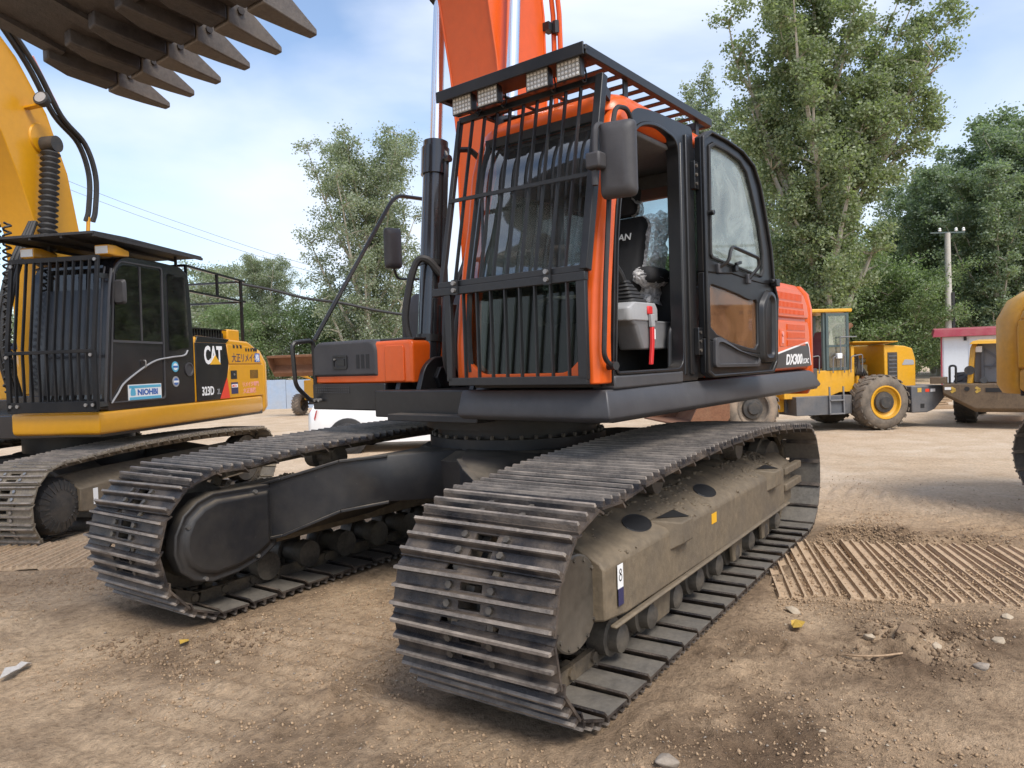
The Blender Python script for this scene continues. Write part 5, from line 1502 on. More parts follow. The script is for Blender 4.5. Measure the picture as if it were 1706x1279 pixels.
        for k in range(3):
            b = MB(); b.hexa([(-1.20 - k * 0.09, s * 1.24, 2.09), (-1.16 - k * 0.09, s * 1.24, 2.09), (-1.20 - k * 0.09, s * 1.3715, 2.00), (-1.24 - k * 0.09, s * 1.3715, 2.00), (-1.20 - k * 0.09, s * 1.24, 2.115), (-1.16 - k * 0.09, s * 1.24, 2.115), (-1.20 - k * 0.09, s * 1.3725, 2.04), (-1.24 - k * 0.09, s * 1.3725, 2.04)])
            b.build('hood_slot', 'interior_black', upo)
        for k in range(5):
            b = MB(); b.hexa([(-1.50 - k * 0.07, s * 1.24, 2.06), (-1.465 - k * 0.07, s * 1.24, 2.06), (-1.515 - k * 0.07, s * 1.3715, 1.96), (-1.55 - k * 0.07, s * 1.3715, 1.96), (-1.50 - k * 0.07, s * 1.24, 2.095), (-1.465 - k * 0.07, s * 1.24, 2.095), (-1.515 - k * 0.07, s * 1.3725, 2.0), (-1.55 - k * 0.07, s * 1.3725, 2.0)])
            b.build('hood_slot', 'interior_black', upo)
        for k in range(7):
            b = MB(); b.box(-1.64 - k * 0.032, -1.624 - k * 0.032, s * 1.366 - 0.004, s * 1.366 + 0.0035, 1.58, 1.70)
            b.build('door_louvre', 'interior_black', lwo)
        b = MB(); b.box(-1.27, -1.12, s * 1.364 - 0.006, s * 1.364 + 0.006, 1.585, 1.70)
        lt = b.build('latch_plate', 'interior_black', lwo)
        b = MB(); b.cyl((-1.20, s * 1.37, 1.645), (-1.20, s * 1.378, 1.645), 0.015, 8)
        b.build('latch', 'bolt_steel', lt)
        rv = (-s, 0, 0)
        def T(txt, x, z, size, mat, par, xs=1.0, bold=0.0, y=1.3685):
            return text('lettering', txt, size, mat, par, plane4((x, s * y, z), rv, (0, 0, 1)), 0.0012, 0, xs, bold)
        a0 = -0.52 if s > 0 else -0.98
        if decals == 'cat':
            T('CAT', a0, 1.80, 0.31, 'white_print', dk, 0.66, 0.010)
            b = MB(); cx_ = a0 - s * 0.245
            b.prism([(cx_ - 0.125, 1.785), (cx_ + 0.125, 1.785), (cx_, 1.905)], 'y', s * 1.3685, s * 1.3718)
            b.build('triangle_emblem', 'yellow_print', dk)
            T('323D', -0.44 if s > 0 else -0.76, 1.40, 0.15, 'white_print', dk, 0.80, 0.004)
            T('2L', -0.78 if s > 0 else -0.44, 1.40, 0.10, 'plastic_light', dk, 0.8, 0.0)
            T('\u5927\u6b63\u30ea\u30e1\u30a4\u30af', -1.16 if s > 0 else -1.70, 1.822, 0.13, 'navy_print', upo, 0.86, 0.0015)
            b = MB(); b.box(-1.90, -1.765, s * 1.3685 - 0.003, s * 1.3685 + 0.002, 1.81, 1.935)
            b.build('sticker', 'blue_print', upo)
            T('\u682a', -1.775 if s > 0 else -1.89, 1.825, 0.115, 'white_print', upo, 1.0, 0.001, 1.3712)
            T('\u30ea\u30e1\u30a4\u30af\u5c02\u9580', -1.40 if s > 0 else -1.80, 1.475, 0.075, 'pink_print', lwo, 1.0, 0.002, 1.3665)
            T('\u5927\u6b63\u91cd\u6a5f', -1.42 if s > 0 else -1.78, 1.385, 0.075, 'pink_print', lwo, 1.15, 0.002, 1.3665)
            b = MB(); b.box(-1.29, -1.12, s * 1.365 - 0.004, s * 1.365 + 0.0035, 1.385, 1.54)
            stk = b.build('sticker', 'navy_print', lwo)
            b = MB(); b.box(-1.28, -1.13, s * 1.3692 - 0.002, s * 1.3692 + 0.001, 1.47, 1.515)
            b.build('sticker_band', 'white_print', stk)
            T('META', -1.14 if s > 0 else -1.27, 1.478, 0.04, 'red_print', stk, 1.1, 0.001, 1.3706)
        else:
            b = MB(); b.box(-1.73, -1.30, s * 1.3685 - 0.003, s * 1.3685 + 0.002, 1.81, 1.95)
            b.build('sticker', 'white_print', upo)
            T('\u5927\u6b63\u91cd\u6a5f', -1.72 if s < 0 else -1.52, 1.825, 0.11, 'blue_print', upo, 1.0, 0.003, 1.3712)
            T('\u30ea\u30e1\u30a4\u30af', -1.74 if s < 0 else -1.5, 1.50, 0.10, 'red_print', lwo, 1.0, 0.003, 1.3665)
            T('\u5c02\u9580\u5e97', -1.74 if s < 0 else -1.5, 1.39, 0.10, 'red_print', lwo, 1.0, 0.003, 1.3665)
    b = MB(); b.box(-1.9, -0.4, -0.55, 0.55, 1.30, 2.06)
    V(b, 'engine_deck', yel, bevel=0.02)
    b = MB()
    for i in range(12): b.box(-0.40 - i * 0.06, -0.375 - i * 0.06, 1.0, 1.30, 2.13, 2.235)
    b.box(-1.12, -0.36, 1.02, 1.28, 2.12, 2.20); b.box(-1.14, -0.34, 0.98, 1.32, 2.235, 2.25)
    V(b, 'air_grille', 'cat_black')
    b = MB(); b.box(-1.50, -1.20, 1.02, 1.30, 2.08, 2.26)
    cp = V(b, 'filter_box', yel, bevel=0.02)
    b = MB()
    cw = rloop([(-2.0, -1.36), (-2.0, 1.36), (-2.25, 1.30), (-2.60, 0.85), (-2.70, 0.3), (-2.70, -0.3), (-2.60, -0.85), (-2.25, -1.30)], 0.2, 4)
    b.loft([[(x + c, y * s2, z) for x, y in cw] for z, s2, c in ((1.08, 0.97, 0.03), (1.16, 1.0, 0), (1.80, 1.0, 0), (1.98, 0.96, 0.08), (2.06, 0.9, 0.18))])
    V(b, 'counterweight', yel, smooth=True, auto=40)
    # handrail cage over the hood
    b = MB()
    for y in (1.2, 0.1):
        b.bar((-0.45, y, 3.03), (-1.86, y, 2.97), 0.03, 0.03); b.bar((-0.45, y, 2.72), (-1.86, y, 2.68), 0.03, 0.03)
        b.bar((-1.16, y, 3.0), (-1.16, y, 2.70), 0.03, 0.03, (0, 1, 0)); b.bar((-1.76, y, 2.97), (-1.76, y, 2.10), 0.035, 0.035, (0, 1, 0)); b.bar((-0.47, y, 3.03), (-0.47, y, 2.1), 0.03, 0.03, (0, 1, 0))
    for z, x in ((2.97, -1.85), (2.68, -1.85), (3.03, -0.46), (2.72, -0.46)): b.bar((x, 0.1, z), (x, 1.2, z), 0.03, 0.03)
    V(b, 'hood_rail', 'cat_black')
    if with_cab:
        prof = [(1.20, 1.32), (1.15, 2.02), (1.07, 2.66), (0.98, 2.87), (0.84, 2.955), (0.3, 2.97), (-0.15, 2.96), (-0.29, 2.87), (-0.34, 2.10), (-0.32, 1.32)]
        b = MB(); b.prism(rloop(prof, [0.03, .2, .1, .08, .1, .1, .08, .08, .1, .03], 3), 'y', 0.42, 1.35)
        cb = V(b, 'cab', 'cat_black', bevel=0.02, seg=3)
        def sidepane(nm, pts, y, mat='glass_dark'):
            q = MB(); q.prism(rloop(pts, 0.04, 3), 'y', y, y + 0.006)
            return q.build(nm, mat, cb)
        sidepane('door_window', [(1.06, 2.06), (0.99, 2.76), (0.90, 2.86), (0.64, 2.87), (0.65, 2.05)], 1.351)
        sidepane('door_window', [(0.62, 2.05), (0.61, 2.87), (0.26, 2.87), (0.30, 2.04)], 1.351)
        sidepane('quarter_window', [(0.15, 1.95), (0.13, 2.86), (-0.20, 2.84), (-0.24, 2.0)], 1.351)
        q = MB(); q.prism(rloop([(1.17, 1.42), (1.10, 2.08), (1.02, 2.80), (0.93, 2.90), (0.22, 2.91), (0.26, 1.42)], 0.05, 4), 'y', 1.350, 1.358)
        q2 = MB(); o1 = rloop([(1.17, 1.40), (1.10, 2.08), (1.02, 2.80), (0.93, 2.90), (0.22, 2.91), (0.26, 1.40)], 0.05, 4); o2 = [(0.68 + (x - 0.68) * 0.965, 2.15 + (z - 2.15) * 0.982) for x, z in o1]
        q2.ring(o1, o2, 'y', 1.350, 1.362)
        q2.bar((1.09, 1.36, 2.045), (0.28, 1.36, 2.04), 0.008, 0.025); q2.bar((0.63, 1.358, 2.05), (0.615, 1.358, 2.87), 0.008, 0.02, (0, 1, 0))
        q2.build('door_frame', 'skirt_grey', cb)
        q = MB(); q.tube(bez([(1.15, 1.360, 1.40), (1.05, 1.362, 1.50), (0.92, 1.362, 1.62), (0.48, 1.362, 1.82), (0.15, 1.362, 1.875), (-0.12, 1.360, 1.90), (-0.20, 1.358, 1.96)], 5), 0.010, 6)
        q.build('trim_line', 'plastic_light', cb)
        q = MB(); q.tube(bend([(0.62, 1.355, 1.84), (0.62, 1.385, 1.84), (0.62, 1.385, 1.76), (0.62, 1.355, 1.76)], 0.015, 3), 0.008, 6)
        q.build('door_handle', 'bolt_steel', cb)
        q = MB(); q.lathe((-0.22, 1.350, 1.73), (0, 1, 0), [(0, 0.085), (0.012, 0.085), (0.012, 0.065), (0.002, 0.06), (0.002, 0.0)], 24, caps=False)
        q.build('round_vent', 'mirror_plastic', cb, smooth=True)
        q = MB(); q.box(0.335, 0.885, 1.351, 1.3585, 1.405, 1.58)
        sg = q.build('dealer_plate', 'white_print', cb)
        q = MB(); q.box(0.345, 0.875, 1.3586, 1.3600, 1.415, 1.445); q.box(0.345, 0.875, 1.3586, 1.3600, 1.54, 1.57)
        q.build('plate_band', 'cyan_print', sg)
        text('plate_lettering', 'NIOHBI', 0.085, 'blue_print', sg, plane4((0.745, 1.3587, 1.465), (-1, 0, 0), (0, 0, 1)), 0.0008, 0.0, 1.2, 0.004)
        q = MB(); q.prism(rloop([(0.77, 1.46), (0.86, 1.46), (0.85, 1.53), (0.815, 1.56), (0.78, 1.53)], 0.02, 2), 'y', 1.3586, 1.3600)
        q.build('plate_emblem', 'cyan_print', sg)
        for z, m_ in ((1.765, 'cyan_print'), (1.59, 'plastic_light')):
            q = MB(); q.cyl((0.055, 1.351, z), (0.055, 1.358, z), 0.062, 20)
            rd = q.build('round_sticker', m_, cb)
            q = MB(); q.cyl((0.055, 1.358, z), (0.055, 1.3592, z), 0.042, 18)
            rd2 = q.build('sticker_face', 'white_print' if z > 1.7 else 'blue_print', rd)
            q = MB(); q.box(0.01, 0.10, 1.3592, 1.3602, z - 0.012, z + 0.012)
            q.build('sticker_bar', 'blue_print' if z > 1.7 else 'white_print', rd)
        # front windows
        q = MB(); q.hexa([(1.185, 0.50, 1.45), (1.192, 0.50, 1.45), (1.192, 1.28, 1.45), (1.185, 1.28, 1.45), (1.045, 0.52, 2.84), (1.052, 0.52, 2.84), (1.052, 1.26, 2.84), (1.045, 1.26, 2.84)])
        q.build('front_window', 'glass_dark', cb)
        q = MB(); q.tube(bez([(1.24, 1.36, 1.40), (1.22, 1.385, 1.9), (1.14, 1.385, 2.55), (1.06, 1.36, 2.80)], 5), 0.013, 6)
        q.tube(bez([(1.26, 1.30, 1.40), (1.24, 1.325, 1.9), (1.16, 1.32, 2.55), (1.08, 1.30, 2.82)], 5), 0.010, 6)
        q.build('grab_tube', 'skirt_grey', cb, smooth=True)
        # front guard
        def fx(z): return 1.42 - max(0, z - 1.95) * 0.12
        q = MB()
        for z, h in ((1.385, 0.11), (1.94, 0.035), (2.88, 0.05)): q.bar((fx(z), 0.40, z), (fx(z), 1.42, z), 0.03, h)
        for y in (0.415, 1.405): q.bar((fx(1.35), y, 1.35), (fx(1.94), y, 1.94), 0.03, 0.05, (0, 1, 0)); q.bar((fx(1.94), y, 1.94), (fx(2.90), y, 2.90), 0.03, 0.04, (0, 1, 0))
        fg = V(q, 'front_guard', 'cat_guard', bevel=0.004)
        for i in range(10):
            y = 0.50 + i * 0.091
            q = MB(); q.bar((fx(1.44), y, 1.44), (fx(1.93), y, 1.93), 0.014, 0.03, (1, 0, 0))
            q.build('guard_bar', 'cat_guard', fg)
            q = MB(); q.bar((fx(1.96), y, 1.96), (fx(2.87), y, 2.87), 0.014, 0.03, (1, 0, 0))
            q.build('guard_bar', 'cat_guard', fg)
        for y, z in ((0.44, 1.40), (0.52, 1.40), (1.30, 1.40), (1.38, 1.40), (0.42, 1.90), (1.38, 1.90), (0.43, 2.83), (1.39, 2.86)):
            q = MB(); q.cyl((fx(z) + 0.014, y, z), (fx(z) + 0.03, y, z), 0.018, 8)
            q.build('guard_bolt', 'bolt_steel', fg)
        q = MB(); q.bar((fx(2.7), 1.40, 2.7), (1.05, 1.33, 2.72), 0.02, 0.05)
        q.build('guard_bracket', 'guard_steel', fg)
        q = MB(); q.bar((fx(1.4), 1.40, 1.4), (1.15, 1.33, 1.4), 0.02, 0.05)
        q.build('guard_bracket', 'guard_steel', fg)
        # roof visor and lamps
        q = MB(); q.loft([[(1.42, 0.36, z), (1.42, 1.46, z), (0.95, 1.46, z + 0.012), (-0.45, 1.44, z), (-0.45, 0.36, z)] for z in (3.10, 3.125)])
        for y in (0.37, 0.73, 1.09, 1.45): q.bar((-0.44, y, 3.09), (1.41, y, 3.09), 0.025, 0.03)
        for x, y in ((-0.2, 1.25), (-0.2, 0.5), (0.9, 1.25), (0.9, 0.5)): q.bar((x, y, 2.94), (x, y, 3.1), 0.02, 0.03, (0, 1, 0))
        V(q, 'roof_guard', 'visor_mesh')
        for y, x in ((0.52, 1.22), (1.33, 1.15)):
            q = MB(); q.loft([[(xx, y + a, 2.985 + c) for a, c in rloop([(-w_, -h_), (w_, -h_), (w_, h_), (-w_, h_)], 0.015, 3)] for xx, w_, h_ in ((x - 0.35, 0.05, 0.03), (x - 0.10, 0.09, 0.055), (x, 0.08, 0.05))])
            lp_ = V(q, 'work_lamp', yel, bevel=0.006)
            q = MB(); q.box(x, x + 0.006, y - 0.07, y + 0.07, 2.945, 3.02)
            q.build('lamp_lens', 'lens_clear', lp_)
        q = MB()
        q.loft([[(0.98 + t, 1.405 + dy_, 2.56 + dz) for dy_, dz in rloop([(-0.07 + i, -0.13 + i), (0.07 - i, -0.13 + i), (0.07 - i, 0.13 - i), (-0.07 + i, 0.13 - i)], 0.03, 3)] for t, i in ((0, 0.01), (0.02, 0), (0.05, 0.02))])
        V(q, 'mirror', 'mirror_plastic', smooth=True)
    if boom_on:
        F_ = [(0.60, 1.5), (0.66, 2.6), (0.73, 3.31), (0.93, 3.82), (1.14, 4.28), (1.55, 4.80), (2.2, 5.25), (3.4, 5.75), (4.5, 6.0)]
        K_ = [(0.02, 1.5), (0.05, 2.6), (0.11, 3.42), (0.25, 4.06), (0.52, 4.67), (0.90, 5.15), (1.55, 5.66), (3.0, 6.25), (4.45, 6.4)]
        b = MB(); b.loft([[(f[0], -0.22, f[1]), (f[0], 0.22, f[1]), (k[0], 0.22, k[1]), (k[0], -0.22, k[1])] for f, k in zip(F_, K_)])
        bo = V(b, 'boom', yel, bevel=0.008)
        for y in (0.36, -0.36):
            b = MB(); b.cyl((0.98, y, 1.45), (0.80, y, 2.75), 0.075, 20)
            cy_ = V(b, 'boom_cylinder', 'cat_black', smooth=True)
            A_, B_ = Vector((0.82, y, 2.70)), Vector((0.64, y, 4.28)); d_ = (B_ - A_).normalized(); l_ = (B_ - A_).length - 0.08
            prof_ = []
            nb = 24
            for i in range(nb):
                t0 = l_ * i / nb; st_ = l_ / nb
                prof_ += [(t0, 0.062), (t0 + st_ * 0.45, 0.100), (t0 + st_ * 0.55, 0.100), (t0 + st_ * 0.98, 0.062)]
            b = MB(); b.lathe(A_, d_, prof_, 20)
            b.build('rod_bellows', 'rubber', cy_, smooth=True, auto=70)
            b = MB(); b.cyl((0.64, y - 0.08, 4.28), (0.64, y + 0.08, 4.28), 0.09, 18)
            b.build('rod_eye', 'engine_dark', cy_, smooth=True)
        b = MB(); b.lathe((0.62, 0.22, 4.36), (0, 1, 0), [(0, 0.17), (0.02, 0.16), (0.025, 0.0)], 24, caps=False)
        b.build('pin_boss', yel, bo, smooth=True)
        for y0, dx_ in ((0.25, 0.0), (0.30, -0.05)):
            b = MB(); b.tube(bez([(1.3 + dx_, y0, 5.56), (0.80 + dx_, y0, 5.12), (0.45 + dx_, y0, 4.68), (0.12 + dx_, y0 + 0.02, 4.45), (-0.02 + dx_, y0 + 0.03, 4.1), (0.0 + dx_, y0 + 0.02, 3.7), (0.03 + dx_, y0, 3.55)], 6), 0.030, 8)
            b.build('boom_hose', 'rubber', bo, smooth=True)
        b = MB(); b.cyl((0.01, 0.27, 3.60), (0.03, 0.26, 3.30), 0.024, 8); b.cyl((0.04, 0.25, 3.36), (0.04, 0.30, 3.36), 0.05, 8); b.cyl((0.03, 0.26, 3.3), (0.03, 0.26, 2.4), 0.024, 8)
        b.build('hose_end', yel, bo)
        b = MB(); b.tube([(0.78, 0.30, 5.20), (0.42, 0.27, 4.78)], 0.022, 8)
        b.build('steel_pipe', 'pink_print', bo)
        b = MB(); b.lathe((0.80, 0.42, 4.72), (0.95, 0.15, 0.3), [(-0.06, 0.03), (-0.05, 0.07), (0.02, 0.085), (0.03, 0.08)], 16)
        bl = b.build('boom_lamp', 'rubber', bo, smooth=True)
        b = MB(); b.cyl((0.80, 0.42, 4.72), (0.836, 0.425, 4.731), 0.060, 16)
        b.build('lamp_lens', 'plastic_light', bl)
        b = MB(); b.bar((0.80, 0.22, 4.64), (0.80, 0.42, 4.66), 0.08, 0.02)
        b.build('lamp_bracket', yel, bo)
        b = MB(); b.loft([[(f[0], -0.15, f[1]), (f[0], 0.15, f[1]), (k[0], 0.15, k[1]), (k[0], -0.15, k[1])] for f, k in zip([(4.2, 6.5), (4.45, 5.2), (4.6, 3.4)], [(4.8, 6.6), (4.9, 5.2), (4.8, 3.4)])])
        V(b, 'arm', yel, bevel=0.01)
        b = MB(); b.cyl((0.30, 0.36, 2.0), (0.30, 0.40, 2.0), 0.1, 12)
        V(b, 'hose_joint', 'rubber', smooth=True)
        for k in range(3):
            b = MB(); b.tube(bez([(1.1, 0.12 + 0.06 * k, 1.5), (1.25, 0.14 + 0.06 * k, 2.1), (1.1, 0.16 + 0.06 * k, 2.8), (0.80, 0.2 + 0.03 * k, 3.4)], 6), 0.025, 8)
            V(b, 'foot_hose', 'rubber', smooth=True)
        b = MB()
        A_, B_ = Vector((1.35, 0.33, 1.55)), Vector((1.28, 0.36, 3.3))
        pts_ = []
        for i in range(160):
            t = i / 159; p = A_.lerp(B_, t)
            pts_.append((p.x + 0.035 * cos(i * 0.9), p.y + 0.035 * sin(i * 0.9), p.z))
        b.tube(pts_, 0.012, 5)
        V(b, 'spiral_hose_guard', 'rubber', smooth=True)
    return root
cat = yellow_excavator('yellow and black excavator parked behind the orange excavator\'s far track', (0.209, -6.309, -0.178), radians(23.12), radians(1.74), 'cat_yellow', 'cat')
rex = yellow_excavator('dull yellow excavator cut off by the right edge, rear panel and track end showing', (-3.68, 5.56, -0.03), radians(40), radians(13), 'old_yellow', 'plain', with_cab=True, boom_on=True)
# ------------------------------------------------------------------ wheel loaders
def wheel(par, x, y, r, w, s, tmat, rimmat, hubmat, lugs=22, name='wheel', zc=None):
    z = r if zc is None else zc
    b = MB()
    pr = [(-w / 2, r * 0.60), (-w / 2 - 0.01, r * 0.72), (-w / 2 + 0.015, r * 0.90), (-w / 2 + 0.06, r * 0.965), (0, r * 0.975), (w / 2 - 0.06, r * 0.965), (w / 2 - 0.015, r * 0.90), (w / 2 + 0.01, r * 0.72), (w / 2, r * 0.60), (w / 2 - 0.03, r * 0.56)]
    b.lathe((x, y, z), (0, s, 0), pr, 40, caps=False)
    wo = b.build(name, tmat, par, smooth=True, auto=50)
    b = MB()
    for i in range(lugs):
        for side in (-1, 1):
            a = 2 * pi * (i + (0.5 if side > 0 else 0)) / lugs
            a2 = a + 0.16
            def P(rr, yy, an): return (x + rr * cos(an), y + yy, z + rr * sin(an))
            y0, y1 = side * 0.02, side * (w / 2 - 0.005)
            da = 0.075
            b.hexa([P(r * 0.955, y0, a - da), P(r * 0.955, y1, a2 - da), P(r * 0.955, y1, a2 + da), P(r * 0.955, y0, a + da),
                    P(r * 1.0, y0, a - da * 0.8), P(r * 0.985, y1, a2 - da * 0.8), P(r * 0.985, y1, a2 + da * 0.8), P(r * 1.0, y0, a + da * 0.8)])
    b.build('tread_lugs', tmat, wo)
    b = MB(); b.lathe((x, y, z), (0, s, 0), [(w / 2 - 0.02, r * 0.61), (w / 2 + 0.012, r * 0.60), (w / 2 + 0.012, r * 0.55), (w / 2 - 0.05, r * 0.52), (w / 2 - 0.08, r * 0.44), (w / 2 - 0.09, 0.0)], 32, caps=False)
    b.build('rim', rimmat, wo, smooth=True)
    b = MB(); b.lathe((x, y, z), (0, s, 0), [(w / 2 - 0.10, r * 0.40), (w / 2 - 0.03, r * 0.36), (w / 2 - 0.02, r * 0.24), (w / 2 + 0.02, r * 0.20), (w / 2 + 0.02, 0.0)], 24, caps=False)
    b.build('hub', hubmat, wo, smooth=True)
    return wo
def loader_front(root, z_lift, yel, bucketmat, rot=0.0, wid=1.25, reach=2.35, zb=0.25):
    b = MB(); b.box(0.55, 1.9, -0.45, 0.45, 0.45, 1.15); b.prism([(0.9, 1.1), (1.5, 1.1), (1.35, 1.75), (1.05, 1.75)], 'y', -0.42, 0.42)
    b.build('front_frame', yel, root, bevel=0.02)
    for s in (-1, 1):
        b = MB(); b.prism([(1.05, 1.62), (1.30, 1.72), (1.8 + reach * 0.2, (1.6 + zb) / 2 + 0.35), (reach, zb + 0.42), (reach - 0.1, zb + 0.22), (1.7 + reach * 0.1, (1.5 + zb) / 2)], 'y', s * 0.40, s * 0.52)
        b.build('lift_arm', yel, root, bevel=0.01)
    pr = [(0.0, 0.0), (0.85, 0.05), (0.85, 0.09), (0.05, 0.06), (-0.10, 0.25), (-0.10, 0.65), (0.10, 0.92), (0.30, 1.0), (0.28, 1.05), (0.05, 0.96), (-0.15, 0.70), (-0.15, 0.20)]
    pr = [(reach + 0.1 + x * cos(rot) - z * sin(rot), zb + x * sin(rot) + z * cos(rot)) for x, z in pr]
    b = MB(); b.prism(pr, 'y', -wid, wid)
    bk = b.build('bucket', bucketmat, root, bevel=0.006)
    sp = [(0.0, 0.03), (0.80, 0.07), (0.30, 1.0), (0.05, 0.94), (-0.12, 0.70), (-0.12, 0.22)]
    sp = [(reach + 0.1 + x * cos(rot) - z * sin(rot), zb + x * sin(rot) + z * cos(rot)) for x, z in sp]
    for s in (-1, 1):
        b = MB(); b.prism(sp, 'y', s * wid, s * (wid + 0.03))
        b.build('bucket_cheek', bucketmat, bk)

# loader A, side on behind the orange excavator
la = thing('wheel_loader', 'yellow wheel loader with open engine bay and maroon seat, behind the orange hood', 'wheel loader', (-13.2, -1.0, -0.27), radians(-46))
R_ = 0.62
for x in (1.72, -1.42):
    for s in (1, -1):
        wheel(la, x, s * 0.95, R_, 0.46, s, 'tyre' if x < 0 else 'tyre_tan', 'loader_yellow' if x < 0 else 'tyre_tan', 'engine_dark')
loader_front(la, 0, 'loader_yellow', 'rust')
b = MB(); b.prism([(-2.62, 0.85), (-2.62, 1.55), (-2.54, 1.80), (-2.34, 1.86), (-1.82, 1.90), (-1.82, 0.88)], 'y', -0.62, 0.62)
b.build('rear_hood', 'loader_yellow', la, bevel=0.02)
b = MB(); b.box(-1.82, -0.98, -0.60, -0.56, 0.9, 1.88); b.box(-1.06, -0.98, -0.62, 0.62, 0.87, 1.90); b.box(-1.72, -1.0, -0.56, 0.55, 0.80, 0.92)
b.build('engine_bay', 'loader_yellow', la, bevel=0.008)
b = MB(); b.hexa([(-2.2, 0.02, 1.905), (-0.98, 0.02, 1.92), (-0.96, 0.72, 1.97), (-2.1, 0.72, 1.955), (-2.2, 0.02, 1.925), (-0.98, 0.02, 1.945), (-0.96, 0.72, 1.995), (-2.1, 0.72, 1.975)])
b.build('raised_hood_lid', 'loader_yellow', la, bevel=0.005)
b = MB()
b.box(-1.65, -1.1, -0.3, 0.25, 0.95, 1.45); b.cyl((-1.4, -0.1, 1.45), (-1.4, -0.1, 1.75), 0.12, 12); b.cyl((-1.2, 0.15, 1.5), (-1.65, 0.15, 1.55), 0.06, 10); b.box(-1.6, -1.45, 0.2, 0.35, 1.05, 1.3)
en = b.build('engine_block', 'engine_mixed', la, bevel=0.01)
b = MB()
for k in range(6):
    b = MB()
    b.tube(bez([(-1.65 + 0.08 * k, 0.3, 1.0 + 0.05 * k), (-1.5 + 0.05 * k, 0.42, 1.25), (-1.3, 0.4, 1.45 + 0.04 * k), (-1.08, 0.3, 1.3 + 0.08 * k)], 5), 0.022, 6)
    b.build('engine_hose', 'engine_dark', en)
for k, m_ in enumerate(('bolt_steel', 'rust', 'loader_yellow', 'bolt_steel')):
    b = MB(); b.cyl((-1.58 + 0.14 * k, 0.36, 1.0 + 0.06 * (k % 2)), (-1.58 + 0.14 * k, 0.36, 1.16 + 0.05 * k), 0.05, 10)
    b.build('filter', m_, en, smooth=True)
b = MB(); b.box(-2.14, -1.90, 0.62, 0.632, 0.95, 1.72)
gr = b.build('side_grille', 'engine_dark', la)
for k in range(8):
    b = MB(); b.box(-2.12, -1.92, 0.632, 0.64, 0.99 + k * 0.09, 1.02 + k * 0.09)
    b.build('grille_slat', 'loader_grey', gr)
b = MB(); b.prism(rloop([(-2.26, 1.42), (-2.58, 1.42), (-2.56, 1.53), (-2.34, 1.55)], 0.03, 3), 'y', 0.62, 0.628)
b.build('badge', 'plastic_light', la)
b = MB(); b.prism([(-2.2, 0.34), (-2.2, 0.94), (-3.1, 0.94), (-3.1, 0.72), (-2.78, 0.40), (-2.6, 0.34)], 'y', -1.0, 1.0)
cw_ = b.build('counterweight', 'loader_grey', la, bevel=0.02)
for x, m_, w_ in ((-2.40, 'wrapper_yellow', 0.10), (-2.60, 'red_print', 0.10), (-2.74, 'white_print', 0.12)):
    b = MB(); b.box(x - w_ / 2, x + w_ / 2, 1.0, 1.004, 0.80, 0.87 if m_ != 'wrapper_yellow' else 0.90)
    b.build('reflector', m_, cw_)
b = MB(); b.box(-2.52, -2.42, 1.0, 1.003, 0.44, 0.54)
b.build('socket', 'interior_black', cw_)
b = MB(); b.prism([(-0.98, 0.86), (-0.98, 1.36), (0.75, 1.36), (0.75, 0.75), (-0.2, 0.72), (-0.62, 0.86)], 'y', -0.72, 0.72)
b.build('mid_body', 'loader_yellow', la, bevel=0.015)
b = MB(); b.box(-1.9, 0.6, -0.5, 0.5, 0.42, 0.88); b.box(-0.8, 0.55, -0.9, 0.88, 0.38, 0.80)
b.build('chassis', 'loader_grey', la, bevel=0.01)
b = MB(); b.box(-0.95, 0.45, -0.68, 0.74, 2.66, 2.74)
b.build('cab_roof', 'loader_yellow', la, bevel=0.02)
for x, y in ((-0.85, 0.66), (0.38, 0.66), (-0.85, -0.62), (0.38, -0.62), (-0.28, 0.66)):
    b = MB(); b.bar((x, y, 1.36), (x, y, 2.66), 0.07, 0.07, (0, 1, 0))
    b.build('cab_post', 'loader_green', la)
b = MB(); b.box(-0.86, 0.40, -0.64, -0.62, 1.40, 2.64)
b.build('far_window', 'glass_clear', la)
b = MB(); b.ring([(-0.86, 1.36), (-0.86, 2.64), (-0.30, 2.64), (-0.30, 1.36)], [(-0.80, 1.42), (-0.80, 2.58), (-0.36, 2.58), (-0.36, 1.42)], 'y', 0.70, 0.73); b.box(-0.86, -0.30, 0.70, 0.73, 1.88, 1.93)
dr_ = b.build('open_door', 'loader_green', la)
b = MB(); b.box(-0.80, -0.36, 0.712, 0.718, 1.42, 2.58)
b.build('pane', 'glass_clear', dr_)
b = MB(); b.hexa([(-0.55, -0.2, 1.40), (-0.05, -0.2, 1.40), (-0.05, 0.3, 1.40), (-0.55, 0.3, 1.40), (-0.55, -0.2, 1.65), (-0.02, -0.2, 1.62), (-0.02, 0.3, 1.62), (-0.55, 0.3, 1.65)]); b.hexa([(-0.55, -0.2, 1.65), (-0.40, -0.2, 1.65), (-0.40, 0.3, 1.65), (-0.55, 0.3, 1.65), (-0.72, -0.17, 2.25), (-0.58, -0.17, 2.25), (-0.58, 0.27, 2.25), (-0.72, 0.27, 2.25)])
b.build('seat', 'maroon_seat', la, bevel=0.03)
for x0 in (-0.42, -0.86, 0.2):
    b = MB(); b.tube(bend([(x0, 0.78, 1.30), (x0, 0.80, 1.66), (x0 - 0.28, 0.80, 1.70), (x0 - 0.28, 0.78, 1.30)], 0.05, 3), 0.014, 6)
    b.build('handrail', 'plastic_grey', la, smooth=True)
b = MB()
b.tube([(-0.60, 0.80, 2.1), (-0.60, 0.80, 1.5), (-0.60, 0.80, 1.36)], 0.014, 6); b.tube([(-0.60, 0.80, 2.1), (-1.0, 0.80, 2.1)], 0.014, 6)
b.build('handrail', 'plastic_grey', la, smooth=True)
b = MB()
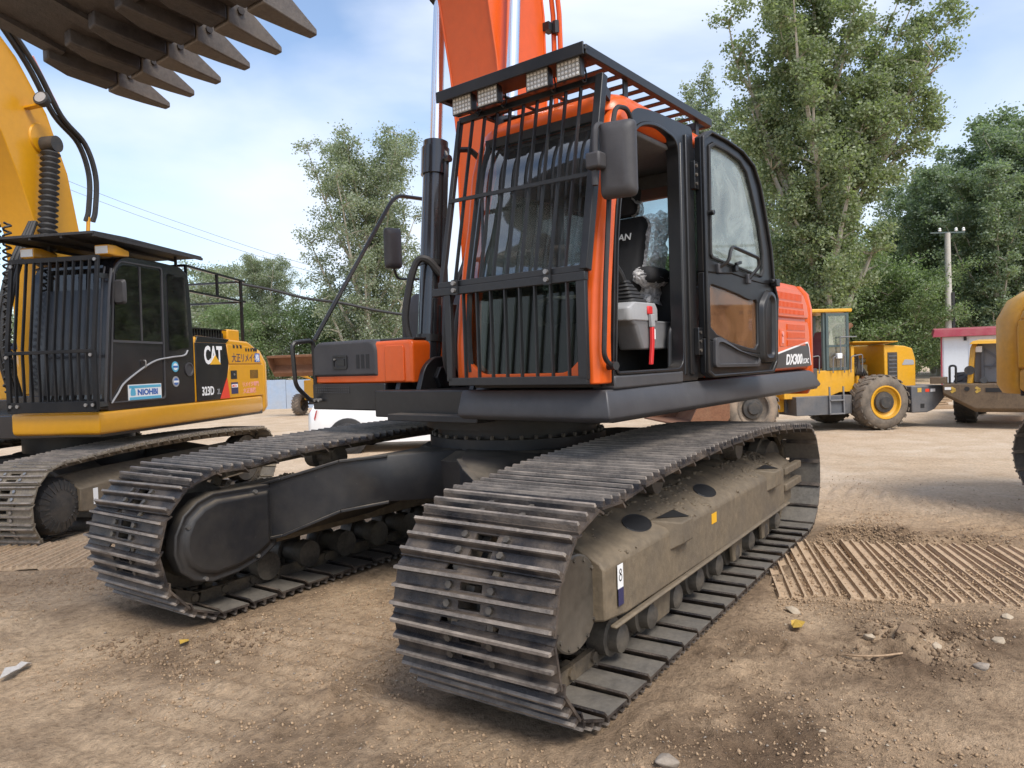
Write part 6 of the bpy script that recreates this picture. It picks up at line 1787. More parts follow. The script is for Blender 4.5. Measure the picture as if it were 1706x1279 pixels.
for x in (-0.24, -0.58): b.bar((x, 0.92, 0.38), (x, 0.90, 1.0), 0.03, 0.03, (0, 1, 0))
for z in (0.40, 0.70): b.bar((-0.24, 0.92, z), (-0.58, 0.92, z), 0.06, 0.03)
b.build('ladder', 'plastic_grey', la)
b = MB(); b.cyl((-1.22, 0.1, 1.85), (-1.22, 0.1, 2.32), 0.07, 14); b.cyl((-1.22, 0.1, 2.30), (-1.36, 0.1, 2.40), 0.06, 12)
b.build('exhaust', 'rust', la, smooth=True)
b = MB(); b.box(-0.62, -0.50, 0.76, 0.84, 1.62, 1.74)
b.build('lamp', 'lens_clear', la, bevel=0.01)

# loader B, tail end on
lb = thing('wheel_loader', 'yellow wheel loader seen from its tail, chevrons on a brown counterweight', 'wheel loader', (-16.9, 3.18, -0.27), radians(180.0 - 3))
for x in (1.42, -1.30):
    for s in (1, -1):
        wheel(lb, x, s * 0.86, 0.60, 0.42, s, 'engine_dark', 'old_yellow', 'engine_dark', 18)
b = MB(); b.loft([[(x, y, z) for y, z in ((-1.16, z0), (-1.16, 0.98), (1.16, 0.98), (1.16, z0), (0.55, z1), (-0.55, z1))] for x, z0, z1 in ((-1.9, 0.62, 0.40), (-2.72, 0.72, 0.36), (-2.82, 0.78, 0.44))])
cb_ = b.build('counterweight', 'counter_brown', lb, bevel=0.02)
for s in (1, -1):
    for y0 in (0.46, 0.92):
        for k in (-1, 1):
            b = MB(); b.bar((-2.824, s * (y0 + 0.08), 0.905), (-2.824, s * y0, 0.85), 0.006, 0.055, (0, 0, 1)) if k > 0 else b.bar((-2.824, s * (y0 + 0.08), 0.795), (-2.824, s * y0, 0.85), 0.006, 0.055, (0, 0, 1))
            b.build('chevron', 'wrapper_yellow', cb_)
    b = MB(); b.cyl((-2.80, s * 0.70, 0.87), (-2.83, s * 0.70, 0.87), 0.05, 14)
    b.build('tow_hole', 'interior_black', cb_)
    b = MB(); b.box(-2.828, -2.82, s * 1.06 - 0.06, s * 1.06 + 0.06, 0.85, 0.91)
    b.build('reflector', 'white_print', cb_)
b = MB(); b.box(-2.828, -2.815, -0.36, 0.36, 0.80, 0.89)
b.build('tow_slot', 'interior_black', cb_)
for s in (1, -1):
    b = MB(); b.loft([[(x, s * y, z) for x, y, z in ((-2.62 + d, 0.72 - w_, z_), (-2.62 + d, 0.62 - w_, z_), (-1.2, 0.62 - w_, z_), (-1.2, 0.72 - w_, z_))] for z_, w_, d in ((0.98, 0.0, 0), (1.75, 0.06, 0.1), (1.86, 0.10, 0.16))])
    b.build('hood_frame', 'old_yellow', lb, bevel=0.01)
b = MB(); b.hexa([(-2.70, -0.66, 1.84), (-1.2, -0.66, 1.88), (-1.2, 0.66, 1.88), (-2.70, 0.66, 1.84), (-2.66, -0.60, 1.91), (-1.2, -0.60, 1.95), (-1.2, 0.60, 1.95), (-2.66, 0.60, 1.91)])
b.build('hood_top', 'loader_yellow', lb, bevel=0.01)
b = MB(); b.box(-2.34, -2.30, -0.60, 0.60, 1.0, 1.84)
rd_ = b.build('radiator', 'plastic_grey', lb)
b = MB(); b.bar((-2.36, -0.35, 1.1), (-2.36, 0.40, 1.72), 0.02, 0.05); b.bar((-2.37, -0.1, 1.75), (-2.37, 0.3, 1.3), 0.02, 0.04); b.bar((-2.38, 0.44, 1.0), (-2.38, 0.44, 1.8), 0.05, 0.05, (0, 1, 0)); b.bar((-2.36, -0.5, 1.35), (-2.36, 0.45, 1.35), 0.015, 0.015)
b.build('radiator_brace', 'loader_grey', rd_)
for y in (0.52, -0.30):
    b = MB(); b.box(-2.48, -2.38, y - 0.08, y + 0.08, 1.66, 1.80)
    b.build('tail_lamp', 'lens_clear', lb, bevel=0.015)
b = MB(); b.cyl((-2.64, 0.66, 1.27), (-2.72, 0.66, 1.27), 0.10, 14); b.cyl((-2.5, 0.4, 1.0), (-2.65, 0.4, 1.05), 0.07, 12)
b.build('beacon_boss', 'engine_dark', lb, smooth=True)
b = MB(); b.tube(bend([(-2.66, 0.92, 0.98), (-2.66, 0.92, 1.38), (-2.66, 1.04, 1.38), (-2.66, 1.04, 0.98)], 0.06, 4), 0.024, 8)
b.build('hand_hoop', 'black_paint', lb, smooth=True)
b = MB(); b.box(-2.70, -2.45, 1.02 + 0.08, 1.30 + 0.12, 0.98, 1.13)
b.build('lamp_box', 'counter_brown', lb, bevel=0.01)
b = MB(); b.box(-1.2, 0.9, -0.6, 0.6, 0.5, 1.4); b.box(-0.9, 0.5, -0.65, 0.65, 1.4, 1.75)
b.build('body', 'old_yellow', lb, bevel=0.02)

# loader C, raised rusty bucket, far left behind
lc = thing('wheel_loader', 'small loader with raised rusty bucket by the blue wall', 'wheel loader', (-15.04, -19.05, -0.27), radians(20))
for s in (1, -1):
    wheel(lc, 0.9, s * 0.75, 0.42, 0.30, s, 'tyre_tan', 'plastic_light', 'old_yellow', 20)
    wheel(lc, -0.9, s * 0.75, 0.42, 0.30, s, 'tyre_tan', 'plastic_light', 'old_yellow', 20)
b = MB(); b.box(-1.5, 0.7, -0.5, 0.5, 0.40, 1.05); b.box(-1.6, -0.7, -0.48, 0.48, 1.05, 1.45)
b.build('body', 'loader_grey', lc, bevel=0.02)
b = MB(); b.box(0.5, 1.1, -0.45, 0.45, 0.6, 1.35)
b.build('front_frame', 'loader_yellow', lc, bevel=0.03)
for s in (1, -1):
    b = MB(); b.prism([(0.3, 1.3), (0.5, 1.35), (1.6, 1.75), (1.6, 1.55)], 'y', s * 0.35, s * 0.43)
    b.build('lift_arm', 'loader_yellow', lc, bevel=0.01)
b = MB(); b.prism([(1.45, 1.60), (1.50, 2.10), (1.85, 2.32), (2.30, 2.30), (2.28, 2.22), (1.90, 2.20), (1.75, 1.95), (1.95, 1.66), (1.80, 1.52)], 'y', -1.2, 1.2)
bk_ = b.build('bucket', 'rust', lc, bevel=0.006)
for s in (1, -1):
    b = MB(); b.prism([(1.45, 1.60), (1.50, 2.10), (1.85, 2.31), (2.30, 2.29), (2.15, 1.95), (1.80, 1.53)], 'y', s * 1.2, s * 1.23)
    b.build('bucket_cheek', 'rust', bk_)

# ------------------------------------------------------------------ white car behind the tool box
car = thing('car', 'white car half hidden under the orange tool box', 'car', (-7.32, -7.59, -0.25), radians(124))
def carsec(x, w, zb, zs, zr, wr):
    return [(x, -w, zb), (x, -w - 0.01, (zb + zs) / 2), (x, -w + 0.03, zs), (x, -wr, zr), (x, wr, zr), (x, w - 0.03, zs), (x, w + 0.01, (zb + zs) / 2), (x, w, zb)]
b = MB()
b.loft([carsec(-2.15, 0.70, 0.35, 0.80, 0.86, 0.5), carsec(-2.05, 0.80, 0.25, 0.92, 1.0, 0.6), carsec(-1.55, 0.84, 0.22, 0.96, 1.34, 0.60), carsec(-0.6, 0.86, 0.20, 0.94, 1.45, 0.60), carsec(0.4, 0.86, 0.20, 0.92, 1.42, 0.60), carsec(1.05, 0.85, 0.20, 0.90, 1.02, 0.66), carsec(1.85, 0.82, 0.24, 0.82, 0.88, 0.64), carsec(2.15, 0.70, 0.30, 0.62, 0.68, 0.5)])
bd = b.build('body', 'car_white', car, smooth=True, auto=45)
for s in (1, -1):
    for x in (-1.30, 1.35):
        b = MB(); b.lathe((x, s * 0.70, 0.32), (0, s, 0), [(0, 0.30), (0.0, 0.40), (0.185, 0.40), (0.195, 0.37)], 28)
        b.build('wheel_arch', 'rubber', car, smooth=True)
        b = MB(); b.lathe((x, s * 0.70, 0.31), (0, s, 0), [(0.0, 0.2), (0.0, 0.30), (0.20, 0.31), (0.215, 0.28), (0.21, 0.20), (0.19, 0.19), (0.20, 0.06), (0.20, 0.0)], 28, caps=False)
        wh = b.build('wheel', 'rubber', car, smooth=True)
        b = MB(); b.lathe((x, s * 0.70, 0.31), (0, s, 0), [(0.20, 0.20), (0.218, 0.19), (0.205, 0.08), (0.215, 0.0)], 20, caps=False)
        b.build('rim', 'plastic_light', wh, smooth=True)
    b = MB(); b.hexa([(-2.16, s * 0.60, 0.68), (-1.98, s * 0.815, 0.68), (-1.98, s * 0.825, 0.72), (-2.17, s * 0.60, 0.72), (-2.12, s * 0.58, 0.90), (-1.93, s * 0.80, 0.90), (-1.93, s * 0.82, 0.88), (-2.14, s * 0.60, 0.88)])
    b.build('tail_lamp', 'tail_red', car)
    b = MB(); b.prism([(-1.5, 0.98), (-1.25, 1.30), (-0.3, 1.38), (-0.3, 0.98)], 'y', s * 0.80, s * 0.69)
    b.build('side_window', 'glass_dark', car)
    b = MB(); b.prism([(-0.2, 0.98), (-0.2, 1.38), (0.4, 1.34), (0.95, 0.98)], 'y', s * 0.80, s * 0.69)
    b.build('side_window', 'glass_dark', car)

# ------------------------------------------------------------------ shed, pole, wall, timber
sh = thing('shed', 'white panel shed with dark red roof edge behind the loaders', 'shed', (-30.2, 0.86, -0.27), radians(95))
b = MB(); b.box(0.0, 5.2, 0.0, 3.0, 0.16, 2.25)
b.build('wall', 'shed_panel', sh)
for k in range(6):
    b = MB(); b.box(0.05 + k * 0.87, 0.89 + k * 0.87, -0.02, 0.0, 0.18, 2.2)
    b.build('panel', 'shed_panel', sh)
b = MB(); b.box(-0.06, 0.0, -0.04, 0.06, 0.1, 2.25); b.box(-0.06, 5.3, -0.05, 0.0, 0.05, 0.16)
b.build('corner_trim', 'shed_red', sh)
b = MB(); b.hexa([(-0.35, -0.35, 2.22), (5.6, -0.35, 2.22), (5.6, 3.3, 2.42), (-0.35, 3.3, 2.42), (-0.28, -0.30, 2.52), (5.5, -0.30, 2.52), (5.5, 3.2, 2.66), (-0.28, 3.2, 2.66)])
b.build('roof', 'shed_red', sh, bevel=0.02)
b = MB(); b.box(0.75, 0.85, -0.10, -0.02, 2.05, 2.2)
b.build('lamp', 'interior_black', sh)
for x in (0.2, 1.2, 2.4, 4.0):
    b = MB(); b.box(x, x + 0.3, 0.0, 0.4, 0.0, 0.16)
    b.build('block', 'concrete_pole', sh)
def pole(name, label, loc, h, arm_rz, dark=True):
    o = thing(name, label, 'utility pole', loc, arm_rz)
    b = MB(); b.cyl((0, 0, 0), (0, 0, h), 0.21, 14, 0.13)
    b.build('mast', 'concrete_pole', o, smooth=True)
    b = MB(); b.bar((-0.9, 0, h + 0.02), (0.9, 0, h + 0.02), 0.07, 0.07)
    b.build('crossarm', 'loader_green', o)
    for x in (-0.4, 0.45, 0.84):
        b = MB(); b.lathe((x, 0, h + 0.07), (0, 0, 1), [(0, 0.04), (0.05, 0.09), (0.10, 0.05), (0.14, 0.08), (0.2, 0.03)], 10)
        b.build('insulator', 'white_print', o, smooth=True)
    b = MB(); b.bar((0.14, -0.17, h * 0.18), (0.14, -0.17, h * 0.60), 0.14, 0.1, (0, 1, 0))
    b.build('cable_duct', 'interior_black', o)
    return o
pole('utility_pole', 'pale concrete utility pole with crossarm behind the shed', (-39.78, 0.56, -0.27), 7.75, radians(214.3 - 90))
wl_ = thing('wall', 'low grey blue yard wall behind the rusty bucket loader', 'wall', (-16.93, -24.02, -0.27), radians(124.3))
for k in range(14):
    b = MB(); b.box(-9 + k * 1.5, -9 + k * 1.5 + 1.485, 0.0, 0.16, -0.2, 1.30 + 0.012 * ((k * 7) % 3))
    b.build('wall_panel', 'blue_wall', wl_, bevel=0.008)
tp = thing('timber_stack', 'stack of weathered planks on the ground by the shed', 'timber', (-20.9, 1.05, -0.27), radians(125))
rt = random.Random(8)
for r_ in range(6):
    for k in range(3):
        b = MB(); b.box(-0.5 + rt.uniform(-.1, .1), 0.5 + rt.uniform(-.1, .1), -0.3 + k * 0.2, -0.12 + k * 0.2, r_ * 0.075, r_ * 0.075 + 0.06)
        b.build('plank', 'timber', tp)
b = MB(); b.box(-0.65, 0.65, -0.05, 0.05, 0, 0.10)
o = b.build('timber_beam', 'timber', None, bevel=0.01, loc=(-20.0, 1.55, -0.27), rot=(0, 0, radians(118)))
tag(o, 'long weathered beam lying in front of the plank stack', 'timber')

# ------------------------------------------------------------------ crawler chains lying on the ground
SHOE3 = shoe_mesh('chain_shoe', 0.68, 0.2, 0.022, ('chain_rust', 'chain_rust', 'chain_rust'), bolts=False)
def ground_chain(label, start, a_dir, b_dir, count, shoe, pitch, zo, seed, jag=0.02, cat_='crawler chain'):
    o = thing('crawler_chain', label, cat_, (start[0], start[1], 0), 0.0)
    rn = random.Random(seed)
    A_ = Vector((a_dir[0], a_dir[1], 0)).normalized(); B_ = Vector((b_dir[0], b_dir[1], 0)).normalized()
    for i in range(count):
        p = A_ * (pitch * (i + 0.5))
        w = Vector((start[0], start[1], 0)) + p
        z = float(base_level(w.x, w.y)) + zo + rn.uniform(-0.005, 0.005)
        s = link('chain_shoe', shoe, o)
        m4 = Matrix((A_, Vector((0, 0, 1)).cross(A_), Vector((0, 0, 1)))).transposed().to_4x4()
        m4.translation = p + B_ * rn.uniform(-jag, jag) + Vector((0, 0, z))
        s.matrix_local = m4 @ Matrix.Rotation(radians(rn.uniform(-1.0, 1.0)), 4, 'X') @ Matrix.Rotation(radians(rn.uniform(-3, 3)), 4, 'Y') @ Matrix.Rotation(radians(rn.uniform(-1.5, 1.5)), 4, 'Z')
    return o
ground_chain('worn dusty crawler chain laid flat beside the orange excavator\'s near track', (-0.68, 1.62), (-0.37, 0.93), (-0.93, -0.37), 16, SHOE3, 0.205, 0.003, 4, 0.045)
SHOE4 = shoe_mesh('chain_shoe', 0.45, 0.2, 0.020, ('chain_rust', 'chain_rust', 'chain_rust'), bolts=False)
ground_chain('worn dusty crawler chain laid flat in front of the black and yellow excavator', (2.55, -4.95), (-0.60, 0.80), (0.80, 0.60), 15, SHOE4, 0.205, 0.026, 9)
# ------------------------------------------------------------------ trees
def tree_mesh(seed, H, W, base, nleaf, leaf, style='poplar', asym=0.0, gap=0.0, extra=()):
    """trunk and limbs as tubes, crown as loose leaf faces gathered round the twigs"""
    rn = random.Random(seed); rg_ = np.random.default_rng(seed)
    wood = MB()
    P = []; z = 0; x = y = 0
    n = 10
    for i in range(n + 1):
        t = i / n
        P.append((x, y, H * 0.96 * t)); x += rn.uniform(-0.012, 0.012) * H; y += rn.uniform(-0.012, 0.012) * H
    r0 = 0.016 * H + 0.03
    wood.tube(P, r0, 8, rads=[r0 * (1 - 0.93 * (i / n)) + 0.01 for i in range(n + 1)])
    def on_trunk(t):
        f = t * n; i = min(int(f), n - 1); a, b_ = Vector(P[i]), Vector(P[i + 1])
        return a.lerp(b_, f - i)
    clusters = []
    nl = 30 if style == 'poplar' else 34
    for k in range(nl + len(extra)):
        t = base + (0.95 - base) * (k + rn.random()) / nl
        o = on_trunk(t)
        ang = k * 2.399 + rn.uniform(-0.5, 0.5)
        if style == 'poplar':
            prof = W * 0.5 * (0.55 + 0.75 * sin(pi * min(1, (t - base) / (1 - base) * 0.8 + 0.12))) * rn.uniform(0.65, 1.15)
            rise = prof * rn.uniform(1.2, 2.2)
        elif style == 'cone':
            prof = W * 0.5 * (1.08 - (t - base) / (1 - base)) * rn.uniform(0.75, 1.1)
            rise = prof * rn.uniform(0.6, 1.3)
        else:
            prof = W * 0.5 * sqrt(max(0.05, 1 - ((t - 0.5) / 0.52) ** 2)) * rn.uniform(0.75, 1.1)
            rise = prof * rn.uniform(0.1, 0.8)
        prof *= 1 + asym * cos(ang)
        if k >= nl:
            t, ang, prof, rise = extra[k - nl]; ang = radians(ang); o = on_trunk(t)
        rise = min(rise, H * 1.02 - o.z)
        d = Vector((cos(ang), sin(ang), 0))
        pts = []
        m = 6
        for j in range(m + 1):
            u = j / m
            pts.append(o + d * prof * (u ** 0.8) + Vector((rn.uniform(-0.03, 0.03) * prof, rn.uniform(-0.03, 0.03) * prof, rise * u ** 1.25)))
        rb = max(0.014, r0 * (1 - t) * 0.75)
        wood.tube(pts, rb, 5, rads=[rb * (1 - 0.85 * j / m) for j in range(m + 1)], caps=False)
        for j in range(1, m + 1):
            u = j / m
            c0 = pts[j]
            ns = 3 if j < m else 2
            for q in range(ns):
                a2 = rn.uniform(0, 2 * pi); l2 = prof * rn.uniform(0.12, 0.34) * (1.15 - 0.5 * u) + 0.15
                e = c0 + Vector((cos(a2) * l2, sin(a2) * l2, rn.uniform(0.05, 0.6) * l2 + 0.1))
                wood.tube([c0, (c0 + e) / 2 + Vector((0, 0, 0.05)), e], 0.01, 3, rads=[rb * 0.3 + 0.004, rb * 0.2 + 0.003, 0.003], caps=False)
                if rn.random() > gap: clusters.append((e, (0.25 + 0.25 * l2 + 0.035 * W) * rn.uniform(0.55, 1.0)))
            if rn.random() > gap * 0.7: clusters.append((c0, (0.2 + 0.05 * W) * rn.uniform(0.55, 1.0)))
    C_ = np.array([[c.x, c.y, c.z] for c, r in clusters]); Rr = np.array([r for c, r in clusters])
    idx = rg_.choice(len(C_), nleaf, p=(Rr ** 2) / (Rr ** 2).sum())
    pos = C_[idx] + rg_.normal(0, 0.5, (nleaf, 3)) * Rr[idx][:, None] * np.array([1, 1, 0.85])
    s = leaf * rg_.uniform(0.6, 1.25, nleaf)
    nrm = rg_.normal(0, 1, (nleaf, 3)); nrm[:, 2] = np.abs(nrm[:, 2]) * 0.9 + 0.15
    nrm /= np.linalg.norm(nrm, axis=1)[:, None]
    tan = np.cross(nrm, rg_.normal(0, 1, (nleaf, 3))); tan /= np.linalg.norm(tan, axis=1)[:, None]
    bit = np.cross(nrm, tan)
    a = pos - tan * s[:, None] * 0.6; c_ = pos + tan * s[:, None] * 0.6
    b_ = pos - bit * s[:, None] * 0.42 + nrm * s[:, None] * 0.08; d_ = pos + bit * s[:, None] * 0.42 + nrm * s[:, None] * 0.08
    V_ = np.stack([a, b_, c_, d_], 1).reshape(-1, 3)
    V_[:, 2] = np.maximum(V_[:, 2], 0.15)
    return wood, V_
TREE_CACHE = {}
def tree(label, loc, key, H, W, base, nleaf, leaf, mat, seed, style='poplar', rz=0.0, asym=0.0, gap=0.0, name='tree', group=None, s=1.0, wx=1.0, extra=()):
    if key not in TREE_CACHE:
        w, V_ = tree_mesh(seed, H, W, base, nleaf, leaf, style, asym, gap, extra)
        wm = w.mesh('trunk', 'bark', True, 60)
        F_ = np.arange(len(V_), dtype=np.int32).reshape(-1, 4)
        TREE_CACHE[key] = (wm, np_mesh('crown', V_, F_, 4, mat, False))
    wm, cm = TREE_CACHE[key]
    o = thing(name, label, 'tree' if name != 'bush' else 'bush', loc, rz, group)
    o.scale = (s * wx, s * wx, s)
    link('trunk', wm, o); link('crown', cm, o)
    return o
Z0 = -0.28
tree('tall spreading poplar towering over the wheel loader with open engine bay', (-29.65, -3.35, Z0), 'big', 20.5, 4.5, 0.11, 150000, 0.125, 'leaf_green', 4, 'poplar', 0.0, 0.0, 0.15,
     extra=((0.37, 124, 4.8, 5.0), (0.40, 130, 5.2, 6.0), (0.42, 118, 5.0, 7.2), (0.45, 127, 4.8, 7.2), (0.50, 120, 4.3, 7.0), (0.54, 128, 3.8, 6.5), (0.47, 112, 4.6, 5.0), (0.34, -56, 3.4, 8.5), (0.38, -60, 3.9, 9.0), (0.30, -50, 3.0, 6.5)))
tree('silvery poplar behind the orange tool box, left of the boom cylinder', (-19.75, -21.4, Z0), 'silver', 12.9, 4.3, 0.04, 80000, 0.10, 'leaf_silver', 12, 'poplar', 1.2, 0.1, 0.15, s=0.92)
tree('narrow poplar just right of the orange excavator\'s roof guard', (-40.8, -11.9, Z0), 'narrow', 18.5, 3.0, 0.05, 40000, 0.14, 'leaf_silver', 23, 'poplar', 0.2)
tree('narrow poplar half hidden behind the orange excavator\'s open door', (-39.0, -9.2, Z0), 'narrow', 15.5, 5.6, 0.05, 40000, 0.14, 'leaf_silver', 23, 'poplar', 2.2, s=0.86, wx=1.3)
tree('small light green poplar beside the rail cage of the black and yellow excavator', (-19.7, -28.6, Z0), 'silver', 11.6, 6.6, 0.05, 34000, 0.13, 'leaf_silver', 12, 'poplar', 2.9, s=0.56, wx=1.1)
tree('grey green tree behind the rail cage of the black and yellow excavator', (-22.9, -38.1, Z0), 'roundtree', 9.0, 6.5, 0.12, 40000, 0.12, 'leaf_silver', 31, 'round', 0.4, s=0.95)
tree('tree behind the black and yellow cab, left of the rail cage', (-23.9, -44.0, Z0), 'roundtree', 9.0, 6.5, 0.12, 40000, 0.12, 'leaf_silver', 31, 'round', 1.9, s=0.9)
tree('leafy tree rising behind the low blue wall', (-21.0, -26.2, Z0), 'bushtree', 6.0, 5.2, 0.05, 36000, 0.10, 'leaf_bush', 41, 'round', 0.3, s=0.85)
tree('leafy tree behind the low blue wall, right behind the raised rusty bucket', (-22.0, -23.6, Z0), 'bushtree', 6.0, 5.2, 0.05, 36000, 0.10, 'leaf_bush', 41, 'round', 2.1, s=0.80)
tree('low leafy tree behind the blue wall, next to the yellow hood', (-17.5, -28.2, Z0), 'bushtree', 6.0, 5.2, 0.05, 36000, 0.10, 'leaf_bush', 41, 'round', 4.0, s=0.78)
far = [(-46.0, -7.2, 'conetree', 0.80, 0.3, 'dark poplar directly above the exhaust of the loader with open engine bay'),
       (-54.0, -3.3, 'conetree', 0.74, 1.3, 'poplar between the tall poplar and the utility pole'),
       (-55.0, -1.2, 'conetree', 1.02, 2.2, 'dark poplar just left of the utility pole'),
       (-50.5, 0.9, 'conetree', 0.96, 3.7, 'dark poplar directly behind the utility pole'),
       (-53.0, 3.0, 'conetree', 1.10, 5.0, 'tallest dark poplar behind the shed roof, right of the utility pole'),
       (-47.5, 4.6, 'conetree', 1.06, 0.9, 'dark poplar at the right edge above the dull yellow excavator'),
       (-56.0, -5.4, 'conetree', 0.70, 3.0, 'dark poplar low between the tall poplar and the pole'),
       (-51.5, 5.9, 'conetree', 1.22, 2.6, 'tall dark poplar cut by the right edge of the picture'),
       (-50.0, -0.6, 'conetree', 0.82, 5.6, 'shorter dark poplar in front of the utility pole\'s left neighbour'),
       (-45.0, 2.6, 'conetree', 0.85, 4.2, 'dark poplar low behind the shed\'s red roof')]
for x, y, key, s, rz, lab in far:
    tree(lab, (x, y, Z0), key, 13.0, 4.6, 0.03, 75000, 0.14, 'leaf_dark', 55, 'poplar', rz, s=s, wx=1.12, group='dark poplars behind the shed')
tree('round leafy tree behind the loader cab with maroon seat', (-39.4, -4.6, Z0), 'bushtree2', 7.5, 7.0, 0.02, 45000, 0.12, 'leaf_bush', 61, 'round', 0.5)
tree('round leafy tree left of the shed, behind the yellow loader hood', (-40.5, -1.6, Z0), 'bushtree2', 7.5, 7.0, 0.02, 45000, 0.12, 'leaf_bush', 61, 'round', 2.5, s=0.8)
tree('leafy tree low behind the orange hood', (-36.0, -7.2, Z0), 'bushtree2', 7.5, 7.0, 0.02, 45000, 0.12, 'leaf_bush', 61, 'round', 3.7, s=0.9)
tree('leafy tree seen through the orange cab', (-35.0, -12.5, Z0), 'bushtree2', 7.5, 7.0, 0.02, 45000, 0.12, 'leaf_bush', 61, 'round', 5.1, s=1.0)
tree('poplar hidden behind the orange cab', (-27.0, -20.0, Z0), 'narrow', 15.5, 5.6, 0.05, 40000, 0.14, 'leaf_silver', 23, 'poplar', 4.2, s=0.45, wx=1.4)
for x, y, s, rz, lab in ((-8.0, -62.0, 1.3, 0.4, 'far tree beyond the left edge, behind the yellow boom'), (2.0, -60.0, 1.15, 1.4, 'far tree well beyond the left edge'), (-16.0, -56.0, 1.1, 2.4, 'far tree hidden behind the black and yellow cab'), (12.0, -58.0, 1.3, 3.0, 'far tree farthest beyond the left edge')):
    tree(lab, (x, y, Z0), 'roundtree', 9.0, 6.5, 0.12, 20000, 0.17, 'leaf_silver', 31, 'round', rz, s=s * 0.72, wx=1.9)
# cables in the sky
def cable(label, pts, r, mat='interior_black', name='overhead_cable', group=None):
    b = MB(); b.tube(bez(pts, 6), r, 5)
    o = b.build(name, mat, None, smooth=True)
    tag(o, label, 'cable', group)
    return o
cable('upper of the two thin power lines crossing the sky', [(-18.0, -71.0, 23.5), (-25.57, -60.15, 17.3), (-30.6, -52.6, 13.6), (-35.6, -45.07, 10.3), (-40, -38.5, 8.2)], 0.018, 'plastic_grey')
cable('lower of the two thin power lines crossing the sky', [(-18.0, -71.0, 22.6), (-25.54, -60.15, 16.65), (-30.6, -52.6, 13.0), (-35.6, -45.08, 9.8), (-40, -38.5, 7.7)], 0.018, 'plastic_grey')
cable('sagging black cable from the rail cage towards the silvery poplar', [(-1.1, -7.6, 2.70), (-4.2, -10.6, 3.40), (-7.9, -14.3, 3.90), (-8.41, -13.55, 3.689), (-8.90, -12.83, 3.446), (-9.44, -12.02, 3.282), (-10.18, -10.92, 2.974), (-12.0, -8.0, 2.4)][2:], 0.04)

# ------------------------------------------------------------------ stones, clods and litter
def rock(rn, k=1):
    """small irregular stone: a jittered icosahedron"""
    g = (1 + 5 ** 0.5) / 2
    v = np.array([(-1, g, 0), (1, g, 0), (-1, -g, 0), (1, -g, 0), (0, -1, g), (0, 1, g), (0, -1, -g), (0, 1, -g), (g, 0, -1), (g, 0, 1), (-g, 0, -1), (-g, 0, 1)]) / 1.9
    f = np.array([(0, 11, 5), (0, 5, 1), (0, 1, 7), (0, 7, 10), (0, 10, 11), (1, 5, 9), (5, 11, 4), (11, 10, 2), (10, 7, 6), (7, 1, 8), (3, 9, 4), (3, 4, 2), (3, 2, 6), (3, 6, 8), (3, 8, 9), (4, 9, 5), (2, 4, 11), (6, 2, 10), (8, 6, 7), (9, 8, 1)])
    return v, f
def scatter(name, label, n, smin, smax, mat, seed, areas, flat=0.6, lo=False, zadd=0.0, thr=-0.15):
    rg_ = np.random.default_rng(seed)
    v0, f0 = rock(None)
    if lo:
        v0 = np.array([(1, 0, 0), (0, 1, 0), (-1, 0, 0), (0, -1, 0), (0.2, 0.1, 0.9), (0, 0, -0.9)], float)
        f0 = np.array([(0, 1, 4), (1, 2, 4), (2, 3, 4), (3, 0, 4), (1, 0, 5), (2, 1, 5), (3, 2, 5), (0, 3, 5)])
    nv = len(v0)
    xs, ys = [], []
    for (x0, x1, y0, y1, w) in areas:
        k = int(n * w)
        xs.append(rg_.uniform(x0, x1, k)); ys.append(rg_.uniform(y0, y1, k))
    x = np.concatenate(xs); y = np.concatenate(ys)
    keep = np.ones(len(x), bool)
    for yc in (1.30, -1.30): keep &= ~((np.abs(y - yc) < 0.47) & (np.abs(x) < 2.25))
    keep &= (1.6 * fbm(x, y, 1.2, 5, 3) + rg_.uniform(-0.5, 0.5, len(x))) > thr
    x, y = x[keep], y[keep]; k = len(x)
    s = smin * (smax / smin) ** (rg_.random(k) ** 2.2)
    z = ground_z(x, y) + s * 0.18 + zadd
    J = rg_.uniform(0.65, 1.3, (k, nv, 1)) * v0[None]
    sc = s[:, None, None] * np.stack([rg_.uniform(0.7, 1.3, k), rg_.uniform(0.7, 1.3, k), rg_.uniform(0.45, 0.9, k) * flat / 0.6], -1)[:, None, :]
    J = J * sc * 0.5
    a = rg_.uniform(0, 2 * pi, k); ca, sa = np.cos(a)[:, None], np.sin(a)[:, None]
    X = J[:, :, 0] * ca - J[:, :, 1] * sa + x[:, None]; Y_ = J[:, :, 0] * sa + J[:, :, 1] * ca + y[:, None]; Zz = J[:, :, 2] + z[:, None]
    V_ = np.stack([X, Y_, Zz], -1).reshape(-1, 3)
    F_ = (f0[None] + (np.arange(k) * nv)[:, None, None]).reshape(-1, 3)
    o = link(name, np_mesh(name, V_, F_, 3, mat, False))
    tag(o, label, name.replace('_', ' '), None, 'stuff')
AR = [(0.2, 4.2, -3.0, 3.4, 0.62), (-3.0, 0.2, 1.9, 3.6, 0.2), (-6.0, 4.0, -5.0, 4.2, 0.18)]
scatter('clods', 'small brown earth clods strewn over the yard', 95000, 0.005, 0.022, 'clod', 1, AR, 0.8, True, thr=0.02)
scatter('gravel', 'fine pale gravel strewn over the yard', 9000, 0.004, 0.018, 'stone_dark', 2, AR, 0.6, True)
scatter('pale_gravel', 'scattered whitish pebbles over the yard', 1500, 0.004, 0.022, 'stone_pale', 3, AR)
scatter('turned_earth', 'heaps of dark turned earth by the laid chain', 5000, 0.006, 0.030, 'clod_dark', 6, [(0.1, 0.9, 2.35, 3.0, 0.5), (-2.4, -1.6, 1.8, 3.1, 0.25), (1.9, 2.6, -1.2, -0.3, 0.25)], 0.8)
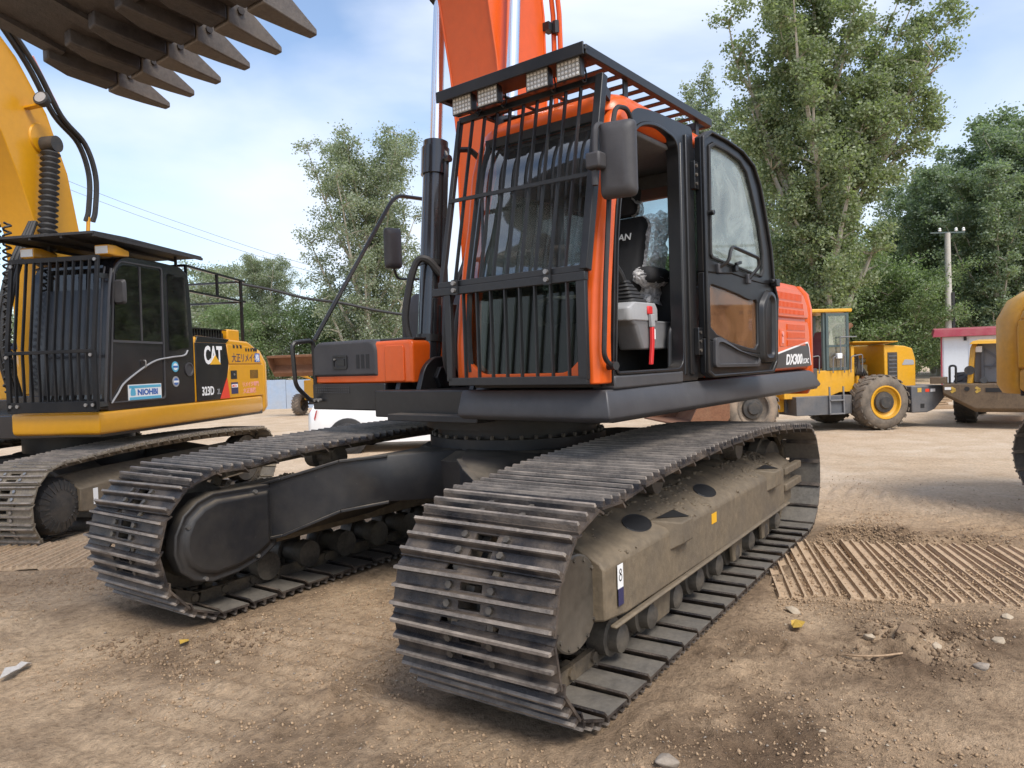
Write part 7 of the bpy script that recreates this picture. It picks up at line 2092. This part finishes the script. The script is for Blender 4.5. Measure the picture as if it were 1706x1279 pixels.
# soil caked on the track frames, one mass per frame
rg2 = np.random.default_rng(17)
v0_, f0_ = rock(None)
for s_, fr_ in ((1, frL), (-1, frR)):
    k = 2600
    xx = rg2.uniform(-1.5, 1.7, k); yy = rg2.uniform(-0.24, 0.31, k)
    zt = np.where(yy < 0.10, 0.735, 0.615 + 0.012 + (0.295 - yy) / 0.195 * 0.098) - 0.004
    kp = (fbm(xx, yy * 2, 3.0, 8, 3) > -0.05) & ~((np.abs(xx - 1.18) < 0.16) & (yy > 0.12)) & ~((np.abs(xx - 0.18) < 0.16) & (yy > 0.12)) & (xx > -1.3) & (xx < 1.6)
    xx, yy, zt = xx[kp], yy[kp], zt[kp]; k = len(xx)
    ss = 0.006 * (4.0 ** (rg2.random(k) ** 2))
    J = rg2.uniform(0.6, 1.3, (k, 12, 1)) * v0_[None] * ss[:, None, None] * np.array([1.0, 1.0, 0.6])
    V2 = (J + np.stack([xx, s_ * (1.30 + yy), zt], -1)[:, None, :]).reshape(-1, 3)
    F2 = (f0_[None] + (np.arange(k) * 12)[:, None, None]).reshape(-1, 3)
    so = link('caked_soil', np_mesh('caked_soil', V2, F2, 3, 'frame_dusty', False), exc); so['kind'] = 'stuff'
scatter('soil_on_chain', 'loose soil and grit lying over the laid crawler chain', 16000, 0.005, 0.028, 'clod', 8, [(-2.2, 0.0, 1.75, 3.7, 1.0)], 0.7, True, 0.009, 0.0)
rk = random.Random(21)
def stone(x, y, s, label, mat='stone_pale', fl=0.6):
    v0, f0 = rock(None)
    q = MB(); V_ = []
    for p in v0:
        j = rk.uniform(0.7, 1.25)
        V_.append((p[0] * j * s * rk.uniform(0.8, 1.2), p[1] * j * s * rk.uniform(0.8, 1.2), p[2] * j * s * fl))
    q.add(V_, [tuple(f) for f in f0])
    o = q.build('stone', mat, None, loc=(x, y, gz(x, y) + s * 0.22), rot=(rk.uniform(-.2, .2), rk.uniform(-.2, .2), rk.uniform(0, 6)), bevel=0.004)
    tag(o, label, 'stone', 'loose stones on the yard')
stone(0.388, 2.757, 0.034, 'white angular stone right of the dark earth heap')
stone(0.18, 2.02, 0.042, 'flat pale stone lying at the near edge of the laid chain')
stone(0.44, 2.45, 0.032, 'small flat pale stone below the laid chain, left of the white angular one')
stone(-0.25, 3.05, 0.034, 'pale stone near the right edge, just below the laid chain')
stone(0.15, 3.02, 0.036, 'broad pale stone at the right edge below the laid chain')
stone(0.55, 2.95, 0.038, 'grey stone at the right edge, lower than the broad pale one', 'stone_dark')
stone(0.35, 2.62, 0.085, 'round dark lump of earth on the near edge of the laid chain', 'clod_dark', 0.9)
stone(1.55, 2.45, 0.02, 'small pale stone in the foreground below the near track')
stone(2.05, 2.62, 0.018, 'pale pebble in the right foreground')
stone(2.35, -0.35, 0.018, 'pale pebble on the open ground in front of the far track')
stone(3.05, 0.35, 0.016, 'pale pebble in the left foreground')
stone(2.1, 2.02, 0.05, 'flat grey stone against the foot of the near track', 'stone_dark', 0.5)
# litter
def scrap(name, label, cat_, mat, x, y, pts, t=0.004, zo=0.02):
    q = MB(); k = len(pts)
    vs = [Vector(p) for p in pts]
    q.add(vs + [v + Vector((0, 0, t)) for v in vs], [(i, (i + 1) % k, k + (i + 1) % k, k + i) for i in range(k)] + [(0, i, i + 1) for i in range(1, k - 1)] + [(k, k + i + 1, k + i) for i in range(1, k - 1)])
    o = q.build(name, mat, None, loc=(x, y, gz(x, y) + zo))
    tag(o, label, cat_)
scrap('wrapper', 'crumpled yellow wrapper on the ground below the laid chain', 'litter', 'wrapper_yellow', 0.46, 2.11, [(-0.08, -0.03, 0.004), (-0.03, -0.045, 0.012), (0.02, -0.03, 0.002), (0.07, -0.01, 0.012), (0.05, 0.03, 0.016), (0.0, 0.02, 0.004), (-0.05, 0.025, 0.010)])
scrap('plastic_scrap', 'torn grey plastic scrap at the left edge of the foreground', 'litter', 'plastic_sheet', 2.97, -1.16, [(-0.09, -0.03, 0.0), (-0.05, -0.05, 0.02), (0.0, -0.02, 0.008), (0.04, -0.01, 0.028), (0.09, 0.05, 0.004), (0.05, 0.07, 0.022), (0.0, 0.03, 0.010), (-0.05, 0.02, 0.026)])
scrap('leaf_scrap', 'small yellow scrap on the open ground at the left', 'litter', 'wrapper_yellow', 2.30, -0.72, [(-0.03, -0.02, 0.0), (0.02, -0.03, 0.012), (0.04, 0.01, 0.005), (0.0, 0.03, 0.015)])
q = MB(); q.tube(bez([(0.72, 2.38, 0), (0.74, 2.46, 0.015), (0.70, 2.55, 0.02), (0.62, 2.63, 0.02)], 5), 0.006, 5, rads=None)
o = q.build('twig', 'timber', None, loc=(0, 0, gz(0.7, 2.5) + 0.01), smooth=True)
tag(o, 'dry twig lying on the ground below the yellow wrapper', 'twig')
